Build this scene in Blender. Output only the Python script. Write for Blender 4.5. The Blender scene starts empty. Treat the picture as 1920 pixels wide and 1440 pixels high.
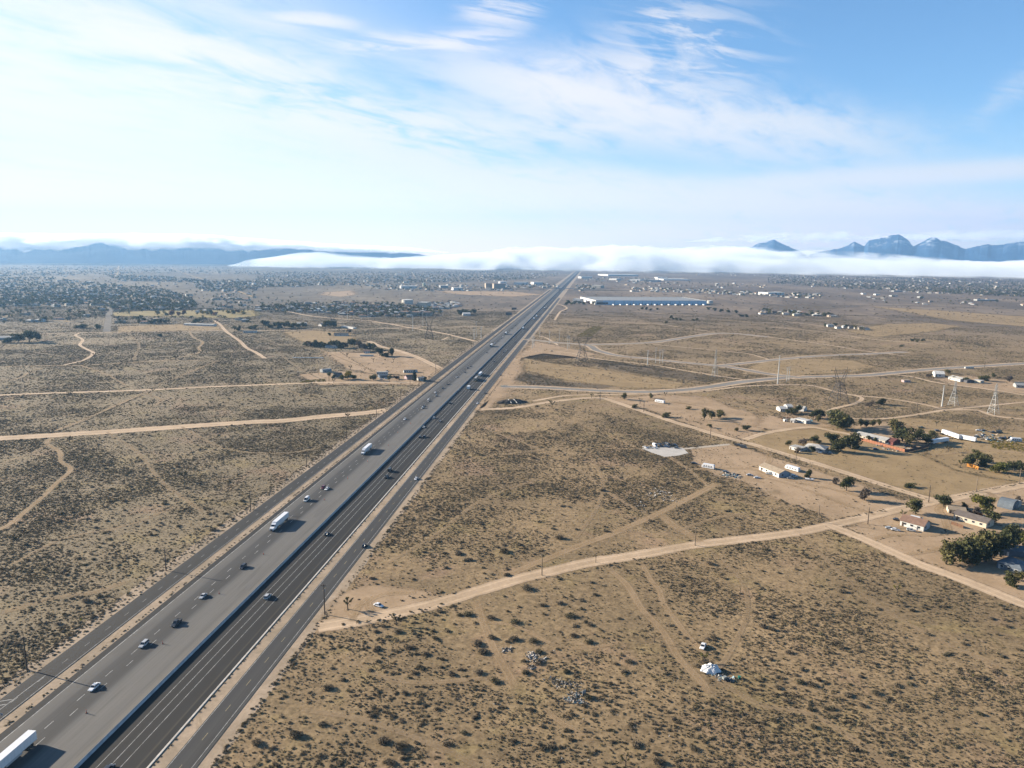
import bpy, bmesh, math, random
import numpy as np
from mathutils import Vector, Matrix, Euler
R = math.radians
random.seed(7); rng = np.random.default_rng(7)
scene = bpy.context.scene
COL = scene.collection

# ------------------------------------------------------------------ camera
FPX = 1333.0; CAMH = 150.0; PITCH = R(10.03); ROLL = R(0.64)
cf = np.array([0, math.cos(PITCH), -math.sin(PITCH)])
cr0 = np.array([1.0, 0, 0]); cu0 = np.cross(cr0, cf)
cr = math.cos(ROLL)*cr0 + math.sin(ROLL)*cu0
cu = math.cos(ROLL)*cu0 - math.sin(ROLL)*cr0
def ray(x, y): return cf + (x-960)/FPX*cr - (y-720)/FPX*cu
def P(x, y):
    """ground point (metres) seen at photo position x, y"""
    d = ray(x, y); t = -CAMH/d[2]
    return Vector((d[0]*t, d[1]*t, 0))
def mpp(x, y):
    """metres per photo pixel at the ground point seen there"""
    q = P(x, y); return (Vector((q.x, q.y, -CAMH)).dot(Vector(cf)))/FPX
def hor(x): return 720 + FPX*((cf[2] + (x-960)/FPX*cr[2])/cu[2])
cam_d = bpy.data.cameras.new('camera'); cam = bpy.data.objects.new('camera', cam_d); COL.objects.link(cam)
cam_d.sensor_width = 36; cam_d.lens = 36*FPX/1920; cam_d.clip_start = 1; cam_d.clip_end = 60000
m = Matrix((Vector(cr), Vector(cu), Vector(-cf))).transposed().to_4x4(); m.translation = (0, 0, CAMH)
cam.matrix_world = m; scene.camera = cam

# ------------------------------------------------------------------ render settings
scene.render.engine = 'CYCLES'
cy = scene.cycles
cy.max_bounces = 10; cy.diffuse_bounces = 2; cy.glossy_bounces = 2; cy.transmission_bounces = 2
cy.transparent_max_bounces = 24; cy.volume_bounces = 6; cy.use_denoising = True
cy.sample_clamp_indirect = 8
scene.view_settings.view_transform = 'Standard'; scene.view_settings.look = 'None'
scene.view_settings.exposure = 0.0; scene.view_settings.gamma = 1

# ------------------------------------------------------------------ node helper
class NT:
    def __init__(s, tree): s.t = tree; s.n = tree.nodes; s.l = tree.links
    def node(s, typ, **kw):
        x = s.n.new(typ)
        for k, v in kw.items():
            if k.startswith('_'): setattr(x, k[1:], v)
        return x
    def put(s, sock, v):
        if isinstance(v, bpy.types.NodeSocket): s.l.new(v, sock)
        elif isinstance(v, (tuple, list)):
            v = tuple(v)
            if len(sock.default_value) == 4 and len(v) == 3: v = v+(1,)
            sock.default_value = v
        else: sock.default_value = v
    def m(s, op, a, b=None, c=None, clamp=False):
        x = s.n.new('ShaderNodeMath'); x.operation = op; x.use_clamp = clamp
        for i, v in enumerate((a, b, c)):
            if v is not None: s.put(x.inputs[i], v)
        return x.outputs[0]
    def vm(s, op, a, b=None, scale=None):
        x = s.n.new('ShaderNodeVectorMath'); x.operation = op
        s.put(x.inputs[0], a)
        if b is not None: s.put(x.inputs[1], b)
        if scale is not None: s.put(x.inputs['Scale'], scale)
        return x.outputs['Value'] if op in ('DOT_PRODUCT', 'LENGTH') else x.outputs[0]
    def sep(s, v):
        x = s.n.new('ShaderNodeSeparateXYZ'); s.put(x.inputs[0], v); return x.outputs
    def comb(s, x_, y_, z_=0.0):
        x = s.n.new('ShaderNodeCombineXYZ')
        for i, v in enumerate((x_, y_, z_)): s.put(x.inputs[i], v)
        return x.outputs[0]
    def noise(s, vec, scale, detail=3, rough=0.55, dist=0.0, dim='3D'):
        x = s.n.new('ShaderNodeTexNoise'); x.noise_dimensions = dim
        if vec is not None: s.put(x.inputs['Vector'], vec)
        s.put(x.inputs['Scale'], scale); x.inputs['Detail'].default_value = detail
        x.inputs['Roughness'].default_value = rough; x.inputs['Distortion'].default_value = dist
        return x.outputs[0]
    def vor(s, vec, scale, out='Distance', rand=1.0):
        x = s.n.new('ShaderNodeTexVoronoi'); s.put(x.inputs['Vector'], vec); s.put(x.inputs['Scale'], scale)
        x.inputs['Randomness'].default_value = rand
        return x.outputs[out]
    def ss(s, v, a, b, lo=0.0, hi=1.0):
        x = s.n.new('ShaderNodeMapRange'); x.interpolation_type = 'SMOOTHSTEP'
        s.put(x.inputs[0], v)
        for i, q in enumerate((a, b, lo, hi)): s.put(x.inputs[1+i], q)
        return x.outputs[0]
    def mix(s, f, a, b):
        x = s.n.new('ShaderNodeMix'); x.data_type = 'RGBA'; s.put(x.inputs[0], f); s.put(x.inputs[6], a); s.put(x.inputs[7], b)
        return x.outputs[2]
    def ramp(s, f, stops, interp='LINEAR'):
        x = s.n.new('ShaderNodeValToRGB'); x.color_ramp.interpolation = interp
        e = x.color_ramp.elements
        while len(e) < len(stops): e.new(0.5)
        for el, (p, c) in zip(e, stops): el.position = p; el.color = tuple(c)+(1,) if len(c) == 3 else c
        s.put(x.inputs[0], f); return x.outputs[0]
    def attr(s, name, out='Fac'):
        x = s.n.new('ShaderNodeAttribute'); x.attribute_name = name; return x.outputs[out]
    def pos(s): return s.n.new('ShaderNodeNewGeometry').outputs['Position']
    def obj(s): return s.n.new('ShaderNodeTexCoord').outputs['Object']
    def rnd(s): return s.n.new('ShaderNodeObjectInfo').outputs['Random']
    def bump(s, h, strength=0.3, dist=0.1):
        x = s.n.new('ShaderNodeBump'); x.inputs['Strength'].default_value = strength; x.inputs['Distance'].default_value = dist
        s.put(x.inputs['Height'], h); return x.outputs[0]

def new_mat(name):
    mt = bpy.data.materials.new(name); mt.use_nodes = True; nt = NT(mt.node_tree); nt.n.clear()
    out = nt.n.new('ShaderNodeOutputMaterial')
    return mt, nt, out
ALB = 0.60       # overall albedo level matched to the exposure
def bsdf(nt, out, color, rough=0.8, metal=0.0, spec=0.5, normal=None, alpha=None, coat=0.0):
    b = nt.n.new('ShaderNodeBsdfPrincipled')
    nt.put(b.inputs['Base Color'], nt.vm('SCALE', tuple(color)[:3] if isinstance(color, tuple) else color, scale=ALB)); nt.put(b.inputs['Roughness'], rough); nt.put(b.inputs['Metallic'], metal)
    b.inputs['Specular IOR Level'].default_value = spec
    if coat: b.inputs['Coat Weight'].default_value = coat
    if normal is not None: nt.put(b.inputs['Normal'], normal)
    if alpha is not None: nt.put(b.inputs['Alpha'], alpha)
    nt.l.new(b.outputs[0], out.inputs['Surface']); return b
_simple = {}
def mat(name, col, rough=0.7, metal=0.0, spec=0.4, var=0.15, scale=1.5, coat=0.0):
    """plain painted / weathered material with a little procedural variation"""
    key = (name, col, rough, metal, var, scale)
    if key in _simple: return _simple[key]
    mt, nt, out = new_mat(name)
    n = nt.noise(nt.obj(), scale, 4, 0.6)
    f = nt.ss(n, 0.3, 0.75, 1-var, 1+var*0.5)
    c = nt.vm('SCALE', tuple(col), scale=f)
    bsdf(nt, out, c, rough, metal, spec, coat=coat)
    _simple[key] = mt; return mt

# ------------------------------------------------------------------ mesh helper
class MB:
    def __init__(s): s.v = []; s.f = []; s.mi = []
    def add(s, vs, fs, mi=0):
        o = len(s.v); s.v += [tuple(v) for v in vs]; s.f += [tuple(i+o for i in f) for f in fs]; s.mi += [mi]*len(fs)
    def box(s, c, d, mi=0, rz=0.0):
        cx, cy_, cz = c; a, b, h = d[0]/2, d[1]/2, d[2]/2; ca, sa = math.cos(rz), math.sin(rz)
        vs = []
        for z in (-h, h):
            for x, y in ((-a, -b), (a, -b), (a, b), (-a, b)): vs.append((cx+x*ca-y*sa, cy_+x*sa+y*ca, cz+z))
        s.add(vs, [(3, 2, 1, 0), (4, 5, 6, 7), (0, 1, 5, 4), (1, 2, 6, 5), (2, 3, 7, 6), (3, 0, 4, 7)], mi)
    def tube(s, p, q, r1, r2=None, n=6, mi=0, cap=True):
        r2 = r1 if r2 is None else r2
        p, q = Vector(p), Vector(q); d = (q-p).normalized()
        a = d.orthogonal().normalized(); b = d.cross(a); vs = []
        for c, rr in ((p, r1), (q, r2)):
            for k in range(n):
                t = 2*math.pi*k/n; vs.append(c+(a*math.cos(t)+b*math.sin(t))*rr)
        fs = [(k, (k+1) % n, n+(k+1) % n, n+k) for k in range(n)]
        if cap: fs += [tuple(range(n-1, -1, -1)), tuple(range(n, 2*n))]
        s.add(vs, fs, mi)
    def loft(s, secs, mi=0):
        """closed rings of equal length"""
        n = len(secs[0]); vs = [v for r in secs for v in r]; fs = []
        for i in range(len(secs)-1):
            for k in range(n): fs.append((i*n+k, i*n+(k+1) % n, (i+1)*n+(k+1) % n, (i+1)*n+k))
        fs += [tuple(range(n-1, -1, -1)), tuple((len(secs)-1)*n+k for k in range(n))]
        s.add(vs, fs, mi)
    def mesh(s, name, mats=(), smooth=False):
        me = bpy.data.meshes.new(name); me.from_pydata(s.v, [], s.f)
        for mt in mats: me.materials.append(mt)
        if s.mi and max(s.mi) > 0: me.polygons.foreach_set('material_index', s.mi)
        bm = bmesh.new(); bm.from_mesh(me); bmesh.ops.recalc_face_normals(bm, faces=bm.faces); bm.to_mesh(me); bm.free()
        if smooth: me.polygons.foreach_set('use_smooth', [True]*len(me.polygons))
        me.update(); return me
    def raw(s, name, mats=()):
        me = bpy.data.meshes.new(name); me.from_pydata(s.v, [], s.f)
        for mt in mats: me.materials.append(mt)
        if s.mi and max(s.mi) > 0: me.polygons.foreach_set('material_index', s.mi)
        me.update(); return me

def link(name, me, parent=None, loc=None, rz=0.0, mats=None):
    o = bpy.data.objects.new(name, me); COL.objects.link(o)
    if parent is not None: o.parent = parent
    if loc is not None: o.location = loc
    o.rotation_euler.z = rz
    if mats:
        for i, mt in enumerate(mats):
            if mt is not None and i < len(o.material_slots): o.material_slots[i].link = 'OBJECT'; o.material_slots[i].material = mt
    return o
def tag(o, label, cat, group=None, kind=None):
    o['label'] = label; o['category'] = cat
    if group: o['group'] = group
    if kind: o['kind'] = kind
    return o
def thing(name, label, cat, loc=(0, 0, 0), rz=0.0, group=None, scale=None):
    o = bpy.data.objects.new(name, None); COL.objects.link(o); o.location = loc; o.rotation_euler.z = rz
    if scale is not None: o.scale = scale
    o.empty_display_size = 0.1
    return tag(o, label, cat, group)
def struct(o, label=None):
    o['kind'] = 'structure'
    if label: o['label'] = label
    return o
# ordinals for labels
ORD = ['first', 'second', 'third', 'fourth', 'fifth', 'sixth', 'seventh', 'eighth', 'ninth', 'tenth', 'eleventh', 'twelfth',
       'thirteenth', 'fourteenth', 'fifteenth', 'sixteenth', 'seventeenth', 'eighteenth', 'nineteenth', 'twentieth']
def ordn(i):
    if i < 20: return ORD[i]
    t = {2: 'twenty', 3: 'thirty', 4: 'forty'}[(i+1)//10]
    return t + ('-'+ORD[(i+1) % 10-1] if (i+1) % 10 else 'ieth')

# road frame: s metres along the freeway from its near end, o metres to the right of the median barrier
RD = Vector((0.106633, 0.994298, 0)); RN = Vector((0.994298, -0.106633, 0)); R0 = Vector((-127.7089, 187.1882, 0))
RANG = math.atan2(-RD.x, RD.y)          # z rotation that turns +Y into the road direction
def road(o, s, z=0.0): return R0 + RN*o + RD*s + Vector((0, 0, z))
def road_os(p): q = p-R0; return q.dot(RN), q.dot(RD)
# ------------------------------------------------------------------ sun and sky
SUN_EL = R(18.8); SUN_AZ = R(-71.0)        # azimuth from +Y towards +X
sd = Vector((math.sin(SUN_AZ)*math.cos(SUN_EL), math.cos(SUN_AZ)*math.cos(SUN_EL), math.sin(SUN_EL)))
sl = bpy.data.lights.new('sun', 'SUN'); sl.energy = 5.0; sl.angle = R(0.5); sl.color = (1.0, 0.87, 0.70)
so = bpy.data.objects.new('sun', sl); COL.objects.link(so); so.location = (-300, 100, 400)
so.rotation_euler = (-sd).to_track_quat('-Z', 'Y').to_euler()
W = bpy.data.worlds.new('World'); scene.world = W; W.use_nodes = True
w = NT(W.node_tree); w.n.clear()
wout = w.n.new('ShaderNodeOutputWorld'); bg = w.n.new('ShaderNodeBackground'); w.l.new(bg.outputs[0], wout.inputs[0])
sky = w.n.new('ShaderNodeTexSky'); sky.sky_type = 'NISHITA'; sky.sun_disc = False
sky.sun_elevation = SUN_EL; sky.sun_rotation = SUN_AZ; sky.altitude = 900; sky.air_density = 1.0; sky.dust_density = 0.3; sky.ozone_density = 3.0
WS = 0.05; bg.inputs['Strength'].default_value = WS
dirv = w.n.new('ShaderNodeTexCoord').outputs['Generated']
dx, dy, dz = w.sep(dirv)
hyp = w.m('SQRT', w.m('ADD', w.m('MULTIPLY', dx, dx), w.m('MULTIPLY', dy, dy)))
az = w.m('ARCTAN2', dx, dy); te = w.m('DIVIDE', dz, w.m('MAXIMUM', hyp, 0.01))
def AT(x, y):
    d = ray(x, y); return math.atan2(d[0], d[1]), d[2]/math.hypot(d[0], d[1])
# warp of the cloud masks and two cirrus textures on a high flat layer
pl = w.comb(w.m('DIVIDE', dx, w.m('ADD', dz, 0.10)), w.m('DIVIDE', dy, w.m('ADD', dz, 0.10)))
px_, py_, _ = w.sep(pl)
def rotxy(a):
    c, s_ = math.cos(a), math.sin(a)
    return (w.m('ADD', w.m('MULTIPLY', px_, c), w.m('MULTIPLY', py_, s_)), w.m('SUBTRACT', w.m('MULTIPLY', py_, c), w.m('MULTIPLY', px_, s_)))
r1 = rotxy(R(50)); r2 = rotxy(R(20))
cA = w.noise(w.comb(w.m('MULTIPLY', r1[0], 0.38), r1[1], 2.3), 1.3, 8, 0.60, 0.35)
cB = w.noise(w.comb(w.m('MULTIPLY', r1[0], 0.8), w.m('MULTIPLY', r1[1], 1.6), 7.7), 3.4, 7, 0.62, 0.5)
cC = w.noise(w.comb(w.m('MULTIPLY', r2[0], 0.5), w.m('MULTIPLY', r2[1], 1.6), 4.1), 6.0, 6, 0.62, 0.8)
wv = w.noise(w.comb(az, w.m('MULTIPLY', te, 2.0), 1.0), 4.0, 5, 0.6)
wv2 = w.noise(w.comb(az, w.m('MULTIPLY', te, 2.0), 9.0), 5.0, 5, 0.6)
azw = w.m('ADD', az, w.m('MULTIPLY', w.m('SUBTRACT', wv, 0.5), 0.12))
tew = w.m('ADD', te, w.m('MULTIPLY', w.m('SUBTRACT', wv2, 0.5), 0.035))
tex = w.m('ADD', w.m('MULTIPLY', cA, 0.55), w.m('MULTIPLY', cB, 0.45))
def band(x0, y0, x1, y1, hw, warp=1.0, pw=1.0):
    """elongated soft cloud mask between two directions of the sky, hw = half width in photo pixels"""
    a0, t0 = AT(x0, y0); a1, t1 = AT(x1, y1)
    ca, ct = (a0+a1)/2, (t0+t1)/2; ux, uy = (a1-a0)/2, (t1-t0)/2; L_ = math.hypot(ux, uy); ux /= L_; uy /= L_
    A_ = azw if warp else az; T_ = tew if warp else te
    da = w.m('SUBTRACT', A_, ca); dt = w.m('SUBTRACT', T_, ct)
    p = w.m('DIVIDE', w.m('ADD', w.m('MULTIPLY', da, ux), w.m('MULTIPLY', dt, uy)), L_)
    q = w.m('DIVIDE', w.m('SUBTRACT', w.m('MULTIPLY', dt, ux), w.m('MULTIPLY', da, uy)), hw/FPX)
    e = w.m('ADD', w.m('POWER', w.m('ABSOLUTE', p), 3.0), w.m('POWER', w.m('ABSOLUTE', q), 2.0))
    return w.m('EXPONENT', w.m('MULTIPLY', e, -pw))
dens = None
def acc(v):
    global dens
    dens = v if dens is None else w.m('ADD', dens, v)
def cirrus(x0, y0, x1, y1, hw, amp, t=tex, lo=0.30, hi=0.62, warp=1):
    acc(w.m('MULTIPLY', w.m('MULTIPLY', band(x0, y0, x1, y1, hw, warp), amp), w.ss(t, lo, hi)))
cirrus(-500, 60, 1000, 520, 100, 1.5, lo=0.32, hi=0.6)         # broad bright band from the upper left
cirrus(300, 90, 1000, 330, 50, 1.3, lo=0.38, hi=0.6)
cirrus(-100, 20, 560, 130, 70, 0.8, lo=0.34, hi=0.62)
cirrus(500, 190, 1050, 250, 30, 0.9, lo=0.34, hi=0.6)
cirrus(860, 130, 1640, 270, 46, 1.3, tex, 0.36, 0.58)        # ragged patch in the middle
cirrus(1010, 200, 1290, 150, 70, 0.75, cB, 0.38, 0.62)
cirrus(640, 330, 1720, 385, 30, 1.3, tex, 0.28, 0.56)
cirrus(700, 305, 1780, 415, 22, 1.2, tex, 0.28, 0.56)
cirrus(1050, 425, 1720, 400, 22, 1.2, tex, 0.28, 0.56)
cirrus(1380, 345, 2100, 302, 13, 1.4, tex, 0.22, 0.52, 0)     # long thin streak at the right
cirrus(1160, 20, 1420, 120, 60, 0.55, cC, 0.45, 0.68)
cirrus(860, 22, 990, 14, 26, 0.7, cC, 0.40, 0.66)
cirrus(640, 88, 920, 70, 16, 0.8, cC, 0.38, 0.62)
cirrus(480, 30, 660, 46, 10, 0.7, cC, 0.32, 0.6)
cirrus(1380, 445, 2300, 412, 24, 1.1, cB, 0.34, 0.6)           # low grey-white clouds above the right mountains
cirrus(1060, 440, 1400, 432, 16, 0.6, cB, 0.32, 0.6)
cirrus(1820, 230, 1980, 90, 16, 0.22, cC, 0.3, 0.7)
# thin veil: strong towards the sun side, fading to clear blue at the upper right
vl = w.ss(w.m('ADD', az, w.m('MULTIPLY', w.m('SUBTRACT', te, 0.2), 0.55)), -0.60, 0.10, 0.66, 0.0)
vl = w.m('MULTIPLY', vl, w.ss(tex, 0.30, 0.60, 0.55, 1.1))
front = w.m('MULTIPLY', w.ss(dy, -0.15, 0.35), w.ss(te, 0.85, 0.45))      # veil kept ahead; cut from the unseen sky overhead and behind to weaken fill
vl = w.m('MULTIPLY', vl, front)
lowv = w.m('MULTIPLY', w.m('MULTIPLY', w.ss(te, 0.0, 0.20, 0.93, 0.0), w.ss(az, -0.15, 0.55, 1.0, 0.36)), w.ss(dy, -0.3, 0.3, 0.3, 1.0))
keep = w.m('MULTIPLY', w.m('SUBTRACT', 1.0, vl), w.m('SUBTRACT', 1.0, lowv))
keep = w.m('MULTIPLY', keep, w.m('EXPONENT', w.m('MULTIPLY', dens, -2.1)))
cover = w.m('SUBTRACT', 1.0, keep, clamp=True)
sunside = w.m('ADD', w.m('MULTIPLY', dx, sd.x), w.m('MULTIPLY', dy, sd.y))
cb = w.m('MULTIPLY', w.ss(sunside, -0.55, 0.75, 4.5, 4.8), w.ss(te, 0.0, 0.14, 1.30, 1.0))
ccol = w.vm('SCALE', w.mix(w.ss(sunside, -0.5, 0.6), (0.97, 0.985, 1.0), (1.08, 1.0, 0.97)), scale=cb)
hsv = w.n.new('ShaderNodeHueSaturation'); w.put(hsv.inputs['Color'], sky.outputs[0])
hsv.inputs['Hue'].default_value = 0.5; hsv.inputs['Saturation'].default_value = 1.12; hsv.inputs['Value'].default_value = 1.0
ccol = w.vm('MULTIPLY', ccol, w.mix(w.ss(te, 0.0, 0.13), (1.40, 1.07, 0.96), (1.0, 1.0, 1.0)))      # whiter, denser air low down
fin = w.mix(cover, hsv.outputs[0], ccol)
w.l.new(fin, bg.inputs['Color'])
scene.view_settings.exposure = 2.05
# ------------------------------------------------------------------ raster of where scrub may grow (1 m cells)
GX0, GX1, GY0, GY1 = -1500, 1700, 120, 2100
mask = np.ones((GY1-GY0, GX1-GX0), np.float32)
def paint_seg(a, b, hw, val):
    x0, x1 = sorted((a[0], b[0])); y0, y1 = sorted((a[1], b[1]))
    i0, i1 = int(max(0, x0-hw-GX0-1)), int(min(GX1-GX0, x1+hw-GX0+2)); j0, j1 = int(max(0, y0-hw-GY0-1)), int(min(GY1-GY0, y1+hw-GY0+2))
    if i1 <= i0 or j1 <= j0: return
    X, Y = np.meshgrid(np.arange(i0, i1)+GX0+0.5, np.arange(j0, j1)+GY0+0.5)
    dx_, dy_ = b[0]-a[0], b[1]-a[1]; L2 = dx_*dx_+dy_*dy_+1e-9
    t = np.clip(((X-a[0])*dx_+(Y-a[1])*dy_)/L2, 0, 1)
    d = np.hypot(X-a[0]-t*dx_, Y-a[1]-t*dy_)
    sub = mask[j0:j1, i0:i1]; sub[d < hw] = np.minimum(sub[d < hw], val) if val < 1 else val
def paint_poly(pts, val):
    xs = [p[0] for p in pts]; ys = [p[1] for p in pts]
    i0, i1 = int(max(0, min(xs)-GX0)), int(min(GX1-GX0, max(xs)-GX0+1)); j0, j1 = int(max(0, min(ys)-GY0)), int(min(GY1-GY0, max(ys)-GY0+1))
    if i1 <= i0 or j1 <= j0: return
    X, Y = np.meshgrid(np.arange(i0, i1)+GX0+0.5, np.arange(j0, j1)+GY0+0.5)
    ins = np.zeros(X.shape, bool); n = len(pts)
    for k in range(n):
        xa, ya = pts[k][0], pts[k][1]; xb, yb = pts[(k+1) % n][0], pts[(k+1) % n][1]
        if ya == yb: continue
        c = ((ya > Y) != (yb > Y)) & (X < (xb-xa)*(Y-ya)/(yb-ya)+xa); ins ^= c
    sub = mask[j0:j1, i0:i1]
    sub[ins] = val if val > 1 else np.minimum(sub[ins], val)

# ------------------------------------------------------------------ ground
def ground_material():
    mt, nt, out = new_mat('desert_ground')
    p = nt.pos(); x, y, z = nt.sep(p); p2 = nt.comb(x, y, 0.0)
    big = nt.noise(p2, 0.0016, 5, 0.6); mid = nt.noise(p2, 0.012, 5, 0.62, 0.6); sm = nt.noise(p2, 0.11, 5, 0.65); fine = nt.noise(p2, 0.8, 4, 0.7)
    tone = nt.m('ADD', nt.m('MULTIPLY', big, 0.45), nt.m('MULTIPLY', mid, 0.55))
    near = nt.ramp(nt.ss(tone, 0.33, 0.68), [(0.0, (0.255, 0.186, 0.106)), (0.35, (0.318, 0.230, 0.130)), (0.7, (0.385, 0.276, 0.156)), (1.0, (0.45, 0.322, 0.188))])
    # the ground west of the freeway is greyer and more olive
    off = nt.m('SUBTRACT', nt.m('MULTIPLY', nt.m('ADD', x, 127.7), 0.994), nt.m('MULTIPLY', nt.m('SUBTRACT', y, 187.2), 0.1066))
    west = nt.m('MULTIPLY', nt.ss(off, 10.0, -60.0), 0.75)
    wcol = nt.ramp(nt.ss(tone, 0.33, 0.68), [(0.0, (0.24, 0.20, 0.135)), (0.5, (0.30, 0.245, 0.16)), (1.0, (0.37, 0.295, 0.195))])
    col = nt.mix(west, near, wcol)
    # patches: dry straw grass and pinkish bare soil
    straw = nt.ss(nt.noise(p2, 0.035, 4, 0.6, 0.8), 0.52, 0.68)
    col = nt.mix(nt.m('MULTIPLY', straw, 0.45), col, (0.37, 0.285, 0.125))
    pink = nt.ss(nt.noise(nt.comb(x, y, 40.0), 0.02, 4, 0.6, 0.5), 0.56, 0.7)
    col = nt.mix(nt.m('MULTIPLY', pink, 0.5), col, (0.43, 0.285, 0.19))
    # low tufts seen as speckle
    tuft = nt.m('MULTIPLY', nt.ss(nt.vor(p2, 0.75), 0.50, 0.15), nt.ss(sm, 0.32, 0.55))
    col = nt.mix(nt.m('MULTIPLY', tuft, 0.6), col, (0.16, 0.12, 0.066))
    gr = nt.noise(nt.comb(x, y, 60.0), 0.38, 5, 0.72, 0.3)
    col = nt.vm('SCALE', col, scale=nt.m('MULTIPLY', nt.ss(fine, 0.25, 0.8, 0.82, 1.12), nt.ss(gr, 0.3, 0.68, 0.62, 1.22)))
    # beyond the modelled shrubs the scrub cover is part of the ground colour
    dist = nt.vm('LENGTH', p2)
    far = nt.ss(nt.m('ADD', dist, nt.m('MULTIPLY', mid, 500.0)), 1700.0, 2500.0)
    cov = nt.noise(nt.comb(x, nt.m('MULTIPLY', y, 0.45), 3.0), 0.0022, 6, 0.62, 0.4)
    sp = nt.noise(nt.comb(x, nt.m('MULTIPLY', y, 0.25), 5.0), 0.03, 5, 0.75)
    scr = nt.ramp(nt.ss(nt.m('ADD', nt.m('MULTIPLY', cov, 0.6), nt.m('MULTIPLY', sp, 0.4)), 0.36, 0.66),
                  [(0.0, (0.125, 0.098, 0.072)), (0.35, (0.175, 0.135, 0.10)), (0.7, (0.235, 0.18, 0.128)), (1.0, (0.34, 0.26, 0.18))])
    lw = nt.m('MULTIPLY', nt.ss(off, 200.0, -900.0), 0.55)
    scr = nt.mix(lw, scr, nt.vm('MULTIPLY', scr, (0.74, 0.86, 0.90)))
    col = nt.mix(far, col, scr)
    h = nt.m('ADD', nt.m('MULTIPLY', fine, 0.25), sm)
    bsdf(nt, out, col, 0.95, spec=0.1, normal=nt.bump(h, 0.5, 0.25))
    return mt
GROUND = ground_material()
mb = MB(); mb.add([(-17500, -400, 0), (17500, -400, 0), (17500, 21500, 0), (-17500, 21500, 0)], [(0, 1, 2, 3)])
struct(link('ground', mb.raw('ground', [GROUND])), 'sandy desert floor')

def dirt_material(name, c0, c1, edge_lo=0.10, edge_hi=0.55, rut=0.0, opac=1.0, weeds=0.5):
    """bare soil sheet; the vertex attribute edge runs from 0 at the rim to 1 inside, cross from -1 to 1 over a track"""
    mt, nt, out = new_mat(name)
    p = nt.pos(); x, y, z = nt.sep(p); p2 = nt.comb(x, y, 0.0)
    n1 = nt.noise(p2, 0.06, 5, 0.62, 0.5); n2 = nt.noise(p2, 0.7, 4, 0.65); n3 = nt.noise(nt.comb(x, y, 9.0), 0.22, 4, 0.7); n4 = nt.noise(nt.comb(x, y, 19.0), 0.03, 5, 0.65)
    col = nt.mix(nt.ss(nt.m('ADD', nt.m('MULTIPLY', n1, 0.55), nt.m('MULTIPLY', n4, 0.45)), 0.36, 0.64), nt.vm('SCALE', c0, scale=0.92), c1)
    weed = nt.ss(nt.noise(nt.comb(x, y, 33.0), 0.09, 6, 0.72, 0.5), 0.54, 0.70)
    col = nt.mix(nt.m('MULTIPLY', weed, weeds), col, (0.22, 0.165, 0.095))
    col = nt.vm('SCALE', col, scale=nt.ss(n2, 0.2, 0.8, 0.86, 1.1))
    if rut:
        cx = nt.m('ABSOLUTE', nt.attr('cross'))
        r_ = nt.ss(nt.m('ABSOLUTE', nt.m('SUBTRACT', cx, 0.42)), 0.16, 0.04)
        col = nt.vm('SCALE', col, scale=nt.m('ADD', 1.0, nt.m('MULTIPLY', r_, rut)))
    e = nt.m('ADD', nt.attr('edge'), nt.m('MULTIPLY', nt.m('SUBTRACT', nt.m('ADD', nt.m('MULTIPLY', n3, 0.5), nt.m('MULTIPLY', n4, 0.5)), 0.5), 1.5))
    a = nt.m('MULTIPLY', nt.ss(e, edge_lo, edge_hi), opac)
    bsdf(nt, out, col, 0.95, spec=0.1, alpha=a, normal=nt.bump(nt.m('ADD', n2, n1), 0.4, 0.2))
    return mt
DIRT = dirt_material('pale_dirt', (0.50, 0.37, 0.24), (0.62, 0.465, 0.315), rut=0.20, weeds=0.15)
TRACK = dirt_material('tan_track', (0.46, 0.325, 0.185), (0.55, 0.395, 0.24), 0.2, 0.9, rut=0.12, opac=0.62)
YARD = dirt_material('bare_yard', (0.47, 0.335, 0.205), (0.58, 0.42, 0.27), 0.1, 0.9, opac=0.85)
FIELD = dirt_material('straw_field', (0.40, 0.285, 0.15), (0.47, 0.34, 0.185), 0.1, 0.9, opac=0.85)
SCRUBDARK = dirt_material('dark_scrub_soil', (0.20, 0.16, 0.115), (0.27, 0.21, 0.15), 0.15, 1.0, opac=0.6)

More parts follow.
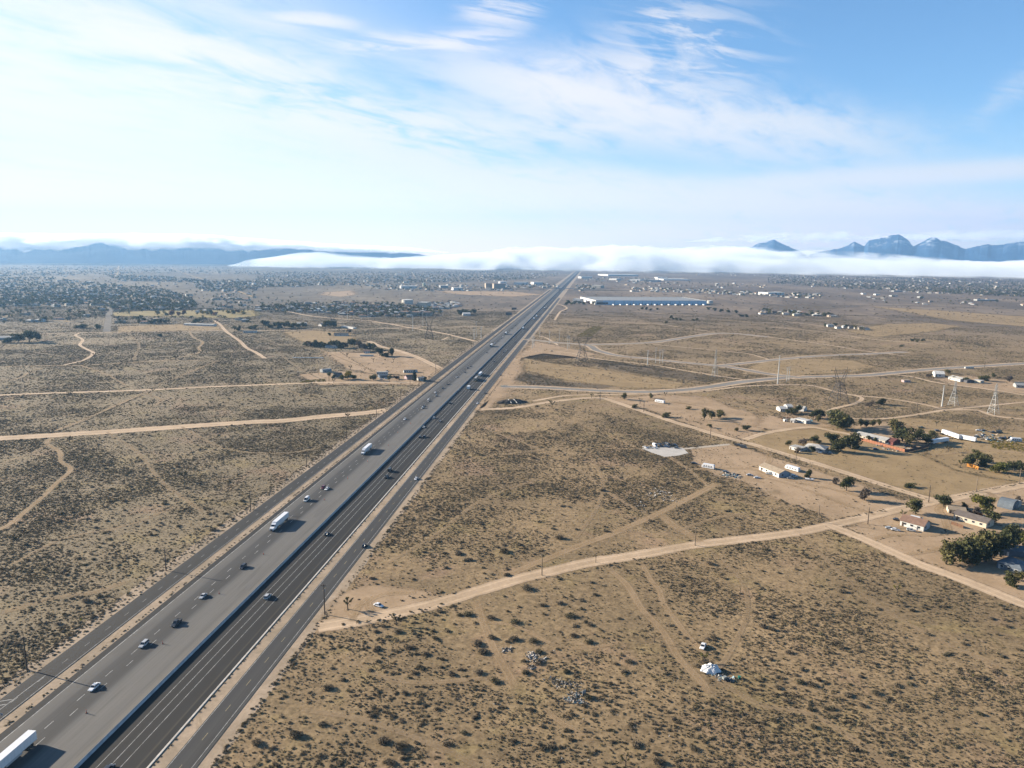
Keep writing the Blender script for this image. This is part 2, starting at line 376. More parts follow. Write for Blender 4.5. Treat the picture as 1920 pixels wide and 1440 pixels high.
def smooth(pts, step):
    """Catmull-Rom through ground points, resampled"""
    pts = [Vector(p) for p in pts]
    if len(pts) == 2: ext = [pts[0]*2-pts[1]]+pts+[pts[1]*2-pts[0]]
    else: ext = [pts[0]*2-pts[1]]+pts+[pts[-1]*2-pts[-2]]
    out = []
    for i in range(1, len(ext)-2):
        a, b, c, d = ext[i-1:i+3]; n = max(1, int((c-b).length/step))
        for k in range(n):
            t = k/n
            out.append(0.5*((2*b)+(c-a)*t+(2*a-5*b+4*c-d)*t*t+(3*b-a-3*c+d)*t**3))
    out.append(pts[-1]); return out
def set_attr(me, name, vals):
    a = me.attributes.new(name, 'FLOAT', 'POINT'); a.data.foreach_set('value', np.asarray(vals, np.float32))
_zc = [0, 0]
def ribbon(name, pix, width, mt, z=0.06, keep=0.0, label=None, clear=1.0, world=False):
    z = 0.065+0.0006*_zc[0]; _zc[0] += 1
    pts = [Vector(p) if world else P(*p) for p in pix]
    L = sum((pts[i+1]-pts[i]).length for i in range(len(pts)-1))
    c = smooth(pts, max(4.0, L/160))
    cross = (-1, -0.72, -0.42, 0, 0.42, 0.72, 1); ed = (0, 0.5, 0.95, 1, 0.95, 0.5, 0)
    vs, fs, e, cx = [], [], [], []
    for i, p in enumerate(c):
        d = (c[min(i+1, len(c)-1)]-c[max(i-1, 0)]); d.z = 0; d.normalize(); n = Vector((d.y, -d.x, 0))
        for q, k in zip(cross, ed):
            vs.append((p+n*q*width*0.62)[:2]+(z,)); e.append(k*(0.55 if i in (0, len(c)-1) else 1)); cx.append(q)
    m_ = len(cross)
    for i in range(len(c)-1):
        for k in range(m_-1): fs.append((i*m_+k, i*m_+k+1, (i+1)*m_+k+1, (i+1)*m_+k))
    me = bpy.data.meshes.new(name); me.from_pydata(vs, [], fs); me.materials.append(mt)
    set_attr(me, 'edge', e); set_attr(me, 'cross', cx)
    for a, b in zip(c[:-1], c[1:]): paint_seg(a, b, width*0.5*clear+0.3, keep)
    return struct(link(name, me), label)
def patch(name, pix, mt, z=0.04, rim=8.0, keep=0.06, label=None, world=False):
    z = 0.02+0.001*_zc[1]; _zc[1] += 1
    pts = [Vector(p) if world else P(*p) for p in pix]
    n = len(pts); rim = max(rim, 0.02*pts[0].length)
    area = sum(pts[i].x*pts[(i+1) % n].y-pts[(i+1) % n].x*pts[i].y for i in range(n))
    if area < 0: pts.reverse()
    # resample the outline finely so the rim can waver
    o = []
    for i in range(n):
        a, b = pts[i], pts[(i+1) % n]; k = max(1, int((b-a).length/max(rim, 4)))
        o += [a+(b-a)*(j/k) for j in range(k)]
    n = len(o); inner, outer = [], []
    for i in range(n):
        d = o[(i+1) % n]-o[i-1]; d.normalize(); nn = Vector((d.y, -d.x, 0))
        inner.append(o[i]-nn*rim*0.35); outer.append(o[i]+nn*rim*0.65)
    bm = bmesh.new(); iv = [bm.verts.new((p.x, p.y, z)) for p in inner]; ov = [bm.verts.new((p.x, p.y, z)) for p in outer]
    f0 = bm.faces.new(iv); bmesh.ops.triangulate(bm, faces=[f0])
    for i in range(n): bm.faces.new((iv[i], ov[i], ov[(i+1) % n], iv[(i+1) % n]))
    me = bpy.data.meshes.new(name); bm.to_mesh(me); bm.free(); me.materials.append(mt)
    set_attr(me, 'edge', [1.0]*n+[0.0]*n); set_attr(me, 'cross', [0.0]*(2*n))
    paint_poly(pts, keep)
    return struct(link(name, me), label)

# ---- denser / sparser scrub areas of the raster
def px(pts): return [P(*p) for p in pts]
# ---- bare areas
patch('bare_soil', [(1005, 640), (1060, 652), (1120, 664), (1090, 672), (1020, 664), (988, 672), (975, 700), (962, 722), (940, 745), (905, 772), (893, 762), (915, 730), (955, 680)], YARD, 0.035, 10, label='worn sandy strip beside the right frontage road')
patch('bare_soil', [(985, 672), (1040, 682), (1110, 690), (1190, 703), (1280, 718), (1270, 728), (1180, 727), (1060, 712), (985, 694)], FIELD, 0.03, 14, 0.15, label='light tan open field')
patch('bare_soil', [(1440, 676), (1520, 672), (1600, 676), (1640, 688), (1600, 698), (1500, 703), (1390, 702), (1400, 690)], FIELD, 0.03, 14, 0.15)
patch('bare_yard', [(1130, 742), (1175, 746), (1240, 740), (1330, 745), (1370, 765), (1410, 775), (1440, 800), (1395, 825), (1340, 812), (1270, 788), (1200, 763), (1150, 752)], YARD, 0.04, 12, 0.05)
patch('bare_yard', [(1295, 842), (1365, 833), (1410, 845), (1450, 858), (1520, 880), (1600, 906), (1690, 938), (1730, 942), (1700, 955), (1625, 968), (1560, 975), (1530, 960), (1470, 940), (1400, 905), (1340, 890), (1300, 868)], YARD, 0.045, 10, 0.07, label='bare dirt yard around the blue-walled house')
patch('straw_field', [(1395, 826), (1440, 812), (1520, 803), (1580, 812), (1605, 820), (1690, 846), (1740, 858), (1790, 882), (1850, 896), (1905, 903), (1870, 915), (1790, 930), (1745, 932), (1690, 916), (1600, 888), (1500, 860), (1430, 838)], FIELD, 0.042, 8, 0.04, label='mown straw-coloured field behind the grey house')
patch('bare_yard', [(1590, 990), (1640, 968), (1720, 952), (1800, 932), (1920, 910), (2060, 890), (2100, 960), (2100, 1180), (1930, 1130), (1840, 1092), (1760, 1062), (1680, 1035)], YARD, 0.044, 10, 0.05, label='bare dirt yard around the white house with the brown roof')
patch('bare_yard', [(1740, 835), (1760, 812), (1830, 806), (1960, 812), (2060, 830), (2060, 900), (1920, 905), (1850, 893), (1790, 880), (1745, 857)], FIELD, 0.043, 10, 0.2)
patch('bare_yard', [(1600, 800), (1640, 790), (1720, 788), (1760, 800), (1740, 835), (1690, 845), (1610, 820)], YARD, 0.041, 8, 0.1)
patch('bare_yard', [(1660, 790), (1700, 782), (1780, 790), (1840, 800), (1830, 812), (1760, 812), (1700, 800)], FIELD, 0.03, 8, 0.1)
patch('bare_yard', [(1440, 778), (1480, 790), (1530, 790), (1560, 800), (1510, 803), (1450, 806), (1420, 800)], YARD, 0.032, 8, 0.1)
patch('bare_yard', [(1750, 710), (1790, 722), (1880, 735), (1960, 742), (1960, 720), (1880, 712), (1810, 704)], YARD, 0.032, 8, 0.1)
patch('bare_yard', [(610, 660), (700, 660), (745, 655), (790, 672), (835, 693), (808, 706), (740, 702), (690, 700), (650, 690)], YARD, 0.035, 10, 0.03, label='bare pinkish field behind the left houses')
patch('bare_yard', [(560, 702), (640, 696), (700, 702), (800, 706), (815, 712), (790, 722), (700, 720), (600, 722)], YARD, 0.036, 8, 0.05)
patch('straw_field', [(532, 622), (600, 620), (655, 625), (668, 638), (640, 643), (572, 642), (548, 632)], FIELD, 0.035, 10, 0.03)
patch('bare_yard', [(598, 1182), (625, 1135), (645, 1112), (690, 1097), (760, 1104), (830, 1118), (790, 1140), (720, 1158), (660, 1176)], YARD, 0.045, 8, 0.06, label='sandy turnout with the parked white car')
patch('bare_yard', [(222, 612), (330, 608), (420, 610), (418, 618), (300, 621), (220, 622)], FIELD, 0.035, 10, 0.1)
patch('straw_field', [(212, 586), (300, 582), (470, 582), (480, 592), (440, 596), (290, 593), (215, 592)], dirt_material('park_grass', (0.30, 0.235, 0.09), (0.36, 0.28, 0.12)), 0.04, 10, 0.0, label='yellowed park lawn')
patch('scrub_patch', [(985, 700), (1060, 716), (1150, 724), (1130, 728), (1010, 722), (965, 712)], SCRUBDARK, 0.036, 12, 2.2)
patch('scrub_patch', [(1115, 672), (1185, 684), (1280, 697), (1350, 708), (1330, 716), (1230, 706), (1130, 690)], SCRUBDARK, 0.036, 12, 2.2)
patch('bare_yard', [(1640, 575), (1700, 585), (1780, 600), (1920, 612), (2050, 615), (2050, 600), (1900, 592), (1760, 582)], FIELD, 0.5, 30, 0.2)
patch('bare_yard', [(610, 548), (655, 545), (665, 552), (640, 556), (605, 553)], YARD, 0.6, 20, 0.1)
patch('bare_yard', [(820, 545), (960, 547), (1015, 552), (960, 556), (860, 552)], YARD, 0.6, 20, 0.1)
patch('wash', [(1590, 620), (1660, 608), (1750, 606), (1800, 612), (1740, 622), (1640, 632)], FIELD, 0.3, 30, 0.3)

# ---- dirt roads and trails (photo positions of their centre lines)
ribbon('dirt_road', [(596, 1176), (650, 1167), (700, 1158), (800, 1136), (900, 1107), (960, 1089), (1010, 1077), (1100, 1056), (1200, 1040), (1300, 1022), (1400, 1010), (1500, 997), (1560, 984), (1620, 970), (1700, 951), (1780, 935), (1850, 922), (1935, 906)], 9.5, DIRT, 0.08, label='pale dirt road leaving the right frontage road')
ribbon('dirt_road', [(1555, 985), (1613, 1008), (1680, 1038), (1730, 1060), (1780, 1078), (1847, 1104), (1930, 1138)], 8.5, DIRT, 0.085, label='pale dirt road running to the right edge')
ribbon('trail', [(950, 1080), (1000, 1058), (1090, 1022), (1150, 1000), (1223, 968), (1260, 950), (1300, 930), (1342, 908)], 5.5, TRACK, 0.075)
ribbon('trail', [(1240, 966), (1262, 984), (1285, 998), (1315, 1017)], 6.5, TRACK, 0.07)
ribbon('trail', [(1244, 850), (1290, 880), (1320, 905), (1335, 915)], 4, TRACK, 0.07, 0.2)
ribbon('trail', [(893, 1126), (903, 1160), (913, 1187), (924, 1214), (940, 1243), (958, 1272), (968, 1292)], 4.5, TRACK, 0.07)
ribbon('trail', [(1143, 1068), (1173, 1094), (1190, 1120), (1207, 1147), (1240, 1180), (1260, 1213), (1277, 1240), (1310, 1272), (1330, 1300)], 4.2, TRACK, 0.07)
ribbon('trail', [(1203, 1056), (1222, 1090), (1237, 1106), (1242, 1128), (1270, 1167), (1300, 1205), (1330, 1230)], 3.4, TRACK, 0.068, 0.2)
ribbon('trail', [(905, 1168), (960, 1172), (1007, 1193), (1035, 1208), (1070, 1216), (1160, 1207)], 2.6, TRACK, 0.066, 0.3)
ribbon('trail', [(1020, 1330), (1045, 1350), (1080, 1372), (1110, 1390)], 3.0, TRACK, 0.066, 0.3)
ribbon('dirt_road', [(896, 768), (960, 765), (1010, 757), (1060, 750), (1122, 746), (1160, 756), (1210, 773), (1260, 790), (1310, 805), (1360, 820), (1410, 833), (1440, 842), (1490, 857), (1540, 872), (1590, 888), (1640, 904), (1690, 920), (1752, 938)], 8.5, DIRT, 0.08, label='dirt road past the slab of wrecked cars')
ribbon('dirt_road', [(1396, 824), (1440, 811), (1515, 801), (1560, 808), (1602, 816)], 6.5, DIRT, 0.078)
ribbon('dirt_road', [(1000, 752), (1060, 742), (1130, 740), (1230, 738), (1320, 733), (1400, 724), (1510, 722), (1565, 734), (1600, 741), (1665, 747), (1740, 760), (1772, 768), (1830, 769), (1866, 780), (1930, 787)], 5.5, DIRT, 0.076)
ribbon('dirt_road', [(1600, 740), (1616, 747), (1602, 757), (1565, 766), (1545, 778), (1602, 785), (1657, 785), (1715, 778), (1772, 769), (1840, 762), (1930, 753)], 5, DIRT, 0.074)
ribbon('dirt_road', [(1630, 700), (1700, 705), (1760, 718), (1840, 728), (1930, 742)], 6, DIRT, 0.09)
ribbon('trail', [(1292, 735), (1340, 748), (1400, 762), (1440, 775)], 5, TRACK, 0.07)
ribbon('trail', [(1000, 768), (1060, 786), (1130, 812), (1190, 838), (1215, 850)], 2.6, TRACK, 0.066, 0.35)
ribbon('driveway', [(1280, 842), (1320, 838), (1368, 833)], 4.5, dirt_material('pale_gravel', (0.50, 0.43, 0.34), (0.56, 0.49, 0.40)), 0.09)
ribbon('trail', [(1030, 657), (1070, 662), (1115, 672), (1185, 680), (1235, 686), (1285, 695), (1360, 707), (1392, 711)], 5.5, DIRT, 0.08)
ribbon('trail', [(1222, 645), (1310, 654), (1385, 661), (1410, 665), (1445, 675)], 4.5, DIRT, 0.1)
ribbon('trail', [(1175, 605), (1235, 608), (1285, 615), (1340, 623)], 5, DIRT, 0.16)
ribbon('trail', [(990, 629), (1020, 632), (1046, 647)], 5, DIRT, 0.1)
ribbon('trail', [(1385, 626), (1440, 632), (1540, 645), (1615, 657), (1700, 668)], 6, DIRT, 0.14)
ribbon('trail', [(1440, 613), (1540, 622), (1620, 634), (1680, 640), (1740, 645)], 6, DIRT, 0.18)
ribbon('trail', [(1440, 600), (1500, 606), (1545, 612)], 6, DIRT, 0.22)
ribbon('trail', [(1190, 584), (1240, 588), (1300, 592)], 7, DIRT, 0.25)
ribbon('trail', [(1010, 560), (1060, 575), (1050, 585), (1040, 600)], 6, DIRT, 0.3)
for yy, xa, xb in ((600, 1330, 1410), (592, 1450, 1500)): ribbon('trail', [(xa, yy), ((xa+xb)/2, yy+1), (xb, yy+4)], 14, FIELD, 0.2)
# west of the freeway
ribbon('dirt_road', [(-40, 743), (0, 741), (100, 737), (200, 734), (300, 730), (400, 725), (480, 722), (555, 719), (612, 717), (705, 717), (775, 717)], 8.5, DIRT, 0.08, label='pale dirt road past the left houses')
ribbon('dirt_road', [(-40, 825), (0, 822), (100, 816), (200, 810), (300, 803), (400, 796), (480, 791), (530, 789), (605, 781), (655, 777), (705, 772), (728, 768)], 17, DIRT, 0.08, label='wide pale dirt road left of the freeway')
ribbon('trail', [(95, 822), (88, 832), (112, 847), (114, 865), (130, 875), (130, 885), (105, 907), (82, 930), (50, 957), (20, 982), (-20, 1002)], 3.6, TRACK, 0.07)
ribbon('trail', [(-20, 688), (75, 686), (150, 685), (225, 681), (300, 677), (375, 676)], 6, TRACK, 0.08, 0.1)
ribbon('trail', [(120, 684), (140, 680), (160, 674), (175, 662), (163, 655), (150, 647), (155, 637), (142, 629), (150, 624)], 5, DIRT, 0.09)
ribbon('trail', [(355, 621), (362, 632), (380, 642), (372, 652), (375, 660), (350, 667), (300, 677)], 4.5, TRACK, 0.09)
ribbon('dirt_road', [(402, 601), (412, 608), (425, 622), (450, 640), (462, 652), (480, 661), (497, 672)], 6.5, DIRT, 0.1)
ribbon('dirt_road', [(78, 625), (150, 624), (225, 623), (350, 621), (424, 619)], 7, DIRT, 0.1)
ribbon('road', [(200, 622), (203, 600), (207, 572)], 14, dirt_material('grey_track', (0.25, 0.225, 0.19), (0.30, 0.265, 0.225), opac=0.8), 0.14, label='straight grey road into the left town')
ribbon('trail', [(217, 519), (220, 508), (223, 498)], 26, FIELD, 0.6)
ribbon('trail', [(-10, 714), (32, 710), (57, 697), (80, 690)], 4, TRACK, 0.08)
ribbon('trail', [(103, 808), (150, 790), (200, 768), (270, 737)], 4, TRACK, 0.07, 0.2)
ribbon('trail', [(285, 726), (345, 702), (412, 675)], 3.5, TRACK, 0.08, 0.3)
ribbon('trail', [(150, 685), (200, 702), (235, 722)], 3.5, TRACK, 0.08, 0.2)
ribbon('trail', [(270, 738), (295, 745), (302, 752), (290, 760)], 3, TRACK, 0.07, 0.3)
ribbon('dirt_road', [(470, 620), (605, 619), (662, 617), (730, 616), (790, 614)], 7, DIRT, 0.1)
ribbon('dirt_road', [(692, 601), (755, 612), (830, 625), (892, 640)], 8, DIRT, 0.12)
ribbon('dirt_road', [(630, 605), (687, 604), (792, 612), (860, 613), (935, 611)], 7, DIRT, 0.13)
ribbon('dirt_road', [(480, 572), (530, 582), (580, 592), (640, 598), (692, 601)], 9, DIRT, 0.18)
ribbon('dirt_road', [(692, 640), (715, 650), (745, 657), (782, 670), (832, 694)], 11, DIRT, 0.1, label='wide dirt track joining the left frontage road')
ribbon('trail', [(600, 655), (640, 672), (690, 692), (720, 710)], 3.5, TRACK, 0.08, 0.1)
ribbon('trail', [(790, 636), (825, 638), (840, 632)], 4, DIRT, 0.1)
for a in ([(0, 596), (25, 590)], [(100, 600), (135, 603)], [(320, 502), (345, 512), (400, 530)], [(85, 512), (95, 508)], [(445, 545), (478, 558)], [(0, 530), (100, 522), (180, 525)]):
    ribbon('trail', a, 16, FIELD, 0.4)

# tyre tracks crossing the bare yards
for a, wd in (([(1420, 893), (1470, 905), (1530, 925), (1580, 945), (1640, 965)], 4), ([(1400, 878), (1440, 868), (1440, 852), (1425, 842)], 5), ([(1490, 905), (1550, 915), (1610, 930), (1680, 945)], 4), ([(1300, 880), (1360, 878), (1420, 882), (1450, 895)], 4.5),
              ([(1640, 1010), (1680, 1003), (1740, 1004), (1800, 1000), (1860, 1005)], 4), ([(1700, 1040), (1760, 1030), (1800, 1010), (1850, 1000)], 4), ([(1780, 936), (1760, 955), (1770, 970), (1780, 1000)], 5), ([(1850, 922), (1880, 940), (1920, 960)], 4.5),
              ([(1180, 752), (1230, 752), (1290, 758), (1340, 770), (1390, 800)], 4), ([(1150, 746), (1200, 741), (1260, 742)], 4), ([(700, 1150), (690, 1130), (720, 1115), (780, 1112)], 4), ([(660, 1165), (670, 1140), (690, 1120)], 4), ([(1660, 795), (1720, 800), (1770, 806), (1850, 806)], 5), ([(1740, 855), (1790, 850), (1850, 845), (1920, 850)], 4)):
    ribbon('trail', a, wd, TRACK, 0, 0.05)
FAINT = dirt_material('faint_track', (0.42, 0.305, 0.18), (0.50, 0.365, 0.225), 0.25, 1.0, rut=0.15, opac=0.45, weeds=0.5)
for a, wd in (([(0, 870), (60, 850), (95, 828)], 3), ([(200, 810), (260, 850), (300, 900), (380, 960)], 3), ([(340, 800), (420, 840), (520, 850), (600, 840)], 3), ([(20, 1060), (120, 1010), (240, 985), (330, 950)], 3), ([(0, 1150), (110, 1120), (180, 1110), (240, 1090)], 5),
              ([(480, 700), (560, 740), (640, 750), (700, 745)], 3.5), ([(520, 660), (560, 690), (610, 715)], 3.5), ([(60, 660), (140, 668), (260, 655), (350, 640)], 4), ([(240, 625), (260, 645), (250, 676)], 4), ([(480, 640), (560, 650), (600, 655)], 4),
              ([(900, 800), (980, 830), (1070, 870), (1150, 930), (1215, 965)], 3), ([(880, 860), (960, 850), (1060, 840), (1180, 842)], 3), ([(720, 1060), (820, 1000), (900, 940), (1000, 900)], 3), ([(1110, 860), (1130, 900), (1120, 950), (1080, 1010)], 3), ([(1260, 1000), (1330, 975), (1420, 960), (1500, 965)], 3),
              ([(1330, 1030), (1390, 1090), (1400, 1150), (1370, 1220), (1340, 1262)], 3), ([(1500, 1000), (1560, 1060), (1640, 1130), (1760, 1200), (1900, 1260)], 3), ([(1340, 1270), (1420, 1320), (1520, 1340), (1620, 1400), (1660, 1440)], 3.5), ([(640, 1230), (720, 1270), (800, 1280), (930, 1270)], 3), ([(560, 1330), (680, 1350), (820, 1400), (900, 1440)], 3),
              ([(1020, 690), (1100, 700), (1200, 715), (1290, 722)], 4), ([(1400, 660), (1500, 650), (1620, 655), (1750, 668)], 5), ([(1350, 760), (1420, 748), (1500, 745)], 4), ([(1120, 600), (1200, 595), (1330, 606)], 6), ([(1640, 730), (1700, 735), (1760, 748)], 4)):
    ribbon('trail', a, wd, FAINT, 0, 0.25)
paint_poly(px([(1203, 841), (1222, 849), (1246, 857), (1270, 855), (1291, 850), (1280, 836), (1240, 833), (1205, 835)]), 0.0)
# ------------------------------------------------------------------ freeway and frontage roads
SL0, SL1 = -130.0, 9500.0
def lane_material(name, stops, lo, hi, streak=0.22, lanes=(), seam=0.0, pitch=4.6, lev=1.0):
    mt, nt, out = new_mat(name)
    o = nt.obj(); x, y, z = nt.sep(o)
    wob = nt.m('MULTIPLY', nt.m('SUBTRACT', nt.noise(nt.comb(x, nt.m('MULTIPLY', y, 0.05), 0.0), 0.5, 3), 0.5), 0.5)
    f = nt.m('DIVIDE', nt.m('SUBTRACT', nt.m('ADD', x, wob), lo), hi-lo)
    col = nt.ramp(f, [((p-lo)/(hi-lo), c) for p, c in stops])
    s1 = nt.noise(nt.comb(nt.m('MULTIPLY', x, 1.5), nt.m('MULTIPLY', y, 0.010), 1.0), 1.0, 5, 0.65)
    s2 = nt.noise(nt.comb(nt.m('MULTIPLY', x, 0.5), nt.m('MULTIPLY', y, 0.05), 4.0), 1.0, 4, 0.6)
    s3 = nt.noise(nt.comb(x, y, 0.0), 2.5, 3, 0.7)
    k = nt.m('ADD', nt.m('MULTIPLY', nt.m('SUBTRACT', s1, 0.5), streak*2), nt.m('MULTIPLY', nt.m('SUBTRACT', s2, 0.5), streak*1.1))
    k = nt.m('ADD', k, nt.m('MULTIPLY', nt.m('SUBTRACT', s3, 0.5), 0.16))
    for c in lanes:          # oil line and wheel paths of each lane
        d = nt.m('ABSOLUTE', nt.m('SUBTRACT', x, c))
        k = nt.m('SUBTRACT', k, nt.m('MULTIPLY', nt.ss(d, 0.75, 0.1), 0.10))
        k = nt.m('SUBTRACT', k, nt.m('MULTIPLY', nt.ss(nt.m('ABSOLUTE', nt.m('SUBTRACT', d, 0.95)), 0.5, 0.1), 0.09))
    crk = nt.noise(nt.comb(nt.m('MULTIPLY', x, 0.25), nt.m('MULTIPLY', y, 0.02), 11.0), 1.0, 2, 0.5)
    k = nt.m('SUBTRACT', k, nt.m('MULTIPLY', nt.ss(crk, 0.60, 0.63), 0.12))
    if seam:
        fr = nt.m('ABSOLUTE', nt.m('SUBTRACT', nt.m('FRACT', nt.m('DIVIDE', y, pitch)), 0.5))
        k = nt.m('SUBTRACT', k, nt.m('MULTIPLY', nt.ss(fr, 0.49, 0.5), seam))
    col = nt.vm('SCALE', col, scale=nt.m('MULTIPLY', nt.m('ADD', 1.0, k), lev))
    bsdf(nt, out, col, 0.85, spec=0.25, normal=nt.bump(s3, 0.25, 0.02))
    return mt
# measured pavement levels
def strip(name, o0, o1, z, mt, s0=SL0, s1=SL1, thick=0.0, label=None, n=24):
    """flat sheet along the road, local x across, y along"""
    vs, fs = [], []
    ys = [s0+(s1-s0)*(i/n)**2.2 for i in range(n+1)]
    for s in ys: vs += [(o0, s, z), (o1, s, z)]
    for i in range(n): fs.append((2*i, 2*i+1, 2*i+3, 2*i+2))
    me = bpy.data.meshes.new(name); me.from_pydata(vs, [], fs); me.materials.append(mt)
    ob = link(name, me, loc=R0, rz=RANG); return struct(ob, label)
SOIL_VERGE = dirt_material('verge_soil', (0.36, 0.285, 0.20), (0.50, 0.39, 0.28), -0.9, -0.6)
for o0, o1 in ((-56.0, -31.0), (20.0, 40.5)):
    ob = strip('verge', o0, o1, 0.012, SOIL_VERGE, label='sandy verge beside the freeway')
paint_seg(road(-7, -200), road(-7, 4000), 45.5, 0.0); paint_seg(road(20, -200), road(20, 4000), 17.5, 0.0)
G = lambda v, t=(1, 0.985, 0.955): (v*t[0], v*t[1], v*t[2])
dk = (1.0, 1.02, 1.06)
SBM = lane_material('southbound_asphalt', [(-31.3, G(.20, (1, .95, .86))), (-28.0, G(.175, (1, .96, .89))), (-26.2, G(.15, (1, .97, .92))), (-25.6, G(.105)), (-23, G(.088)), (-18.6, G(.074)), (-16.8, G(.086)), (-15.4, G(.155)), (-13.5, G(.215, (1, .955, .88))), (-6.5, G(.225, (1, .95, .87))), (-4.5, G(.19, (1, .955, .89))), (-2.2, G(.235, (1, .94, .84))), (0.0, G(.25, (1, .91, .78)))],
                    -31.4, 0.1, 0.30, (-24.1, -20.6, -17.2), 0.12, lev=0.68)
NBM = lane_material('northbound_asphalt', [(0.6, G(.048, dk)), (2.6, G(.062, (1, 1.0, 1.0))), (5.8, G(.066)), (7.6, G(.055)), (9.4, G(.066)), (12.8, G(.058)), (14.5, G(.052)), (15.6, G(.05)), (17.2, G(.050)), (17.8, G(.20, (1, .86, .64))), (18.3, G(.034, dk)), (20.5, G(.030, dk))],
                    0.5, 20.6, 0.30, (4.1, 7.6, 11.1, 14.4), lev=0.28)
DKM = lane_material('fresh_shoulder_asphalt', [(-34.2, G(.045, dk)), (-33.4, G(.036, dk)), (-31.2, G(.036, dk))], -34.3, -31.1, 0.18, lev=0.38)
strip('freeway', -31.2, 0.05, 0.14, SBM, label='southbound freeway carriageway')
strip('freeway', 0.55, 20.6, 0.14, NBM, label='northbound freeway carriageway')
strip('shoulder', -34.2, -31.2, 0.13, DKM, label='dark outer shoulder of the southbound lanes')
FLM = lane_material('frontage_asphalt', [(-49, G(.15, (1, .96, .9))), (-48, G(.105)), (-44, G(.092)), (-43.5, G(.085)), (-40.2, G(.08)), (-39.5, G(.10))], -49, -39.4, 0.2, (-45.7, -41.7), lev=0.30)
FRM = lane_material('frontage_asphalt', [(26.0, G(.095)), (28.0, G(.085, dk)), (30.1, G(.095)), (33, G(.082)), (34.4, G(.10)), (35.2, G(.16, (1, .92, .8)))], 26, 35.3, 0.2, (28.2, 32.0), lev=0.56)
strip('frontage_road', -48.6, -39.5, 0.122, FLM, s1=3300, label='left frontage road')
strip('frontage_road', 26.1, 35.0, 0.122, FRM, s1=2600, label='right frontage road')
# painted lines
LW = mat('white_road_paint', (0.55, 0.55, 0.53), 0.7, var=0.5, scale=0.5); LY = mat('faded_yellow_paint', (0.42, 0.34, 0.16), 0.7, var=0.3, scale=0.6)
def lines(name, rows, z, mt, label):
    mb = MB()
    for o, wd, s0, s1, dash, pitch, ph in rows:
        if not dash:
            n = 16; ys = [s0+(s1-s0)*(i/n)**2 for i in range(n+1)]
            for a, b in zip(ys[:-1], ys[1:]): mb.add([(o-wd/2, a, z), (o+wd/2, a, z), (o+wd/2, b, z), (o-wd/2, b, z)], [(0, 1, 2, 3)])
        else:
            s = s0+ph
            while s < s1:
                mb.add([(o-wd/2, s, z), (o+wd/2, s, z), (o+wd/2, s+dash, z), (o-wd/2, s+dash, z)], [(0, 1, 2, 3)]); s += pitch
    struct(link(name, mb.raw(name, [mt]), loc=R0, rz=RANG), label)
lines('lane_marking', [(-31.1, .24, SL0, 5000, 0, 0, 0), (-22.35, .2, -60, 1700, 3.9, 14.6, 2.0), (-19.1, .2, -60, 1700, 3.9, 14.6, 9.0),
      (5.9, .15, SL0, 3500, 0, 0, 0), (9.4, .15, SL0, 3500, 0, 0, 0), (12.8, .15, SL0, 3500, 0, 0, 0)], 0.148, LW, 'white freeway lane lines')
lines('lane_marking', [(-39.95, .16, SL0, 3000, 0, 0, 0), (-43.7, .14, SL0, 2500, 3.0, 12.0, 0), (26.5, .15, SL0, 2500, 0, 0, 0), (33.75, .15, SL0, 2500, 0, 0, 0)], 0.130, LW, 'white frontage road lines')
lines('lane_marking', [(30.2, .16, SL0, 1500, 3.6, 14.6, 0)], 0.130, LY, 'dashed yellow centre line')
mb = MB()      # striped gore at the lower left corner of the photo
for s in range(0, 5):
    p0 = (-47.9, 14+s*3.0); p1 = (-44.6, 17.0+s*3.0-1.2*s*0.3)
    mb.add([(p0[0], p0[1], .131), (p1[0], p1[1], .131), (p1[0], p1[1]+.3, .131), (p0[0], p0[1]+.3, .131)], [(0, 1, 2, 3)])
mb.add([(-44.6, 0, .131), (-44.4, 0, .131), (-43.9, 42, .131), (-44.1, 42, .131)], [(0, 1, 2, 3)])
struct(link('gore_marking', mb.raw('gore_marking', [LW]), loc=R0, rz=RANG), 'hatched gore marking at the end of the left frontage road')
# median barrier: a continuous tapered concrete wall with a rail on top
CONC = mat('barrier_concrete', (0.60, 0.61, 0.62), 0.8, var=0.25, scale=0.4)
STEEL = mat('galvanised_steel', (0.42, 0.45, 0.48), 0.45, 0.6, var=0.2, scale=0.5)
def prof_strip(name, prof, s0, s1, mt, parent=None, n=30):
    vs, fs = [], []; k = len(prof); ys = [s0+(s1-s0)*(i/n)**2 for i in range(n+1)]
    for s in ys: vs += [(a, s, z) for a, z in prof]
    for i in range(n):
        for j in range(k-1): fs.append((i*k+j, i*k+j+1, (i+1)*k+j+1, (i+1)*k+j))
    fs += [tuple(range(k)), tuple(n*k+j for j in range(k-1, -1, -1))]
    me = bpy.data.meshes.new(name); me.from_pydata(vs, [], fs); me.materials.append(mt)
    bm = bmesh.new(); bm.from_mesh(me); bmesh.ops.recalc_face_normals(bm, faces=bm.faces); bm.to_mesh(me); bm.free()
    return link(name, me, parent)
t = thing('median_barrier', 'long grey concrete barrier wall dividing the two freeway carriageways', 'barrier', R0, RANG)
prof_strip('barrier_wall', [(-.05, .10), (-.05, .22), (.14, .45), (.20, 1.12), (.40, 1.12), (.46, .45), (.65, .22), (.65, .10)], SL0, 6000, CONC, t)
prof_strip('glare_rail', [(.24, 1.123), (.24, 1.32), (.36, 1.32), (.36, 1.123)], SL0, 6000, STEEL, t)
t = thing('concrete_curb', 'pale concrete kerb along the right edge of the northbound lanes', 'curb', R0, RANG)
prof_strip('curb_body', [(20.5, .08), (20.55, .24), (21.2, .24), (21.25, .08)], SL0, 5000, mat('pale_concrete', (0.62, 0.58, 0.51), 0.8, var=0.25, scale=0.4), t)
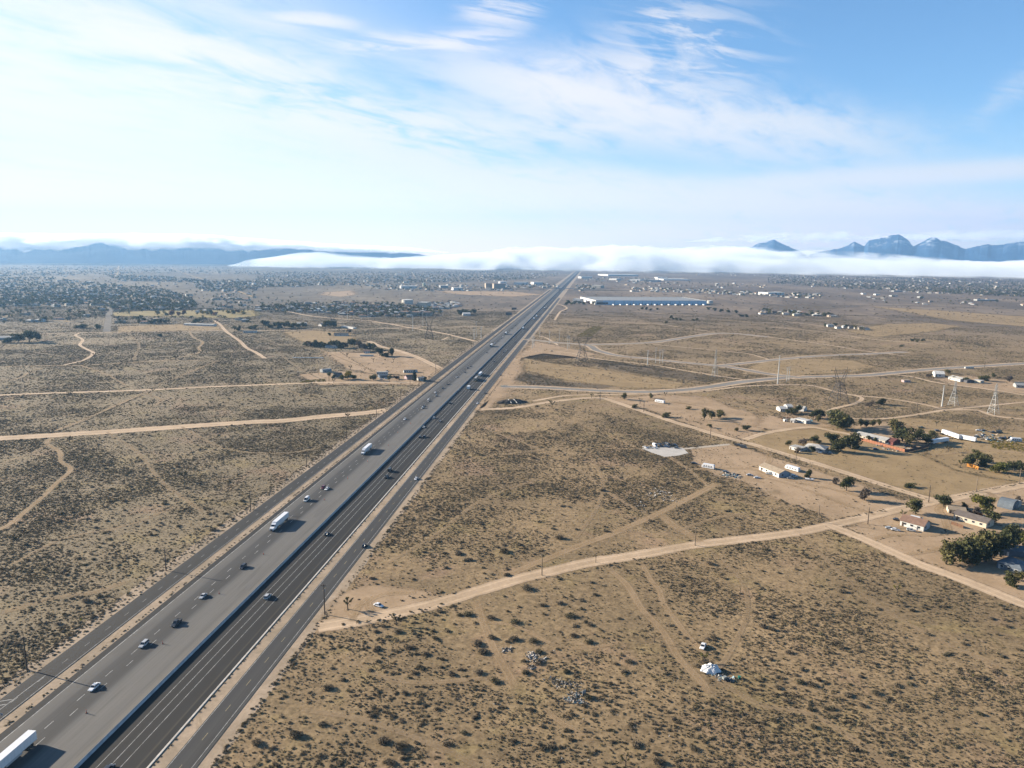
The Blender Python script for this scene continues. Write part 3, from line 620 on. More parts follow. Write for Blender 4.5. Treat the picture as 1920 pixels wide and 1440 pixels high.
# grey paved roads of the unfinished tract at the right middle
PAVE = dirt_material('grey_gravel', (0.25, 0.235, 0.21), (0.30, 0.28, 0.25), 0.15, 0.55)
def grey(pix, wd, z, lab):
    ribbon('verge', pix, wd*1.9, DIRT, z-0.02, label='sandy verge')
    ribbon('paved_road', pix, wd, PAVE, z+0.03, label=lab)
grey([(940, 725), (1000, 726), (1060, 729), (1135, 733), (1210, 735), (1285, 731), (1335, 725), (1385, 717), (1440, 711), (1502, 707), (1615, 704), (1665, 700), (1740, 693), (1815, 688), (1930, 681)], 12, 0.12, 'grey paved road crossing the right side')
grey([(985, 636), (1040, 642), (1100, 647), (1120, 657), (1160, 667), (1210, 672), (1235, 675), (1285, 680), (1347, 686), (1385, 691), (1440, 701), (1500, 708)], 11, 0.14, 'grey paved loop road of the empty tract')
grey([(1100, 646), (1160, 645), (1210, 643), (1240, 640), (1272, 635), (1310, 629), (1345, 625), (1385, 626), (1440, 632)], 12, 0.16, 'grey paved road curving behind the loop')
grey([(1347, 686), (1385, 682), (1415, 679), (1440, 676), (1515, 669), (1565, 666), (1640, 663), (1700, 660)], 10, 0.15, 'short grey paved spur road')
# overpass: earth ramps and a bridge deck over the freeway
def embank(pts, hts, wtop, name, mt):
    vs, fs = [], []
    for i, (p, h) in enumerate(zip(pts, hts)):
        d = (pts[min(i+1, len(pts)-1)]-pts[max(i-1, 0)]).normalized(); n = Vector((d.y, -d.x, 0))
        for q, z in ((-wtop-h*1.8, 0), (-wtop, h), (wtop, h), (wtop+h*1.8, 0)): vs.append((p.x+n.x*q, p.y+n.y*q, z))
    for i in range(len(pts)-1):
        for j in range(3): fs.append((i*4+j, i*4+j+1, i*4+j+5, i*4+j+4))
    me = bpy.data.meshes.new(name); me.from_pydata(vs, [], fs); me.materials.append(mt)
    return link(name, me)
bo, _ = road_os(P(1060, 543)); s_b = road_os(P(1058, 544))[1]
EMB = mat('embankment_soil', (0.20, 0.165, 0.125), 0.95, var=0.35, scale=0.05)
DECK = mat('bridge_concrete', (0.30, 0.29, 0.27), 0.85, var=0.2, scale=0.05)
struct(embank([road(-420, s_b), road(-250, s_b), road(-80, s_b)], [0.2, 5.5, 8.0], 8, 'embankment', EMB), 'west ramp of the overpass')
struct(embank([road(70, s_b), road(240, s_b), road(420, s_b)], [8.0, 5.5, 0.2], 8, 'embankment', EMB), 'east ramp of the overpass')
t = thing('bridge', 'grey concrete overpass bridge crossing the freeway in the distance', 'bridge', road(0, s_b), RANG)
mb = MB(); mb.box((-5, 0, 7.4), (150, 16, 1.4)); link('deck', mb.mesh('deck', [DECK]), t)
for yy in (-7.8, 7.8):
    mb = MB(); mb.box((-5, yy, 8.7), (150, 0.4, 1.1)); link('parapet', mb.mesh('parapet', [CONC]), t)
for xx in (-36, -1.5, 24):
    mb = MB(); mb.box((xx, 0, 3.4), (2.0, 9, 6.6)); link('pier', mb.mesh('pier', [DECK]), t)
# ------------------------------------------------------------------ haze, fog banks, mountain clouds, mountains
def vol_mat(name, color, density, g):
    mt, nt, out = new_mat(name)
    v = nt.n.new('ShaderNodeVolumePrincipled'); v.inputs['Color'].default_value = tuple(color)+(1,)
    v.inputs['Density'].default_value = density; v.inputs['Anisotropy'].default_value = g
    nt.l.new(v.outputs[0], out.inputs['Volume']); return mt
HAZE_D = 5.0e-5
mb = MB(); hx, hy0, hy1, hz0, hz1 = 18000, -500, 22500, -2, 1450
mb.box((0, (hy0+hy1)/2, (hz0+hz1)/2), (2*hx, hy1-hy0, hz1-hz0))
hz = link('haze', mb.mesh('haze', [vol_mat('haze', (0.22, 0.43, 0.72), HAZE_D, 0.25)])); hz['kind'] = 'stuff'; hz['label'] = 'pale blue haze over the desert'
def vnoise(x, y, seed, octs=5, lac=2.03, gain=0.5):
    """value noise, numpy arrays in, about 0..1 out"""
    tot = np.zeros_like(x, dtype=float); amp, nrm = 1.0, 0.0
    for o in range(octs):
        xi, yi = np.floor(x).astype(np.int64), np.floor(y).astype(np.int64); fx, fy = x-xi, y-yi
        fx = fx*fx*(3-2*fx); fy = fy*fy*(3-2*fy)
        def hsh(a, b):
            h = (a*374761393+b*668265263+(seed+o*17)*974634777) & 0x7fffffff
            h = ((h ^ (h >> 13))*1274126177) & 0x7fffffff
            return ((h ^ (h >> 16)) & 0xffff)/65535.0
        v = (hsh(xi, yi)*(1-fx)+hsh(xi+1, yi)*fx)*(1-fy)+(hsh(xi, yi+1)*(1-fx)+hsh(xi+1, yi+1)*fx)*fy
        tot += v*amp; nrm += amp; amp *= gain; x = x*lac+13.7; y = y*lac-7.3
    return tot/nrm
def polar(az, r): return r*np.sin(az), r*np.cos(az)
def px_az(x, y=490.0):
    d = ray(x, y); return math.atan2(d[0], d[1])
def px_height(x, y, r):
    d = ray(x, y); return CAMH + r*d[2]/math.hypot(d[0], d[1])
def grid_mesh(name, X, Y, Z, mats, closed_bottom=None, smooth_=True):
    n, k = X.shape
    vs = list(zip(X.ravel(), Y.ravel(), Z.ravel())); fs = []
    for i in range(n-1):
        for j in range(k-1): fs.append((i*k+j, i*k+j+1, (i+1)*k+j+1, (i+1)*k+j))
    if closed_bottom is not None:
        off = len(vs); vs += list(zip(X.ravel(), Y.ravel(), closed_bottom.ravel()))
        for i in range(n-1):
            for j in range(k-1): fs.append((off+i*k+j, off+(i+1)*k+j, off+(i+1)*k+j+1, off+i*k+j+1))
        for i in range(n-1):
            for j in (0, k-1): fs.append((i*k+j, (i+1)*k+j, off+(i+1)*k+j, off+i*k+j))
        for j in range(k-1):
            for i in (0, n-1): fs.append((i*k+j, i*k+j+1, off+i*k+j+1, off+i*k+j))
    me = bpy.data.meshes.new(name); me.from_pydata(vs, [], fs)
    for mt in mats: me.materials.append(mt)
    bm = bmesh.new(); bm.from_mesh(me); bmesh.ops.recalc_face_normals(bm, faces=bm.faces); bm.to_mesh(me); bm.free()
    if smooth_: me.polygons.foreach_set('use_smooth', [True]*len(me.polygons))
    return me
def cloud_mat(name, density, g, lo=0.36, hi=0.62, step=0.02, tint=(1, 1, 1), front=None):
    """uneven white vapour: soft billows carved by noise"""
    mt, nt, out = new_mat(name)
    v = nt.n.new('ShaderNodeVolumePrincipled'); v.inputs['Color'].default_value = tuple(tint)+(1,); v.inputs['Anisotropy'].default_value = g
    x, y, z = nt.sep(nt.pos())
    n = nt.noise(nt.comb(x, nt.m('MULTIPLY', y, 0.35), nt.m('MULTIPLY', z, 2.2)), 0.0017, 6, 0.64, 0.5)
    dn = nt.m('MULTIPLY', nt.ss(n, lo, hi), density)
    if front:      # the leading edge thins out over the plain
        rr = nt.m('ADD', nt.vm('LENGTH', nt.comb(x, y, 0.0)), nt.m('MULTIPLY', nt.m('SUBTRACT', n, 0.5), 5000.0))
        dn = nt.m('MULTIPLY', dn, nt.ss(rr, front[0], front[1]))
    nt.put(v.inputs['Density'], dn)
    nt.l.new(v.outputs[0], out.inputs['Volume']); mt.cycles.volume_step_rate = step; return mt
FOG = cloud_mat('fog', 0.0042, 0.0, 0.33, 0.64, tint=(0.82, 0.87, 0.92), front=(8300.0, 10800.0))
def fog_bank(label, prof, r0, r1, seed, ny=260, nr=44, base=0.3, lump=0.32, rise=0.30, mt=None, floor=None, taper=(1, 1)):
    """lumpy closed fog or cloud body; prof = photo silhouette (x, y) of its top as seen at its crest"""
    xs = np.array([p[0] for p in prof], float); ys = np.array([p[1] for p in prof], float)
    px_x = np.linspace(xs[0], xs[-1], ny); px_y = np.interp(px_x, xs, ys)
    az = np.array([px_az(a, b) for a, b in zip(px_x, px_y)])
    rc = r0+(r1-r0)*rise
    top = np.array([px_height(a, b, rc) for a, b in zip(px_x, px_y)])
    t = np.linspace(0, 1, nr)
    A, T = np.meshgrid(az, t, indexing='ij'); TOP = np.repeat(top[:, None], nr, 1)
    wob = vnoise(A*40+seed, A*0, seed, 4)
    Rr = r0+(r1-r0)*T + (wob-0.5)*900*(1-T)
    up = np.clip(T/rise, 0, 1); up = up*up*(3-2*up); dn = np.clip((1-T)/(1-rise), 0, 1); dn = np.sqrt(dn)
    X, Y = polar(A, Rr)
    n = vnoise(X/700, Y/700, seed+5, 6, 2.1, 0.6)
    e = np.minimum(1, np.minimum(np.arange(ny)/(ny*0.06*taper[0]+1e-6), (ny-1-np.arange(ny))/(ny*0.06*taper[1]+1e-6)))[:, None]
    Z = base+(TOP-base)*np.minimum(up, dn)*(1+(n-0.62)*lump*2)*e
    Z = np.maximum(Z, base+0.05)
    if floor is None: B = np.full_like(Z, base)
    else:
        nb = vnoise(X/300, Y/300, seed+9, 6, 2.1, 0.6)
        fl = np.array([px_height(a, np.interp(a, [p[0] for p in floor], [p[1] for p in floor]), rc) for a in px_x])[:, None]
        mid = (TOP+fl)/2
        Z = mid+(TOP-mid)*np.minimum(up, dn)*e*(1+(n-0.6)*lump*2); Z = np.maximum(Z, mid+1)
        B = mid-(mid-fl)*np.sqrt(np.minimum(up, dn))*e*np.clip(0.35+(nb-0.35)*2.6, 0.05, 1.8); B = np.minimum(B, mid-1)
    o = link('fog_bank', grid_mesh('fog_bank', X, Y, Z, [mt or FOG], B)); o['kind'] = 'stuff'; o['label'] = label
    return o
fog_bank('white fog bank lying across the far plain at the centre and right', [(860, 482), (900, 473), (962, 463), (1020, 459), (1080, 455), (1140, 457), (1200, 459), (1260, 456), (1320, 458), (1380, 459), (1440, 461), (1520, 466), (1560, 470), (1620, 475), (1680, 479), (1740, 481), (1800, 484), (1860, 486), (1920, 485), (2000, 486), (2200, 486)], 8300, 14500, 11, 420)
fog_bank('white fog bank under the dark ridge left of centre', [(425, 493), (450, 488), (480, 484), (520, 479), (560, 476), (620, 474), (660, 477), (700, 479), (740, 479), (780, 476), (830, 474), (880, 470), (940, 466), (1000, 466)], 9000, 12500, 23, 300)
CAPF = cloud_mat('cap_cloud', 0.008, 0.1, 0.34, 0.62, tint=(0.93, 0.95, 0.97))  # cloud on the left ridge, built with the same body as the fog

CAPR = cloud_mat('thin_cloud', 0.0022, 0.1, 0.42, 0.70, tint=(0.90, 0.93, 0.97))  # cloud behind the right peaks, built with the same body as the fog
def mountain(name, label, prof, r, depth, seed, mt, foot=0.0, lumps=0.45):
    xs = np.array([p[0] for p in prof], float); ys = np.array([p[1] for p in prof], float)
    ny, nr = int((xs[-1]-xs[0])*0.8)+20, 40
    px_x = np.linspace(xs[0], xs[-1], ny); px_y = np.interp(px_x, xs, ys)
    az = np.array([px_az(a, b) for a, b in zip(px_x, px_y)]); top = np.array([px_height(a, b, r) for a, b in zip(px_x, px_y)])
    top = top+(vnoise(px_x/16.0+seed, px_x*0, seed+7, 5, 2.2, 0.6)-0.5)*60
    t = np.linspace(-1, 1, nr); A, T = np.meshgrid(az, t, indexing='ij'); TOP = np.repeat(top[:, None], nr, 1)
    X, Y = polar(A, r+depth*T)
    n = vnoise(X/900, Y/900, seed, 6, 2.1, 0.55); rdg = 1-np.abs(2*vnoise(X/520+5, Y/900, seed+4, 5)-1)
    prof_t = (1-np.abs(T))**1.15
    Z = foot+(TOP-foot)*prof_t*(1+lumps*(1-prof_t)*((n-0.5)*1.2+(rdg-0.6)*0.9)*2)
    o = link(name, grid_mesh(name, X, Y, Z, [mt])); o['kind'] = 'structure'; o['label'] = label; return o
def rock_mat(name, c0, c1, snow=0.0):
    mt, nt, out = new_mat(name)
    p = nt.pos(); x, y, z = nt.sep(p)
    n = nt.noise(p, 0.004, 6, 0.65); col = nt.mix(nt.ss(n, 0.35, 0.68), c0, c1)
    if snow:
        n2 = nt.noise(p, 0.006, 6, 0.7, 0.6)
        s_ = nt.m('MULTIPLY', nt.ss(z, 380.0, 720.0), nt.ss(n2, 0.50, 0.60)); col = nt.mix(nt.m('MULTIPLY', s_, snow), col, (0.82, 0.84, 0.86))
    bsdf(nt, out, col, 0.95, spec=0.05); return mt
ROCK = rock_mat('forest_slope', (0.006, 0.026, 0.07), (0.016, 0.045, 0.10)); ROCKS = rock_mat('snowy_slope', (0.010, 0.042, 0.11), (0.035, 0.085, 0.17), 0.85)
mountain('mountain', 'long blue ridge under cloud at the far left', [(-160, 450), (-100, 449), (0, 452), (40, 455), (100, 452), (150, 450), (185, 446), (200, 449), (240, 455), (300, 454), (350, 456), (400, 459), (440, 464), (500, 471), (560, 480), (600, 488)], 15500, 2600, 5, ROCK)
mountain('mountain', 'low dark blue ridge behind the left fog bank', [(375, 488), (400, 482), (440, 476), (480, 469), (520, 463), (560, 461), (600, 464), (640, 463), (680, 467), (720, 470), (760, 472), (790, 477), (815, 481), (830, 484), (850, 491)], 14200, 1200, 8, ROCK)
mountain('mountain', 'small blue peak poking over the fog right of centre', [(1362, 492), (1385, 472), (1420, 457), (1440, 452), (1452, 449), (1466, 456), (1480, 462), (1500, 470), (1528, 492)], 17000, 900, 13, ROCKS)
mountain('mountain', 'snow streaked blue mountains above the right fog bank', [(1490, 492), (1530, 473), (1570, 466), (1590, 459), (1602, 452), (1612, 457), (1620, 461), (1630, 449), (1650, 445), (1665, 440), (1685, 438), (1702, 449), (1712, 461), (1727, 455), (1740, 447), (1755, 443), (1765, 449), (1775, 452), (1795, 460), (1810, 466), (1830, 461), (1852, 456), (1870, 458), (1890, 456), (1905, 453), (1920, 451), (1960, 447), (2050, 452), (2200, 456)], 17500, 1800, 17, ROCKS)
fog_bank('ragged white cloud hanging on the far left ridge', [(-160, 444), (0, 436), (120, 438), (250, 436), (400, 440), (520, 448), (620, 456), (740, 462), (840, 468)], 11500, 13600, 31, 340, 30, lump=0.25, mt=CAPF,
         floor=[(-160, 470), (0, 464), (40, 470), (100, 468), (150, 460), (190, 453), (240, 470), (300, 464), (340, 470), (380, 464), (430, 472), (520, 468), (600, 470), (700, 474), (840, 478)])
fog_bank('grey white cloud lying behind the right mountains', [(1280, 449), (1400, 440), (1500, 432), (1560, 430), (1620, 440), (1700, 434), (1780, 430), (1860, 428), (1960, 430), (2150, 432)], 19600, 21200, 37, 340, 26, lump=0.5, mt=CAPR,
         floor=[(1280, 455), (1400, 455), (1500, 456), (1560, 455), (1700, 455), (1800, 452), (2150, 450)])
# ------------------------------------------------------------------ plants
def leaf_mat(name, cols, var=0.35, rough=0.8):
    mt, nt, out = new_mat(name)
    n = nt.noise(nt.pos(), 0.8, 3, 0.6); r = nt.rnd()
    k = len(cols)
    c = nt.ramp(r, [((i+0.5)/k, cc) for i, cc in enumerate(cols)])
    c = nt.vm('SCALE', c, scale=nt.ss(n, 0.3, 0.7, (1-var)*ALB, (1+var)*ALB))
    b = nt.n.new('ShaderNodeBsdfDiffuse'); nt.put(b.inputs['Color'], c)
    tr = nt.n.new('ShaderNodeBsdfTranslucent'); nt.put(tr.inputs['Color'], c)
    mx = nt.n.new('ShaderNodeMixShader'); mx.inputs[0].default_value = 0.22
    nt.l.new(b.outputs[0], mx.inputs[1]); nt.l.new(tr.outputs[0], mx.inputs[2]); nt.l.new(mx.outputs[0], out.inputs['Surface'])
    return mt
BARK = mat('bark', (0.11, 0.085, 0.06), 0.95, var=0.35, scale=4.0)
JBARK = mat('joshua_bark', (0.12, 0.095, 0.07), 0.95, var=0.35, scale=5.0)
SHRUB = leaf_mat('shrub_twigs', [(0.26, 0.205, 0.135), (0.29, 0.23, 0.155), (0.23, 0.205, 0.12), (0.32, 0.26, 0.165), (0.27, 0.215, 0.16), (0.20, 0.175, 0.11)])
SHRUBD = leaf_mat('dark_shrub_twigs', [(0.175, 0.148, 0.108), (0.20, 0.165, 0.12), (0.155, 0.142, 0.092), (0.215, 0.18, 0.135)])
TUFT = leaf_mat('dry_grass', [(0.36, 0.29, 0.17), (0.28, 0.22, 0.13), (0.42, 0.34, 0.20), (0.22, 0.18, 0.10)])
YELLOW = leaf_mat('yellow_brush', [(0.30, 0.25, 0.06), (0.26, 0.20, 0.06), (0.22, 0.19, 0.06)])
pr = random.Random(11)
def leaf(mb, p, size, up=0.0, mi=0, r=pr):
    """one leaf-clump triangle pair of random tilt"""
    a = Vector((r.gauss(0, 1), r.gauss(0, 1), r.gauss(0, 1)*(1-up))); a.normalize()
    b = a.orthogonal().normalized(); b.rotate(Matrix.Rotation(r.uniform(0, 6.28), 3, a)); c = a.cross(b)
    s1, s2 = size*r.uniform(0.6, 1.2), size*r.uniform(0.4, 0.9)
    mb.add([p-b*s1, p-c*s2, p+b*s1, p+c*s2*r.uniform(0.5, 1)], [(0, 1, 2, 3)], mi)
def shrub_mesh(name, n, mt, h=0.62, size=0.16, seed=0, open_=0.55):
    """dome of twigs, radius 1"""
    r = random.Random(seed); mb = MB()
    cl = [(r.uniform(0, 6.28), r.uniform(0, 0.6), r.uniform(0.35, 0.6)) for _ in range(6)]
    for _ in range(n):
        a, d, q = r.choice(cl); c = Vector((math.cos(a)*d, math.sin(a)*d, 0))
        u = r.uniform(0, 6.28); e = math.asin(r.uniform(0.02, 1)); rr = q*(r.uniform(open_, 1))**0.5
        p = c+Vector((math.cos(u)*math.cos(e)*rr, math.sin(u)*math.cos(e)*rr, 0.03+math.sin(e)*rr*h*1.5))
        leaf(mb, p, size, 0.2, 0, r)
    for _ in range(5):
        u = r.uniform(0, 6.28); mb.tube((0, 0, 0), (math.cos(u)*0.5, math.sin(u)*0.5, h*0.7), 0.03, 0.012, 3)
    return mb.raw(name, [mt])
SHRUBS = [shrub_mesh('shrub_shape', 70, SHRUB, 0.62, 0.19, 20+i) for i in range(5)] + [shrub_mesh('dark_shrub_shape', 130, SHRUBD, 0.60, 0.15, 40+i) for i in range(3)] + [shrub_mesh('grass_shape', 40, TUFT, 0.55, 0.20, 60+i) for i in range(3)]
BIGSHRUBS = [shrub_mesh('large_shrub_shape', 420, SHRUBD, 0.62, 0.085, 80+i, 0.35) for i in range(4)]
YSHRUBS = [shrub_mesh('yellow_shrub_shape', 60, YELLOW, 0.6, 0.18, 90+i) for i in range(2)]

# --- scatter the scrub
def field_noise(x, y, s, seed): return vnoise(x/s+500, y/s+500, seed, 4)
cand = []
def scatter(ymin, ymax, dens, seed):
    g = np.random.default_rng(seed)
    area = (ymax-ymin)*1.62*ymax; n = int(dens*area)
    x = g.uniform(-0.81*ymax, 0.81*ymax, n); y = g.uniform(ymin, ymax, n)
    ok = np.abs(x) < 0.80*y+12
    return x[ok], y[ok], g.uniform(0, 1, ok.sum())
def sample(x, y):
    i = np.clip((x-GX0).astype(int), 0, GX1-GX0-1); j = np.clip((y-GY0).astype(int), 0, GY1-GY0-1); return mask[j, i]
XS, YS, SZ, KD = [], [], [], []
for (y0, y1, dn, sd_) in ((150, 700, 2.0, 1), (700, 1200, 0.68, 2), (1200, 2050, 0.30, 3)):
    x, y, u = scatter(y0, y1, dn, sd_)
    off = (x-R0.x)*RN.x+(y-R0.y)*RN.y
    d1 = field_noise(x, y, 45, 1); d2 = field_noise(x, y, 150, 2); d3 = field_noise(x, y, 12, 3)
    dens_ = np.clip(0.36+(d1-0.5)*1.7+(d2-0.5)*1.1+(d3-0.5)*0.9, 0.05, 1)
    dens_ = np.where(off < 0, np.clip(dens_*1.25+0.12, 0, 1), dens_)
    k = u < dens_*sample(x, y)*0.95
    x, y, off = x[k], y[k], off[k]; g = np.random.default_rng(sd_+50); n = len(x)
    s = 0.19+np.abs(g.normal(0, 0.27, n))+0.35*(g.random(n) < 0.06); s *= 1+0.35*(y > 700)+0.30*(y > 1200)
    kd = g.choice(11, n, p=[.12, .12, .12, .12, .11, .04, .035, .035, .10, .10, .10])
    dk = (kd >= 5) & (kd <= 7); s = np.where(dk, s*1.45, s); s = np.where(kd >= 8, s*0.8, s)
    XS.append(x); YS.append(y); SZ.append(s); KD.append(kd)
# larger dark shrubs, spaced out
for (y0, y1, dn, sd_) in ((150, 620, 0.0062, 11), (620, 1100, 0.0028, 12)):
    x, y, u = scatter(y0, y1, dn, sd_); d1 = field_noise(x, y, 60, 5)
    k = u < np.clip(0.2+(d1-0.35)*2.2, 0, 1)*(sample(x, y) > 0.5); x, y = x[k], y[k]; g = np.random.default_rng(sd_+70)
    XS.append(x); YS.append(y); SZ.append(g.uniform(0.95, 1.9, len(x))**1.15); KD.append(g.choice([5, 6, 7], len(x)))
# rows of brush along fences and verges
def row(pix, step, wid, s0, s1, kinds=(0, 1, 2, 5, 6), world=False, seed=0):
    g = random.Random(seed); pts = smooth([Vector(p) if world else P(*p) for p in pix], 3.0); x, y, s, k_ = [], [], [], []
    acc_ = 0
    for a, b in zip(pts[:-1], pts[1:]):
        acc_ += (b-a).length
        while acc_ > step*g.uniform(0.5, 1.6):
            acc_ -= step; t = g.random(); q = a+(b-a)*t
            x.append(q.x+g.gauss(0, wid)); y.append(q.y+g.gauss(0, wid)); s.append(g.uniform(s0, s1)); k_.append(g.choice(kinds))
    XS.append(np.array(x)); YS.append(np.array(y)); SZ.append(np.array(s)); KD.append(np.array(k_))
wl = lambda o, a, b: [road(o, a), road(o, (a+b)/2), road(o, b)]
row(wl(21.9, -90, 900), 2.2, 0.25, 0.35, 0.75, (0, 1, 5, 6), True, 1); row(wl(39.6, -60, 100), 1.3, 0.5, 0.5, 1.0, (0, 1, 5, 6), True, 2); row(wl(39.8, 150, 700), 2.5, 0.7, 0.5, 0.95, (0, 1, 5, 6), True, 3)
row(wl(-35.6, -60, 1500), 1.6, 0.45, 0.35, 0.8, (0, 1, 8, 6), True, 4); row(wl(-50.8, -60, 1300), 1.3, 0.8, 0.4, 0.9, (0, 1, 8, 9, 6), True, 5); row(wl(-54.5, -60, 900), 2.4, 1.2, 0.5, 1.0, (0, 1, 9, 8), True, 6)
row([(1565, 974), (1610, 966), (1660, 956)], 1.5, 0.6, 0.5, 1.1, seed=7); row([(1790, 931), (1850, 918), (1925, 905)], 1.6, 0.5, 0.5, 1.0, seed=8)
row([(1420, 838), (1500, 862), (1590, 892), (1690, 920), (1740, 936)], 3.2, 0.8, 0.4, 0.9, seed=9)
row([(1270, 782), (1320, 796), (1360, 812), (1400, 828)], 2.5, 2.0, 0.6, 1.2, seed=10); row([(1240, 856), (1270, 872), (1310, 886)], 2.2, 1.5, 0.6, 1.2, seed=12)
row([(1370, 905), (1410, 920), (1460, 940), (1530, 965)], 1.3, 2.5, 0.6, 1.3, seed=13); row([(1190, 838), (1280, 838), (1360, 823)], 3.0, 1.0, 0.5, 1.0, seed=14)
row([(620, 650), (680, 685), (720, 705)], 3, 1, 0.6, 1.1, seed=15); row([(640, 1175), (720, 1160), (830, 1134)], 1.6, 1.0, 0.5, 1.2, seed=16); row([(760, 1122), (800, 1118), (860, 1110)], 1.8, 1.2, 0.5, 1.2, seed=17)
row([(1000, 1090), (1060, 1080), (1150, 1058), (1220, 1046)], 3.0, 1.2, 0.5, 1.1, seed=18); row([(100, 812), (150, 794), (200, 771), (268, 741)], 1.6, 0.4, 0.5, 0.9, (5, 6, 7), seed=19)
row([(1440, 688), (1500, 697), (1560, 694), (1640, 690)], 3, 1.5, 0.6, 1.2, seed=20); row([(1690, 638), (1740, 636), (1800, 640), (1850, 650)], 1.6, 9, 1.2, 2.6, (5, 6, 7), seed=21)
X = np.concatenate(XS); Y = np.concatenate(YS); S = np.concatenate(SZ); K = np.concatenate(KD)
# the shrubs that show largest are objects of their own
inv = (np.abs(X) < 0.70*Y)
u_ = np.stack([X, Y, np.full_like(X, -CAMH)]); zc = cf@u_; xc = (cr@u_)/zc*FPX+960; yc = 720-(cu@u_)/zc*FPX
vis = (xc > 2) & (xc < 1918) & (yc > 500) & (yc < 1436) & (zc > 50)
appar = np.where(vis, S/zc, 0)
# hand-placed large shrubs seen in the photo (position, diameter in photo pixels)
HS = [(715, 1392, 42), (752, 1400, 40), (925, 1197, 28), (965, 1198, 34), (1000, 1203, 30), (893, 1208, 34), (905, 1224, 32), (898, 1262, 34), (985, 1262, 26), (930, 1278, 30), (877, 1153, 28), (920, 1160, 26), (965, 1167, 30),
      (1070, 1157, 32), (1105, 1172, 22), (1050, 1132, 26), (1018, 1135, 22), (1180, 1242, 28), (1105, 1310, 34), (1195, 1398, 30), (1105, 1205, 28), (1075, 1192, 22), (848, 1266, 30), (730, 1432, 34), (560, 1380, 46), (615, 1290, 34),
      (480, 1395, 36), (605, 1360, 26), (1012, 1243, 30), (1010, 1222, 28), (1060, 1262, 24), (745, 1185, 26), (990, 1105, 34), (950, 1080, 24), (860, 1040, 30), (880, 1050, 22), (945, 1035, 34), (1235, 1430, 40), (1590, 1305, 28), (1500, 1280, 30),
      (1520, 1285, 28), (1640, 1300, 28), (1620, 1325, 26), (1560, 1330, 24), (1580, 1110, 26), (1710, 1145, 24), (1430, 1175, 24), (1310, 1250, 22), (1525, 1362, 26), (1300, 1405, 30), (870, 1375, 24), (1480, 1225, 24), (1460, 1290, 24), (1705, 1283, 24),
      (760, 1300, 22), (820, 1330, 20), (310, 945, 20), (110, 1170, 20), (160, 1128, 26), (400, 995, 22), (412, 985, 20), (455, 940, 20), (1000, 860, 18), (1048, 1010, 30), (1130, 920, 20), (700, 1085, 20), (1330, 1058, 24), (1445, 1180, 24), (1740, 1190, 20), (1840, 1340, 26)]
NTOP = 300-len(HS)
top = np.argsort(-appar)[:NTOP]
def zone(p):
    o, s = road_os(p)
    if o < -50: return 'on the scrub plain left of the freeway', 'shrubs on the left plain'
    if o < 26: return 'on the sandy freeway verge', 'shrubs on the freeway verge'
    v = Vector((p.x, p.y, -CAMH)); zc_ = v.dot(Vector(cf)); vx = v.dot(Vector(cr))/zc_*FPX+960; vy = 720-v.dot(Vector(cu))/zc_*FPX
    yr = np.interp(vx, [596, 700, 900, 1100, 1300, 1500, 1700, 1920], [1176, 1158, 1107, 1056, 1022, 997, 951, 908])
    if vy < yr: return 'on the plot above the pale dirt road', 'shrubs above the dirt road'
    if vx < 1000: return 'on the near scrub beside the dumped rubble', 'shrubs around the rubble'
    if vx < 1290: return 'on the near scrub between the rubble and the white tarp', 'shrubs between rubble and tarp'
    return 'on the open near scrub right of the white tarp', 'shrubs right of the tarp'
taken = np.zeros(len(X), bool); taken[top] = True
srt = random.Random(3); hand_pts = []
def place_shrub(p, s, me, big):
    z_, g_ = zone(p)
    o = link('desert_shrub', me, loc=p, rz=srt.uniform(0, 6.28)); o.scale = (s*srt.uniform(0.9, 1.15), s*srt.uniform(0.9, 1.1), s*srt.uniform(0.85, 1.1))
    lab = ('large dark rounded desert shrub ' if big else 'small grey-brown desert shrub ')+z_
    tag(o, lab, 'shrub', ('large ' if big else 'small ')+g_)
for (a, b, d) in HS:
    p = P(a, b); hand_pts.append((p.x, p.y, d*mpp(a, b)/2)); place_shrub(p, d*mpp(a, b)/2*0.9, srt.choice(BIGSHRUBS), True)
for i in top: place_shrub(Vector((X[i], Y[i], 0)), float(S[i]), SHRUBS[int(K[i])] if S[i] < 1.15 else BIGSHRUBS[int(K[i]) % 4], S[i] >= 1.15)
near_hand = np.zeros(len(X), bool)
for hx_, hy_, hr in hand_pts: near_hand |= (np.hypot(X-hx_, Y-hy_) < hr*1.3)
rest = np.where(~taken & ~near_hand)[0]
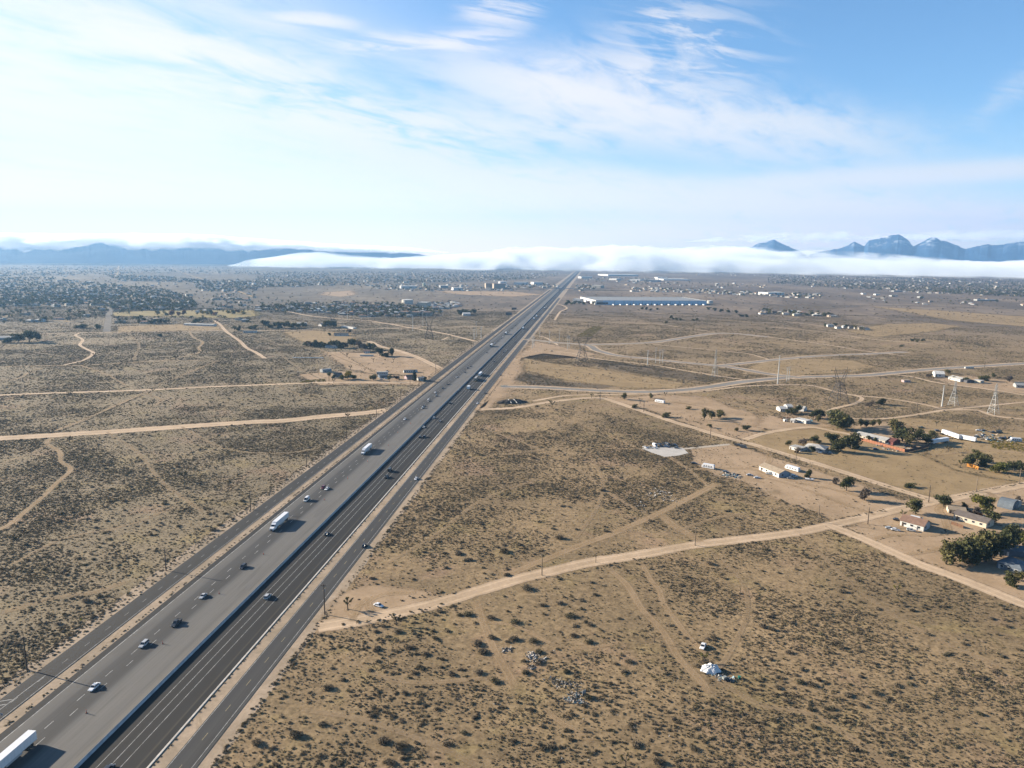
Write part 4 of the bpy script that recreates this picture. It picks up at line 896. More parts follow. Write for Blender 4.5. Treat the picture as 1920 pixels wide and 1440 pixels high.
def stuff_instances(name, label, meshes, x, y, s, k, seed=0, z=0.0, flat=1.0):
    coll = bpy.data.collections.new(name+'_shapes')
    for i, me in enumerate(meshes):
        o = bpy.data.objects.new('%s_%02d' % (name, i), me); coll.objects.link(o)
    me = bpy.data.meshes.new(name); n = len(x)
    me.vertices.add(n); me.vertices.foreach_set('co', np.stack([x, y, np.full(n, z)], 1).astype(np.float32).ravel())
    g = np.random.default_rng(seed)
    for nm, vals in (('size', s), ('turn', g.uniform(0, 6.28, n))):
        a = me.attributes.new(nm, 'FLOAT', 'POINT'); a.data.foreach_set('value', np.asarray(vals, np.float32))
    a = me.attributes.new('pick', 'INT', 'POINT'); a.data.foreach_set('value', np.asarray(k, np.int32))
    ob = link(name, me); ob['kind'] = 'stuff'; ob['label'] = label
    ng = bpy.data.node_groups.new(name+'_scatter', 'GeometryNodeTree')
    ng.interface.new_socket('Geometry', in_out='INPUT', socket_type='NodeSocketGeometry'); ng.interface.new_socket('Geometry', in_out='OUTPUT', socket_type='NodeSocketGeometry')
    N, Lk = ng.nodes, ng.links
    gi, go = N.new('NodeGroupInput'), N.new('NodeGroupOutput'); ip = N.new('GeometryNodeInstanceOnPoints'); mp = N.new('GeometryNodeMeshToPoints')
    ci = N.new('GeometryNodeCollectionInfo'); ci.inputs['Collection'].default_value = coll; ci.inputs['Separate Children'].default_value = True; ci.inputs['Reset Children'].default_value = True
    def at(nm, dt):
        q = N.new('GeometryNodeInputNamedAttribute'); q.data_type = dt; q.inputs['Name'].default_value = nm; return q.outputs['Attribute']
    cx = N.new('ShaderNodeCombineXYZ'); Lk.new(at('turn', 'FLOAT'), cx.inputs[2])
    Lk.new(gi.outputs[0], mp.inputs['Mesh']); Lk.new(mp.outputs[0], ip.inputs['Points']); Lk.new(ci.outputs[0], ip.inputs['Instance']); ip.inputs['Pick Instance'].default_value = True
    Lk.new(at('pick', 'INT'), ip.inputs['Instance Index']); Lk.new(cx.outputs[0], ip.inputs['Rotation'])
    sv = N.new('ShaderNodeCombineXYZ'); sa = at('size', 'FLOAT'); Lk.new(sa, sv.inputs[0]); Lk.new(sa, sv.inputs[1])
    ml = N.new('ShaderNodeMath'); ml.operation = 'MULTIPLY'; Lk.new(sa, ml.inputs[0]); ml.inputs[1].default_value = flat; Lk.new(ml.outputs[0], sv.inputs[2])
    Lk.new(sv.outputs[0], ip.inputs['Scale']); Lk.new(ip.outputs[0], go.inputs[0])
    md = ob.modifiers.new('scatter', 'NODES'); md.node_group = ng
    return ob
stuff_instances('scrub', 'countless low desert shrubs and grass tufts covering the plain', SHRUBS, X[rest], Y[rest], S[rest], K[rest], 5)
# yellow flowering brush patch beyond the pylon, and yellow weeds by the left frontage road
g = np.random.default_rng(77)
def in_quad(pix, n):
    q = [P(*p) for p in pix]; a, b = g.uniform(0, 1, n), g.uniform(0, 1, n)
    x = (q[0].x*(1-a)+q[1].x*a)*(1-b)+(q[3].x*(1-a)+q[2].x*a)*b; y = (q[0].y*(1-a)+q[1].y*a)*(1-b)+(q[3].y*(1-a)+q[2].y*a)*b; return x, y
x1, y1 = in_quad([(1078, 631), (1108, 632), (1132, 613), (1112, 612)], 900); x2, y2 = in_quad([(560, 718), (612, 716), (610, 711), (575, 713)], 160)
x3, y3 = in_quad([(1860, 840), (1940, 850), (1940, 820), (1850, 822)], 350)
xx, yy = np.concatenate([x1, x2, x3]), np.concatenate([y1, y2, y3])
stuff_instances('yellow_brush', 'patches of yellow flowering brush on the plain', YSHRUBS, xx, yy, g.uniform(0.7, 1.5, len(xx)), g.integers(0, 2, len(xx)), 6)

# ------------------------------------------------------------------ trees
GREEN = [leaf_mat('dark_foliage', [(0.082, 0.09, 0.042), (0.10, 0.102, 0.046), (0.07, 0.082, 0.044)]), leaf_mat('olive_foliage', [(0.15, 0.14, 0.06), (0.17, 0.15, 0.066), (0.13, 0.13, 0.056)]),
         leaf_mat('yellow_green_foliage', [(0.17, 0.165, 0.04), (0.145, 0.15, 0.045)]), leaf_mat('autumn_yellow_foliage', [(0.34, 0.26, 0.05), (0.30, 0.24, 0.06)]),
         leaf_mat('autumn_red_foliage', [(0.20, 0.085, 0.06), (0.22, 0.11, 0.055)]), leaf_mat('bare_grey_twigs', [(0.17, 0.14, 0.115), (0.15, 0.125, 0.10)]), leaf_mat('conifer_foliage', [(0.035, 0.05, 0.03), (0.03, 0.045, 0.03)])]
KINDS = {'dark': 0, 'olive': 1, 'lime': 2, 'yellow': 3, 'red': 4, 'bare': 5, 'conifer': 6}
def crown_shape(seed, kind, n):
    """crown inside the unit column: width 1, height 1 (z 0..1)"""
    r = random.Random(seed); mb = MB(); cl = []
    if kind == 'round':
        for _ in range(15):
            a, d, h = r.uniform(0, 6.28), r.uniform(0.0, 0.34), r.uniform(0.28, 0.82); cl.append((Vector((math.cos(a)*d, math.sin(a)*d, h)), r.uniform(0.15, 0.25)))
    elif kind == 'tall':
        for i in range(12):
            h = 0.2+0.7*i/11; w_ = 0.16*math.sin(math.pi*min(1, (1.05-h)*1.3)) + 0.05; cl.append((Vector((r.gauss(0, w_*0.6), r.gauss(0, w_*0.6), h)), w_*1.25))
    elif kind == 'cone':
        for i in range(14):
            h = 0.12+0.84*i/13; w_ = 0.40*(1-h)+0.04; cl.append((Vector((r.gauss(0, w_*0.35), r.gauss(0, w_*0.35), h)), w_*0.8))
    else:   # bushy to the ground
        for _ in range(14):
            a, d = r.uniform(0, 6.28), r.uniform(0, 0.34); cl.append((Vector((math.cos(a)*d, math.sin(a)*d, r.uniform(0.15, 0.75))), r.uniform(0.15, 0.24)))
    for _ in range(n):
        c, q = r.choice(cl); v = Vector((r.gauss(0, 1), r.gauss(0, 1), r.gauss(0, 1))); v.normalize()
        leaf(mb, c+v*q*r.uniform(0.35, 1.05), 0.055, 0.1, 0, r)
    return mb
CROWNS = {k: [crown_shape(100+i*7+len(k), k, 1300) for i in range(3)] for k in ('round', 'tall', 'cone', 'bushy')}
_cm = {}
def crown_mesh(shape, i, col):
    key = (shape, i, col)
    if key not in _cm: _cm[key] = CROWNS[shape][i].raw('crown_'+col, [GREEN[KINDS[col]]])
    return _cm[key]
def trunk_shape(seed, spread=0.28, top=0.62):
    r = random.Random(seed); mb = MB(); mb.tube((0, 0, -0.02), (0.01, 0, 0.32), 0.035, 0.024, 7)
    for k in range(5):
        a = k*1.256+r.uniform(-.4, .4); q = Vector((math.cos(a)*spread*0.5, math.sin(a)*spread*0.5, 0.5)); e = Vector((math.cos(a)*spread, math.sin(a)*spread, top+r.uniform(-.08, .15)))
        mb.tube((0.01, 0, 0.26), q, 0.02, 0.013, 5); mb.tube(q, e, 0.013, 0.005, 4)
    return mb.mesh('trunk', [BARK])
TRUNKS = [trunk_shape(5), trunk_shape(6), trunk_shape(7, 0.06, 0.85)]
trr = random.Random(21)
def tree(px_, py__, hpx, wpx, col, label, shape='round', group=None, name='tree'):
    p = P(px_, py__); mp_ = mpp(px_, py__); h, w_ = hpx*mp_, wpx*mp_*(1.18 if shape in ('round', 'bushy') else 1.1)
    t = thing(name, label, 'tree', p, trr.uniform(0, 6.28), group, (w_, w_, h))
    link('trunk', TRUNKS[2 if shape in ('tall', 'cone') else trr.randrange(2)], t)
    link('crown', crown_mesh(shape, trr.randrange(3), col), t); return t
# (x, y of the foot, height, width in photo pixels, colour, shape, label)
TR = [
 (1716, 964, 33, 33, 'olive', 'round', 'broad olive tree between the dirt road and the brown-roofed house'),
 (1769, 950, 25, 35, 'dark', 'round', 'spreading dark tree at the bend of the dirt road by the tall pole'),
 (1808, 955, 14, 15, 'dark', 'bushy', 'small dark bush tree behind the long cream house'),
 (1843, 960, 32, 36, 'lime', 'round', 'yellow-green tree next to the blue-grey hoop shed'),
 (1857, 980, 26, 31, 'dark', 'bushy', 'dense dark tree at the back wall of the long cream house'),
 (1829, 966, 16, 14, 'bare', 'round', 'thin bare tree between long cream house and yellow-green tree'),
 (1908, 942, 13, 14, 'bare', 'bushy', 'small grey bush tree right of the hoop shed'),
 (1774, 1058, 44, 40, 'olive', 'round', 'leaning olive tree at the left end of the dark tree row'),
 (1806, 1053, 50, 52, 'dark', 'round', 'tall dark tree second from the left of the tree row'),
 (1834, 1049, 58, 54, 'olive', 'round', 'tallest olive-brown tree in the middle of the tree row'),
 (1862, 1046, 54, 52, 'dark', 'round', 'dark tree right of the middle of the tree row'),
 (1885, 1038, 52, 44, 'dark', 'round', 'dark tree behind the blue-grey house at the right edge'),
 (1900, 1024, 42, 34, 'olive', 'round', 'pale olive tree highest up at the right edge of the tree row'),
 (1922, 1030, 34, 30, 'lime', 'round', 'pale yellowish tree cut by the right edge of the photo'),
 (1820, 1056, 34, 44, 'dark', 'bushy', 'low dark bushy tree filling the front of the tree row'),
 (1848, 1054, 32, 44, 'dark', 'bushy', 'second low dark bushy tree in front of the tree row, nearer the house'),
 (1893, 1098, 28, 32, 'dark', 'bushy', 'lone dark bush tree below the blue-grey house'),
 (1912, 1090, 22, 22, 'olive', 'bushy', 'olive bush tree at the corner of the blue-grey house'),
 (1560, 834, 24, 26, 'dark', 'bushy', 'dark purple-grey tree behind the grey house'),
 (1572, 847, 30, 32, 'dark', 'bushy', 'rounded green-black tree in front of the pair by the grey house'),
 (1597, 842, 36, 38, 'dark', 'bushy', 'largest dark tree right of the grey house'),
 (1526, 830, 15, 18, 'olive', 'round', 'small olive tree behind the roof of the grey house'),
 (1534, 832, 9, 12, 'dark', 'bushy', 'low dark bush behind the grey house'),
 (1478, 835, 10, 13, 'olive', 'bushy', 'olive bush at the left end of the grey house'),
 (1506, 834, 13, 18, 'bare', 'round', 'bare tan tree behind the left wing of the grey house'),
 (1523, 848, 13, 12, 'dark', 'bushy', 'green bush in front of the grey house'),
 (1495, 849, 12, 14, 'bare', 'bushy', 'grey bush by the pole before the grey house'),
 (1570, 803, 32, 50, 'olive', 'round', 'broad olive tree above the grey house and its field'),
 (1586, 806, 20, 26, 'dark', 'bushy', 'dark bush tree under the broad olive tree'),
 (1614, 800, 14, 16, 'dark', 'tall', 'first small dark tree in the row behind the long tan house'),
 (1624, 801, 14, 14, 'dark', 'round', 'second small dark tree in the row behind the long tan house'),
 (1636, 799, 13, 14, 'olive', 'round', 'third small tree in the row behind the long tan house'),
 (1648, 798, 12, 12, 'olive', 'tall', 'last small tree in the row behind the long tan house'),
 (1680, 812, 27, 30, 'olive', 'round', 'tall olive tree behind the dark red porch'),
 (1692, 828, 30, 34, 'dark', 'round', 'dense dark tree right of the dark red porch'),
 (1706, 833, 22, 26, 'olive', 'bushy', 'olive tree behind the dark end of the orange fence'),
 (1720, 824, 22, 24, 'dark', 'round', 'dark tree between porch trees and the white trailer'),
 (1736, 832, 20, 28, 'dark', 'bushy', 'broad dark bush tree touching the single white trailer'),
 (1748, 820, 14, 18, 'olive', 'bushy', 'low olive bush tree behind the single white trailer'),
 (1628, 827, 10, 12, 'dark', 'tall', 'small palm-like tree in front of the long tan house'),
 (1640, 829, 9, 9, 'dark', 'tall', 'tiny dark tree by the tan house wall'),
 (1818, 872, 26, 26, 'dark', 'bushy', 'dark tree at the left of the clump by the orange panel fence'),
 (1832, 866, 24, 20, 'olive', 'round', 'taller back tree of the clump by the orange panel fence'),
 (1845, 873, 24, 30, 'dark', 'bushy', 'broad green tree right in the clump by the orange panel fence'),
 (1873, 886, 20, 34, 'lime', 'bushy', 'low yellow-green tree near the right edge beside the field'),
 (1900, 884, 20, 22, 'dark', 'round', 'grey-dark tree at the right edge beside the field'),
 (1912, 880, 18, 18, 'dark', 'bushy', 'dark bush tree at the right edge behind the yellow-green one'),
 (1515, 896, 19, 14, 'dark', 'bushy', 'upright dark tree beside the small white boat'),
 (1587, 920, 26, 26, 'dark', 'round', 'dark green tree standing in the bare dirt yard'),
 (1566, 908, 13, 16, 'bare', 'round', 'bare tree left of the dark yard tree'),
 (1620, 938, 24, 25, 'bare', 'round', 'round brown tree alone on the bare dirt yard'),
 (1705, 913, 8, 26, 'dark', 'bushy', 'low spreading bush on the edge of the straw field'),
 (1477, 777, 9, 12, 'dark', 'tall', 'small dark tree left of the white farm buildings'),
 (1487, 776, 11, 16, 'dark', 'bushy', 'dark tree in front of the white farm roofs'),
 (1496, 774, 14, 14, 'dark', 'round', 'taller dark tree amid the white farm roofs'),
 (1525, 784, 13, 18, 'dark', 'round', 'dark tree right of the white farm trailer'),
 (1538, 784, 18, 20, 'dark', 'round', 'tall dark tree at the end of the farm lane'),
 (1534, 792, 14, 12, 'olive', 'tall', 'slim olive tree in front of the farm trees'),
 (1652, 758, 13, 19, 'dark', 'bushy', 'lone round dark bush beyond the loop track by the pylon'),
 (1630, 764, 12, 14, 'bare', 'round', 'bare bush tree left of the lone round bush'),
 (1777, 700, 8, 13, 'olive', 'round', 'olive tree among the upper right farm houses'),
 (1790, 712, 8, 14, 'dark', 'bushy', 'dark tree left in the upper right farm yard'),
 (1812, 716, 9, 16, 'dark', 'bushy', 'dark tree in the middle of the upper right farm yard'),
 (1845, 714, 12, 22, 'olive', 'bushy', 'broad olive tree right of the upper right farm houses'),
 (1862, 708, 9, 9, 'dark', 'round', 'small tree beyond the upper right farm'),
 (1892, 716, 13, 16, 'bare', 'round', 'bare grey tree far right beyond the upper right farm'),
 (1742, 708, 8, 12, 'bare', 'bushy', 'bare tree left of the upper right farm'),
 (1171, 749, 14, 13, 'olive', 'round', 'round olive tree by the dirt road fork'),
 (1220, 747, 10, 10, 'olive', 'round', 'small round tree beside the junk-covered camper'),
 (1320, 787, 21, 15, 'olive', 'tall', 'upright olive tree left of three on the bare lot'),
 (1334, 785, 17, 15, 'olive', 'round', 'middle olive tree of three on the bare lot'),
 (1350, 783, 15, 20, 'olive', 'bushy', 'right broad olive tree of three on the bare lot'),
 (1331, 802, 8, 9, 'olive', 'bushy', 'small bush below the three olive trees'),
 (1381, 808, 8, 10, 'olive', 'bushy', 'small bush left of the dark bush by the lane'),
 (1399, 807, 11, 16, 'dark', 'bushy', 'dark bush beside the lane junction'),
 (1189, 765, 8, 14, 'olive', 'bushy', 'low green bush along the dirt road'),
 (1248, 782, 10, 20, 'olive', 'bushy', 'wide green bush along the dirt road'),
 (1291, 767, 6, 12, 'olive', 'bushy', 'small green bush on the bare lot'),
 (700, 713, 12, 17, 'olive', 'round', 'round olive tree beside the left lane houses'),
 (730, 715, 12, 8, 'olive', 'round', 'slim tree with bare trunk by the left lane'),
 (743, 711, 7, 14, 'bare', 'bushy', 'low brown bush between the left lane houses'),
 (777, 714, 20, 14, 'conifer', 'cone', 'dark conifer beside the pinkish house'),
 (797, 714, 8, 8, 'dark', 'round', 'dark bush at the frontage road end of the left houses'),
 (652, 711, 16, 18, 'yellow', 'round', 'bright yellow tree in front of the left houses'),
 (642, 712, 11, 12, 'lime', 'bushy', 'lime bush left of the bright yellow tree'),
 (662, 711, 9, 18, 'lime', 'bushy', 'lime bush right of the bright yellow tree'),
 (617, 706, 9, 8, 'lime', 'round', 'small lime tree by the pole left of the houses'),
 (626, 709, 8, 10, 'dark', 'bushy', 'dark bush before the dark-roofed left house'),
 (712, 667, 15, 14, 'dark', 'round', 'dark tree left in the pair by the bare pinkish field'),
 (722, 669, 9, 20, 'dark', 'bushy', 'low dark bush under the pair by the bare pinkish field'),
 (735, 668, 17, 14, 'dark', 'round', 'dark tree right in the pair by the bare pinkish field'),
 (655, 625, 8, 11, 'bare', 'round', 'tree by the house on the straw-coloured lot'),
 (618, 629, 6, 8, 'dark', 'bushy', 'bush left of the house on the straw-coloured lot'),
 (15, 643, 12, 22, 'dark', 'bushy', 'left dark tree of the clump by the white barn'),
 (35, 642, 18, 22, 'dark', 'round', 'middle dark tree of the clump by the white barn'),
 (55, 641, 22, 26, 'dark', 'round', 'largest dark tree of the clump by the white barn'),
 (70, 639, 18, 16, 'dark', 'round', 'right dark tree of the clump by the white barn'),
 (300, 631, 6, 11, 'dark', 'bushy', 'lone dark bush beside the upper left trail'),
 (152, 615, 8, 26, 'dark', 'bushy', 'dark hedge-like tree left of the straight grey road'),
 (184, 618, 11, 11, 'dark', 'round', 'dark tree beside the straight grey road'),
 (82, 602, 9, 18, 'dark', 'bushy', 'grey-green tree left of the straight road'),
]
for a in TR: tree(a[0], a[1], a[2], a[3], a[4], a[6], a[5])
# row of trees behind the bare pinkish field on the left, and other small clumps
def clump(spots, lab, grp, cols, hr, wr, seed, shapes=('round', 'bushy')):
    r = random.Random(seed)
    for (a, b) in spots: tree(a, b, r.uniform(*hr), r.uniform(*wr), r.choice(cols), lab, r.choice(shapes), grp)
clump([(575, 648), (583, 650), (592, 651), (601, 651), (610, 652), (618, 649), (627, 652), (638, 653), (648, 652), (658, 651), (665, 649), (674, 653), (684, 654), (693, 655), (700, 656)], 'tree of the dense windbreak row above the bare pinkish field', 'windbreak trees left of the freeway', ['dark', 'dark', 'olive', 'bare'], (9, 17), (11, 17), 1)
clump([(498, 614), (506, 616), (516, 614), (524, 616), (533, 615), (541, 613), (550, 616), (560, 615), (570, 613), (610, 614), (618, 613), (626, 614)], 'dark tree in the clump around the far left white houses', 'trees by the far left houses', ['dark', 'olive', 'dark'], (8, 14), (10, 16), 2)
clump([(262, 606), (270, 605), (282, 607), (291, 606), (300, 607), (309, 606), (365, 606), (373, 605), (440, 619), (448, 620), (470, 617), (478, 616)], 'dark tree among the far houses beside the left park', 'trees by the left park houses', ['dark', 'olive'], (6, 11), (8, 13), 3)
clump([(296, 590), (312, 593), (322, 592), (335, 593), (380, 589), (388, 591), (396, 590), (404, 592), (428, 588), (437, 589), (446, 588), (456, 590), (345, 592)], 'reddish autumn tree on the yellowed park lawn', 'autumn trees in the left park', ['red', 'red', 'yellow', 'olive'], (7, 12), (8, 13), 4, ('round',))
clump([(866, 588), (873, 589), (880, 590), (862, 590), (889, 588)], 'dark tree around the lone white building left of the freeway', 'trees by the lone white building', ['dark'], (8, 11), (9, 13), 5, ('bushy',))
clump([(1066, 569), (1072, 571), (1078, 571), (1086, 570), (1094, 571), (1104, 571), (1062, 572), (1113, 571)], 'small tree in front of the long warehouse', 'trees by the warehouse', ['red', 'dark', 'olive', 'dark', 'lime'], (5, 8), (6, 9), 6, ('bushy',))
clump([(1204, 580), (1212, 581), (1220, 582), (1232, 581), (1258, 597), (1262, 599), (1268, 600), (1276, 601), (1300, 602), (1306, 601), (1249, 607)], 'dark tree on the far plain in front of the warehouse', 'trees before the warehouse', ['dark', 'olive'], (4, 7), (6, 9), 7, ('bushy',))
clump([(1390, 594), (1400, 595), (1328, 581), (1340, 582), (1352, 585), (1366, 586), (1380, 587), (1500, 591), (1512, 592), (1522, 590), (1533, 592), (1545, 593), (1555, 592), (1548, 612), (1566, 611), (1480, 586), (1490, 588)], 'dark tree by the far houses right of the warehouse', 'trees right of the warehouse', ['dark', 'olive', 'dark'], (4, 8), (7, 12), 8, ('bushy',))
clump([(1710, 640), (1720, 642), (1730, 640), (1690, 650)], 'dark bush tree on the far wash at the right', 'trees on the far wash', ['dark', 'olive'], (4, 7), (7, 10), 9, ('bushy',))

# ------------------------------------------------------------------ joshua trees
JLEAF = leaf_mat('joshua_leaves', [(0.12, 0.115, 0.05), (0.15, 0.135, 0.055), (0.10, 0.10, 0.05)]); JYOUNG = leaf_mat('young_joshua_leaves', [(0.26, 0.235, 0.07), (0.22, 0.21, 0.07)])
def joshua_shape(seed, n_br):
    """unit height; trunk with forked arms, spiky rosettes at their tips"""
    r = random.Random(seed); mb = MB(); lf = MB(); tips = []
    top = Vector((r.uniform(-.03, .03), 0, 0.45 if n_br > 2 else 0.7)); mb.tube((0, 0, -0.02), top, 0.045, 0.035, 6)
    for k in range(n_br):
        a = k*6.283/max(1, n_br)+r.uniform(-.5, .5); sp = r.uniform(0.16, 0.34) if n_br > 2 else 0.14; q = top+Vector((math.cos(a)*sp, math.sin(a)*sp, r.uniform(0.12, 0.32)))
        mb.tube(top-Vector((0, 0, r.uniform(0, .12))), q, 0.03, 0.024, 5); tips.append(q)
        if n_br > 3:
            for _ in range(2):
                b = a+r.uniform(-.9, .9); e = q+Vector((math.cos(b)*r.uniform(.05, .13), math.sin(b)*r.uniform(.05, .13), r.uniform(.04, .16))); mb.tube(q, e, 0.022, 0.018, 4); tips.append(e)
    if n_br <= 1: tips = [top+Vector((0, 0, .12)), top]
    for tpt in tips:
        for _ in range(46):
            v = Vector((r.gauss(0, 1), r.gauss(0, 1), r.gauss(0.25, 0.8))); v.normalize(); L_ = r.uniform(0.07, 0.13); b = v.orthogonal().normalized()*0.014
            p = tpt-Vector((0, 0, r.uniform(0, .06))); lf.add([p-b, p+b, p+v*L_], [(0, 1, 2)])
    return mb.mesh('joshua_trunk', [JBARK]), lf
JT = [joshua_shape(1, 6), joshua_shape(2, 5), joshua_shape(3, 4), joshua_shape(4, 3), joshua_shape(5, 2), joshua_shape(6, 1)]
JC = [(j[1].raw('joshua_crown', [JLEAF]), j[1].raw('young_joshua_crown', [JYOUNG])) for j in JT]
JO = [ # x, y, height px, shape, young, label
 (652, 1142, 23, 0, 0, 'many-armed joshua tree on the turnout beside the tall pole'),
 (1682, 1112, 17, 2, 1, 'forked yellowish joshua tree on the scrub below the brown-roofed house'), (1648, 1066, 16, 5, 0, 'bare pole-like joshua tree below the dirt road fork'),
 (1388, 1114, 13, 5, 0, 'thin single-stemmed joshua tree on the scrub under the dirt road'), (1383, 1152, 14, 4, 0, 'thin forked joshua tree below the single-stemmed one'),
 (1423, 1219, 14, 3, 0, 'dark small joshua tree right of the white abandoned car'), (1320, 1241, 18, 1, 1, 'yellow-green joshua tree right behind the white tarp'),
 (1823, 1281, 20, 5, 1, 'pale upright joshua tree in the lower right scrub'), (1825, 1383, 16, 5, 1, 'short pale joshua tree near the lower right corner'),
 (1563, 1308, 15, 5, 0, 'thin dark joshua stem between big shrubs of the lower right scrub'), (1665, 1341, 14, 4, 0, 'small two-armed joshua tree casting a long shadow in the lower right scrub'),
 (1847, 1222, 15, 3, 0, 'grey joshua tree near the right edge below the diagonal road'), (1173, 1436, 24, 2, 0, 'forked joshua tree at the bottom edge of the photo'),
 (1117, 1055, 13, 4, 0, 'small joshua tree just above the pale dirt road'), (728, 1252, 16, 5, 0, 'slim joshua stem on the near left scrub'),
 (743, 1172, 20, 1, 0, 'bushy grey joshua tree under the dirt road start'), (1227, 1205, 16, 4, 0, 'small joshua tree between the two near trails'),
 (1035, 764, 13, 1, 0, 'dark joshua tree at the edge of the upper dirt road'), (1145, 872, 14, 3, 0, 'dark joshua tree on the scrub left of the wrecked cars'), (1161, 854, 10, 3, 0, 'small joshua tree left of the wrecked cars'),
 (1200, 757, 14, 3, 0, 'slender joshua tree on the bare lot by the camper'), (1247, 743, 9, 2, 0, 'small joshua tree right behind the junk-covered camper'), (1109, 746, 9, 2, 0, 'joshua tree where the upper dirt road bends'),
 (131, 830, 13, 2, 0, 'left joshua tree below the wide pale dirt road'), (176, 823, 9, 3, 0, 'small joshua tree touching the wide pale dirt road'), (128, 741, 7, 1, 0, 'left of two joshua trees at the upper left dirt road'), (134, 741, 7, 1, 0, 'right of two joshua trees at the upper left dirt road'),
 (287, 736, 8, 2, 0, 'joshua tree under the upper left dirt road near the diagonal trail'), (311, 731, 8, 2, 0, 'joshua tree on the upper left dirt road'), (164, 872, 14, 2, 0, 'joshua tree right of the winding left trail'), (214, 878, 14, 3, 0, 'thin joshua tree further right of the winding left trail'),
 (345, 902, 18, 1, 0, 'broad dark joshua tree on the middle left scrub'), (177, 669, 7, 1, 0, 'joshua tree at the bend of the far left trail'), (217, 659, 9, 0, 0, 'dark joshua tree on the far left field'), (365, 664, 7, 1, 0, 'left of two joshua trees by the far curved trail'), (377, 665, 8, 1, 0, 'right of two joshua trees by the far curved trail'),
 (330, 675, 8, 1, 0, 'joshua tree on the lower end of the far curved trail'), (410, 661, 7, 2, 0, 'joshua tree left of the far dirt road'), (56, 704, 9, 1, 0, 'joshua tree beside the far left trail fork'), (257, 761, 9, 3, 0, 'left joshua tree between the two left dirt roads'), (286, 761, 10, 2, 0, 'middle joshua tree between the two left dirt roads'), (430, 752, 7, 2, 0, 'right joshua tree between the two left dirt roads'),
 (652, 785, 11, 0, 0, 'dark joshua tree on the wide dirt road near the freeway'), (626, 718, 9, 2, 0, 'joshua tree before the dark-roofed left house'), (651, 669, 7, 1, 0, 'joshua tree left of the white ranch shed'), (700, 679, 10, 3, 0, 'tall joshua tree on the bare pinkish field'), (738, 679, 9, 3, 0, 'right joshua tree on the bare pinkish field'), (722, 678, 5, 1, 0, 'tiny joshua tree on the bare pinkish field'),
 (657, 694, 9, 1, 0, 'joshua tree at the fence above the yellow tree'), (684, 696, 6, 2, 0, 'small joshua tree above the round olive tree'), (549, 627, 4, 1, 0, 'left joshua tree on the straw-coloured lot'), (562, 626, 4, 1, 0, 'middle joshua tree on the straw-coloured lot'), (608, 624, 6, 1, 0, 'right joshua tree on the straw-coloured lot'),
 (32, 1020, 16, 1, 0, 'grey joshua tree near the left edge'), (91, 1058, 14, 4, 0, 'forked grey joshua tree on the lower left scrub'), (1756, 798, 9, 1, 0, 'joshua tree behind the white semi trailers'), (1778, 847, 12, 0, 0, 'shaggy joshua tree right of the single white trailer'), (1801, 876, 14, 0, 0, 'bare-trunked joshua tree left of the orange panel fence'), (1795, 804, 8, 3, 0, 'thin joshua tree behind the long white trailers'), (1693, 971, 15, 2, 1, 'yellow-green joshua tree beside the brown-roofed house'),
 (1415, 1023, 7, 4, 0, 'tiny joshua tree above the dirt road at its middle'), (1268, 958, 10, 4, 0, 'thin joshua tree beside the tan trail fork')]
jr = random.Random(4)
for (a, b, hp, k, yg, lab) in JO:
    hh = hp*mpp(a, b)*1.1; wd = hh*(1.0 if k < 3 else 0.85)
    t = thing('joshua_tree', lab, 'joshua tree', P(a, b), jr.uniform(0, 6.28), 'joshua trees on the scrubland', (wd, wd, hh))
    link('trunk', JT[k][0], t); link('crown', JC[k][yg], t)
# ------------------------------------------------------------------ vehicles (local frame: front towards -Y, x across, z up, wheels on z = 0)
GLASS = mat('dark_glass', (0.02, 0.025, 0.03), 0.08, spec=0.6, var=0.05); TYRE = mat('tyre_rubber', (0.02, 0.02, 0.02), 0.9, var=0.1)
LAMP = mat('headlight_lens', (0.7, 0.72, 0.74), 0.15, spec=0.6, var=0.05); TAIL = mat('tail_light', (0.30, 0.02, 0.02), 0.25, var=0.05); CHROME = mat('chrome', (0.55, 0.56, 0.58), 0.25, 0.9, var=0.05); CHASSIS = mat('black_chassis', (0.03, 0.03, 0.032), 0.7, var=0.1)
_pt = {}
def paint(name, c):
    if name not in _pt: _pt[name] = mat('paint_'+name, c, 0.35, 0.0, 0.5, 0.06, 0.5, coat=0.14)
    return _pt[name]
PC = dict(white=(.92, .93, .94), silver=(.52, .54, .56), grey=(.17, .18, .19), black=(.018, .019, .022), dark=(.035, .04, .05), red=(.16, .02, .022), blue=(.05, .09, .17), tan=(.36, .31, .24), green=(.06, .10, .08), beige=(.45, .42, .36))
def pmat(c): return paint(c, PC[c])
def ring(y, hw, z0, z1, bev=0.12, tumble=0.0):
    b = bev
    return [(-hw+b, y, z0), (hw-b, y, z0), (hw, y, z0+b), (hw-tumble, y, z1-b), (hw-b-tumble, y, z1), (-hw+b+tumble, y, z1), (-hw+tumble, y, z1-b), (-hw, y, z0+b)]
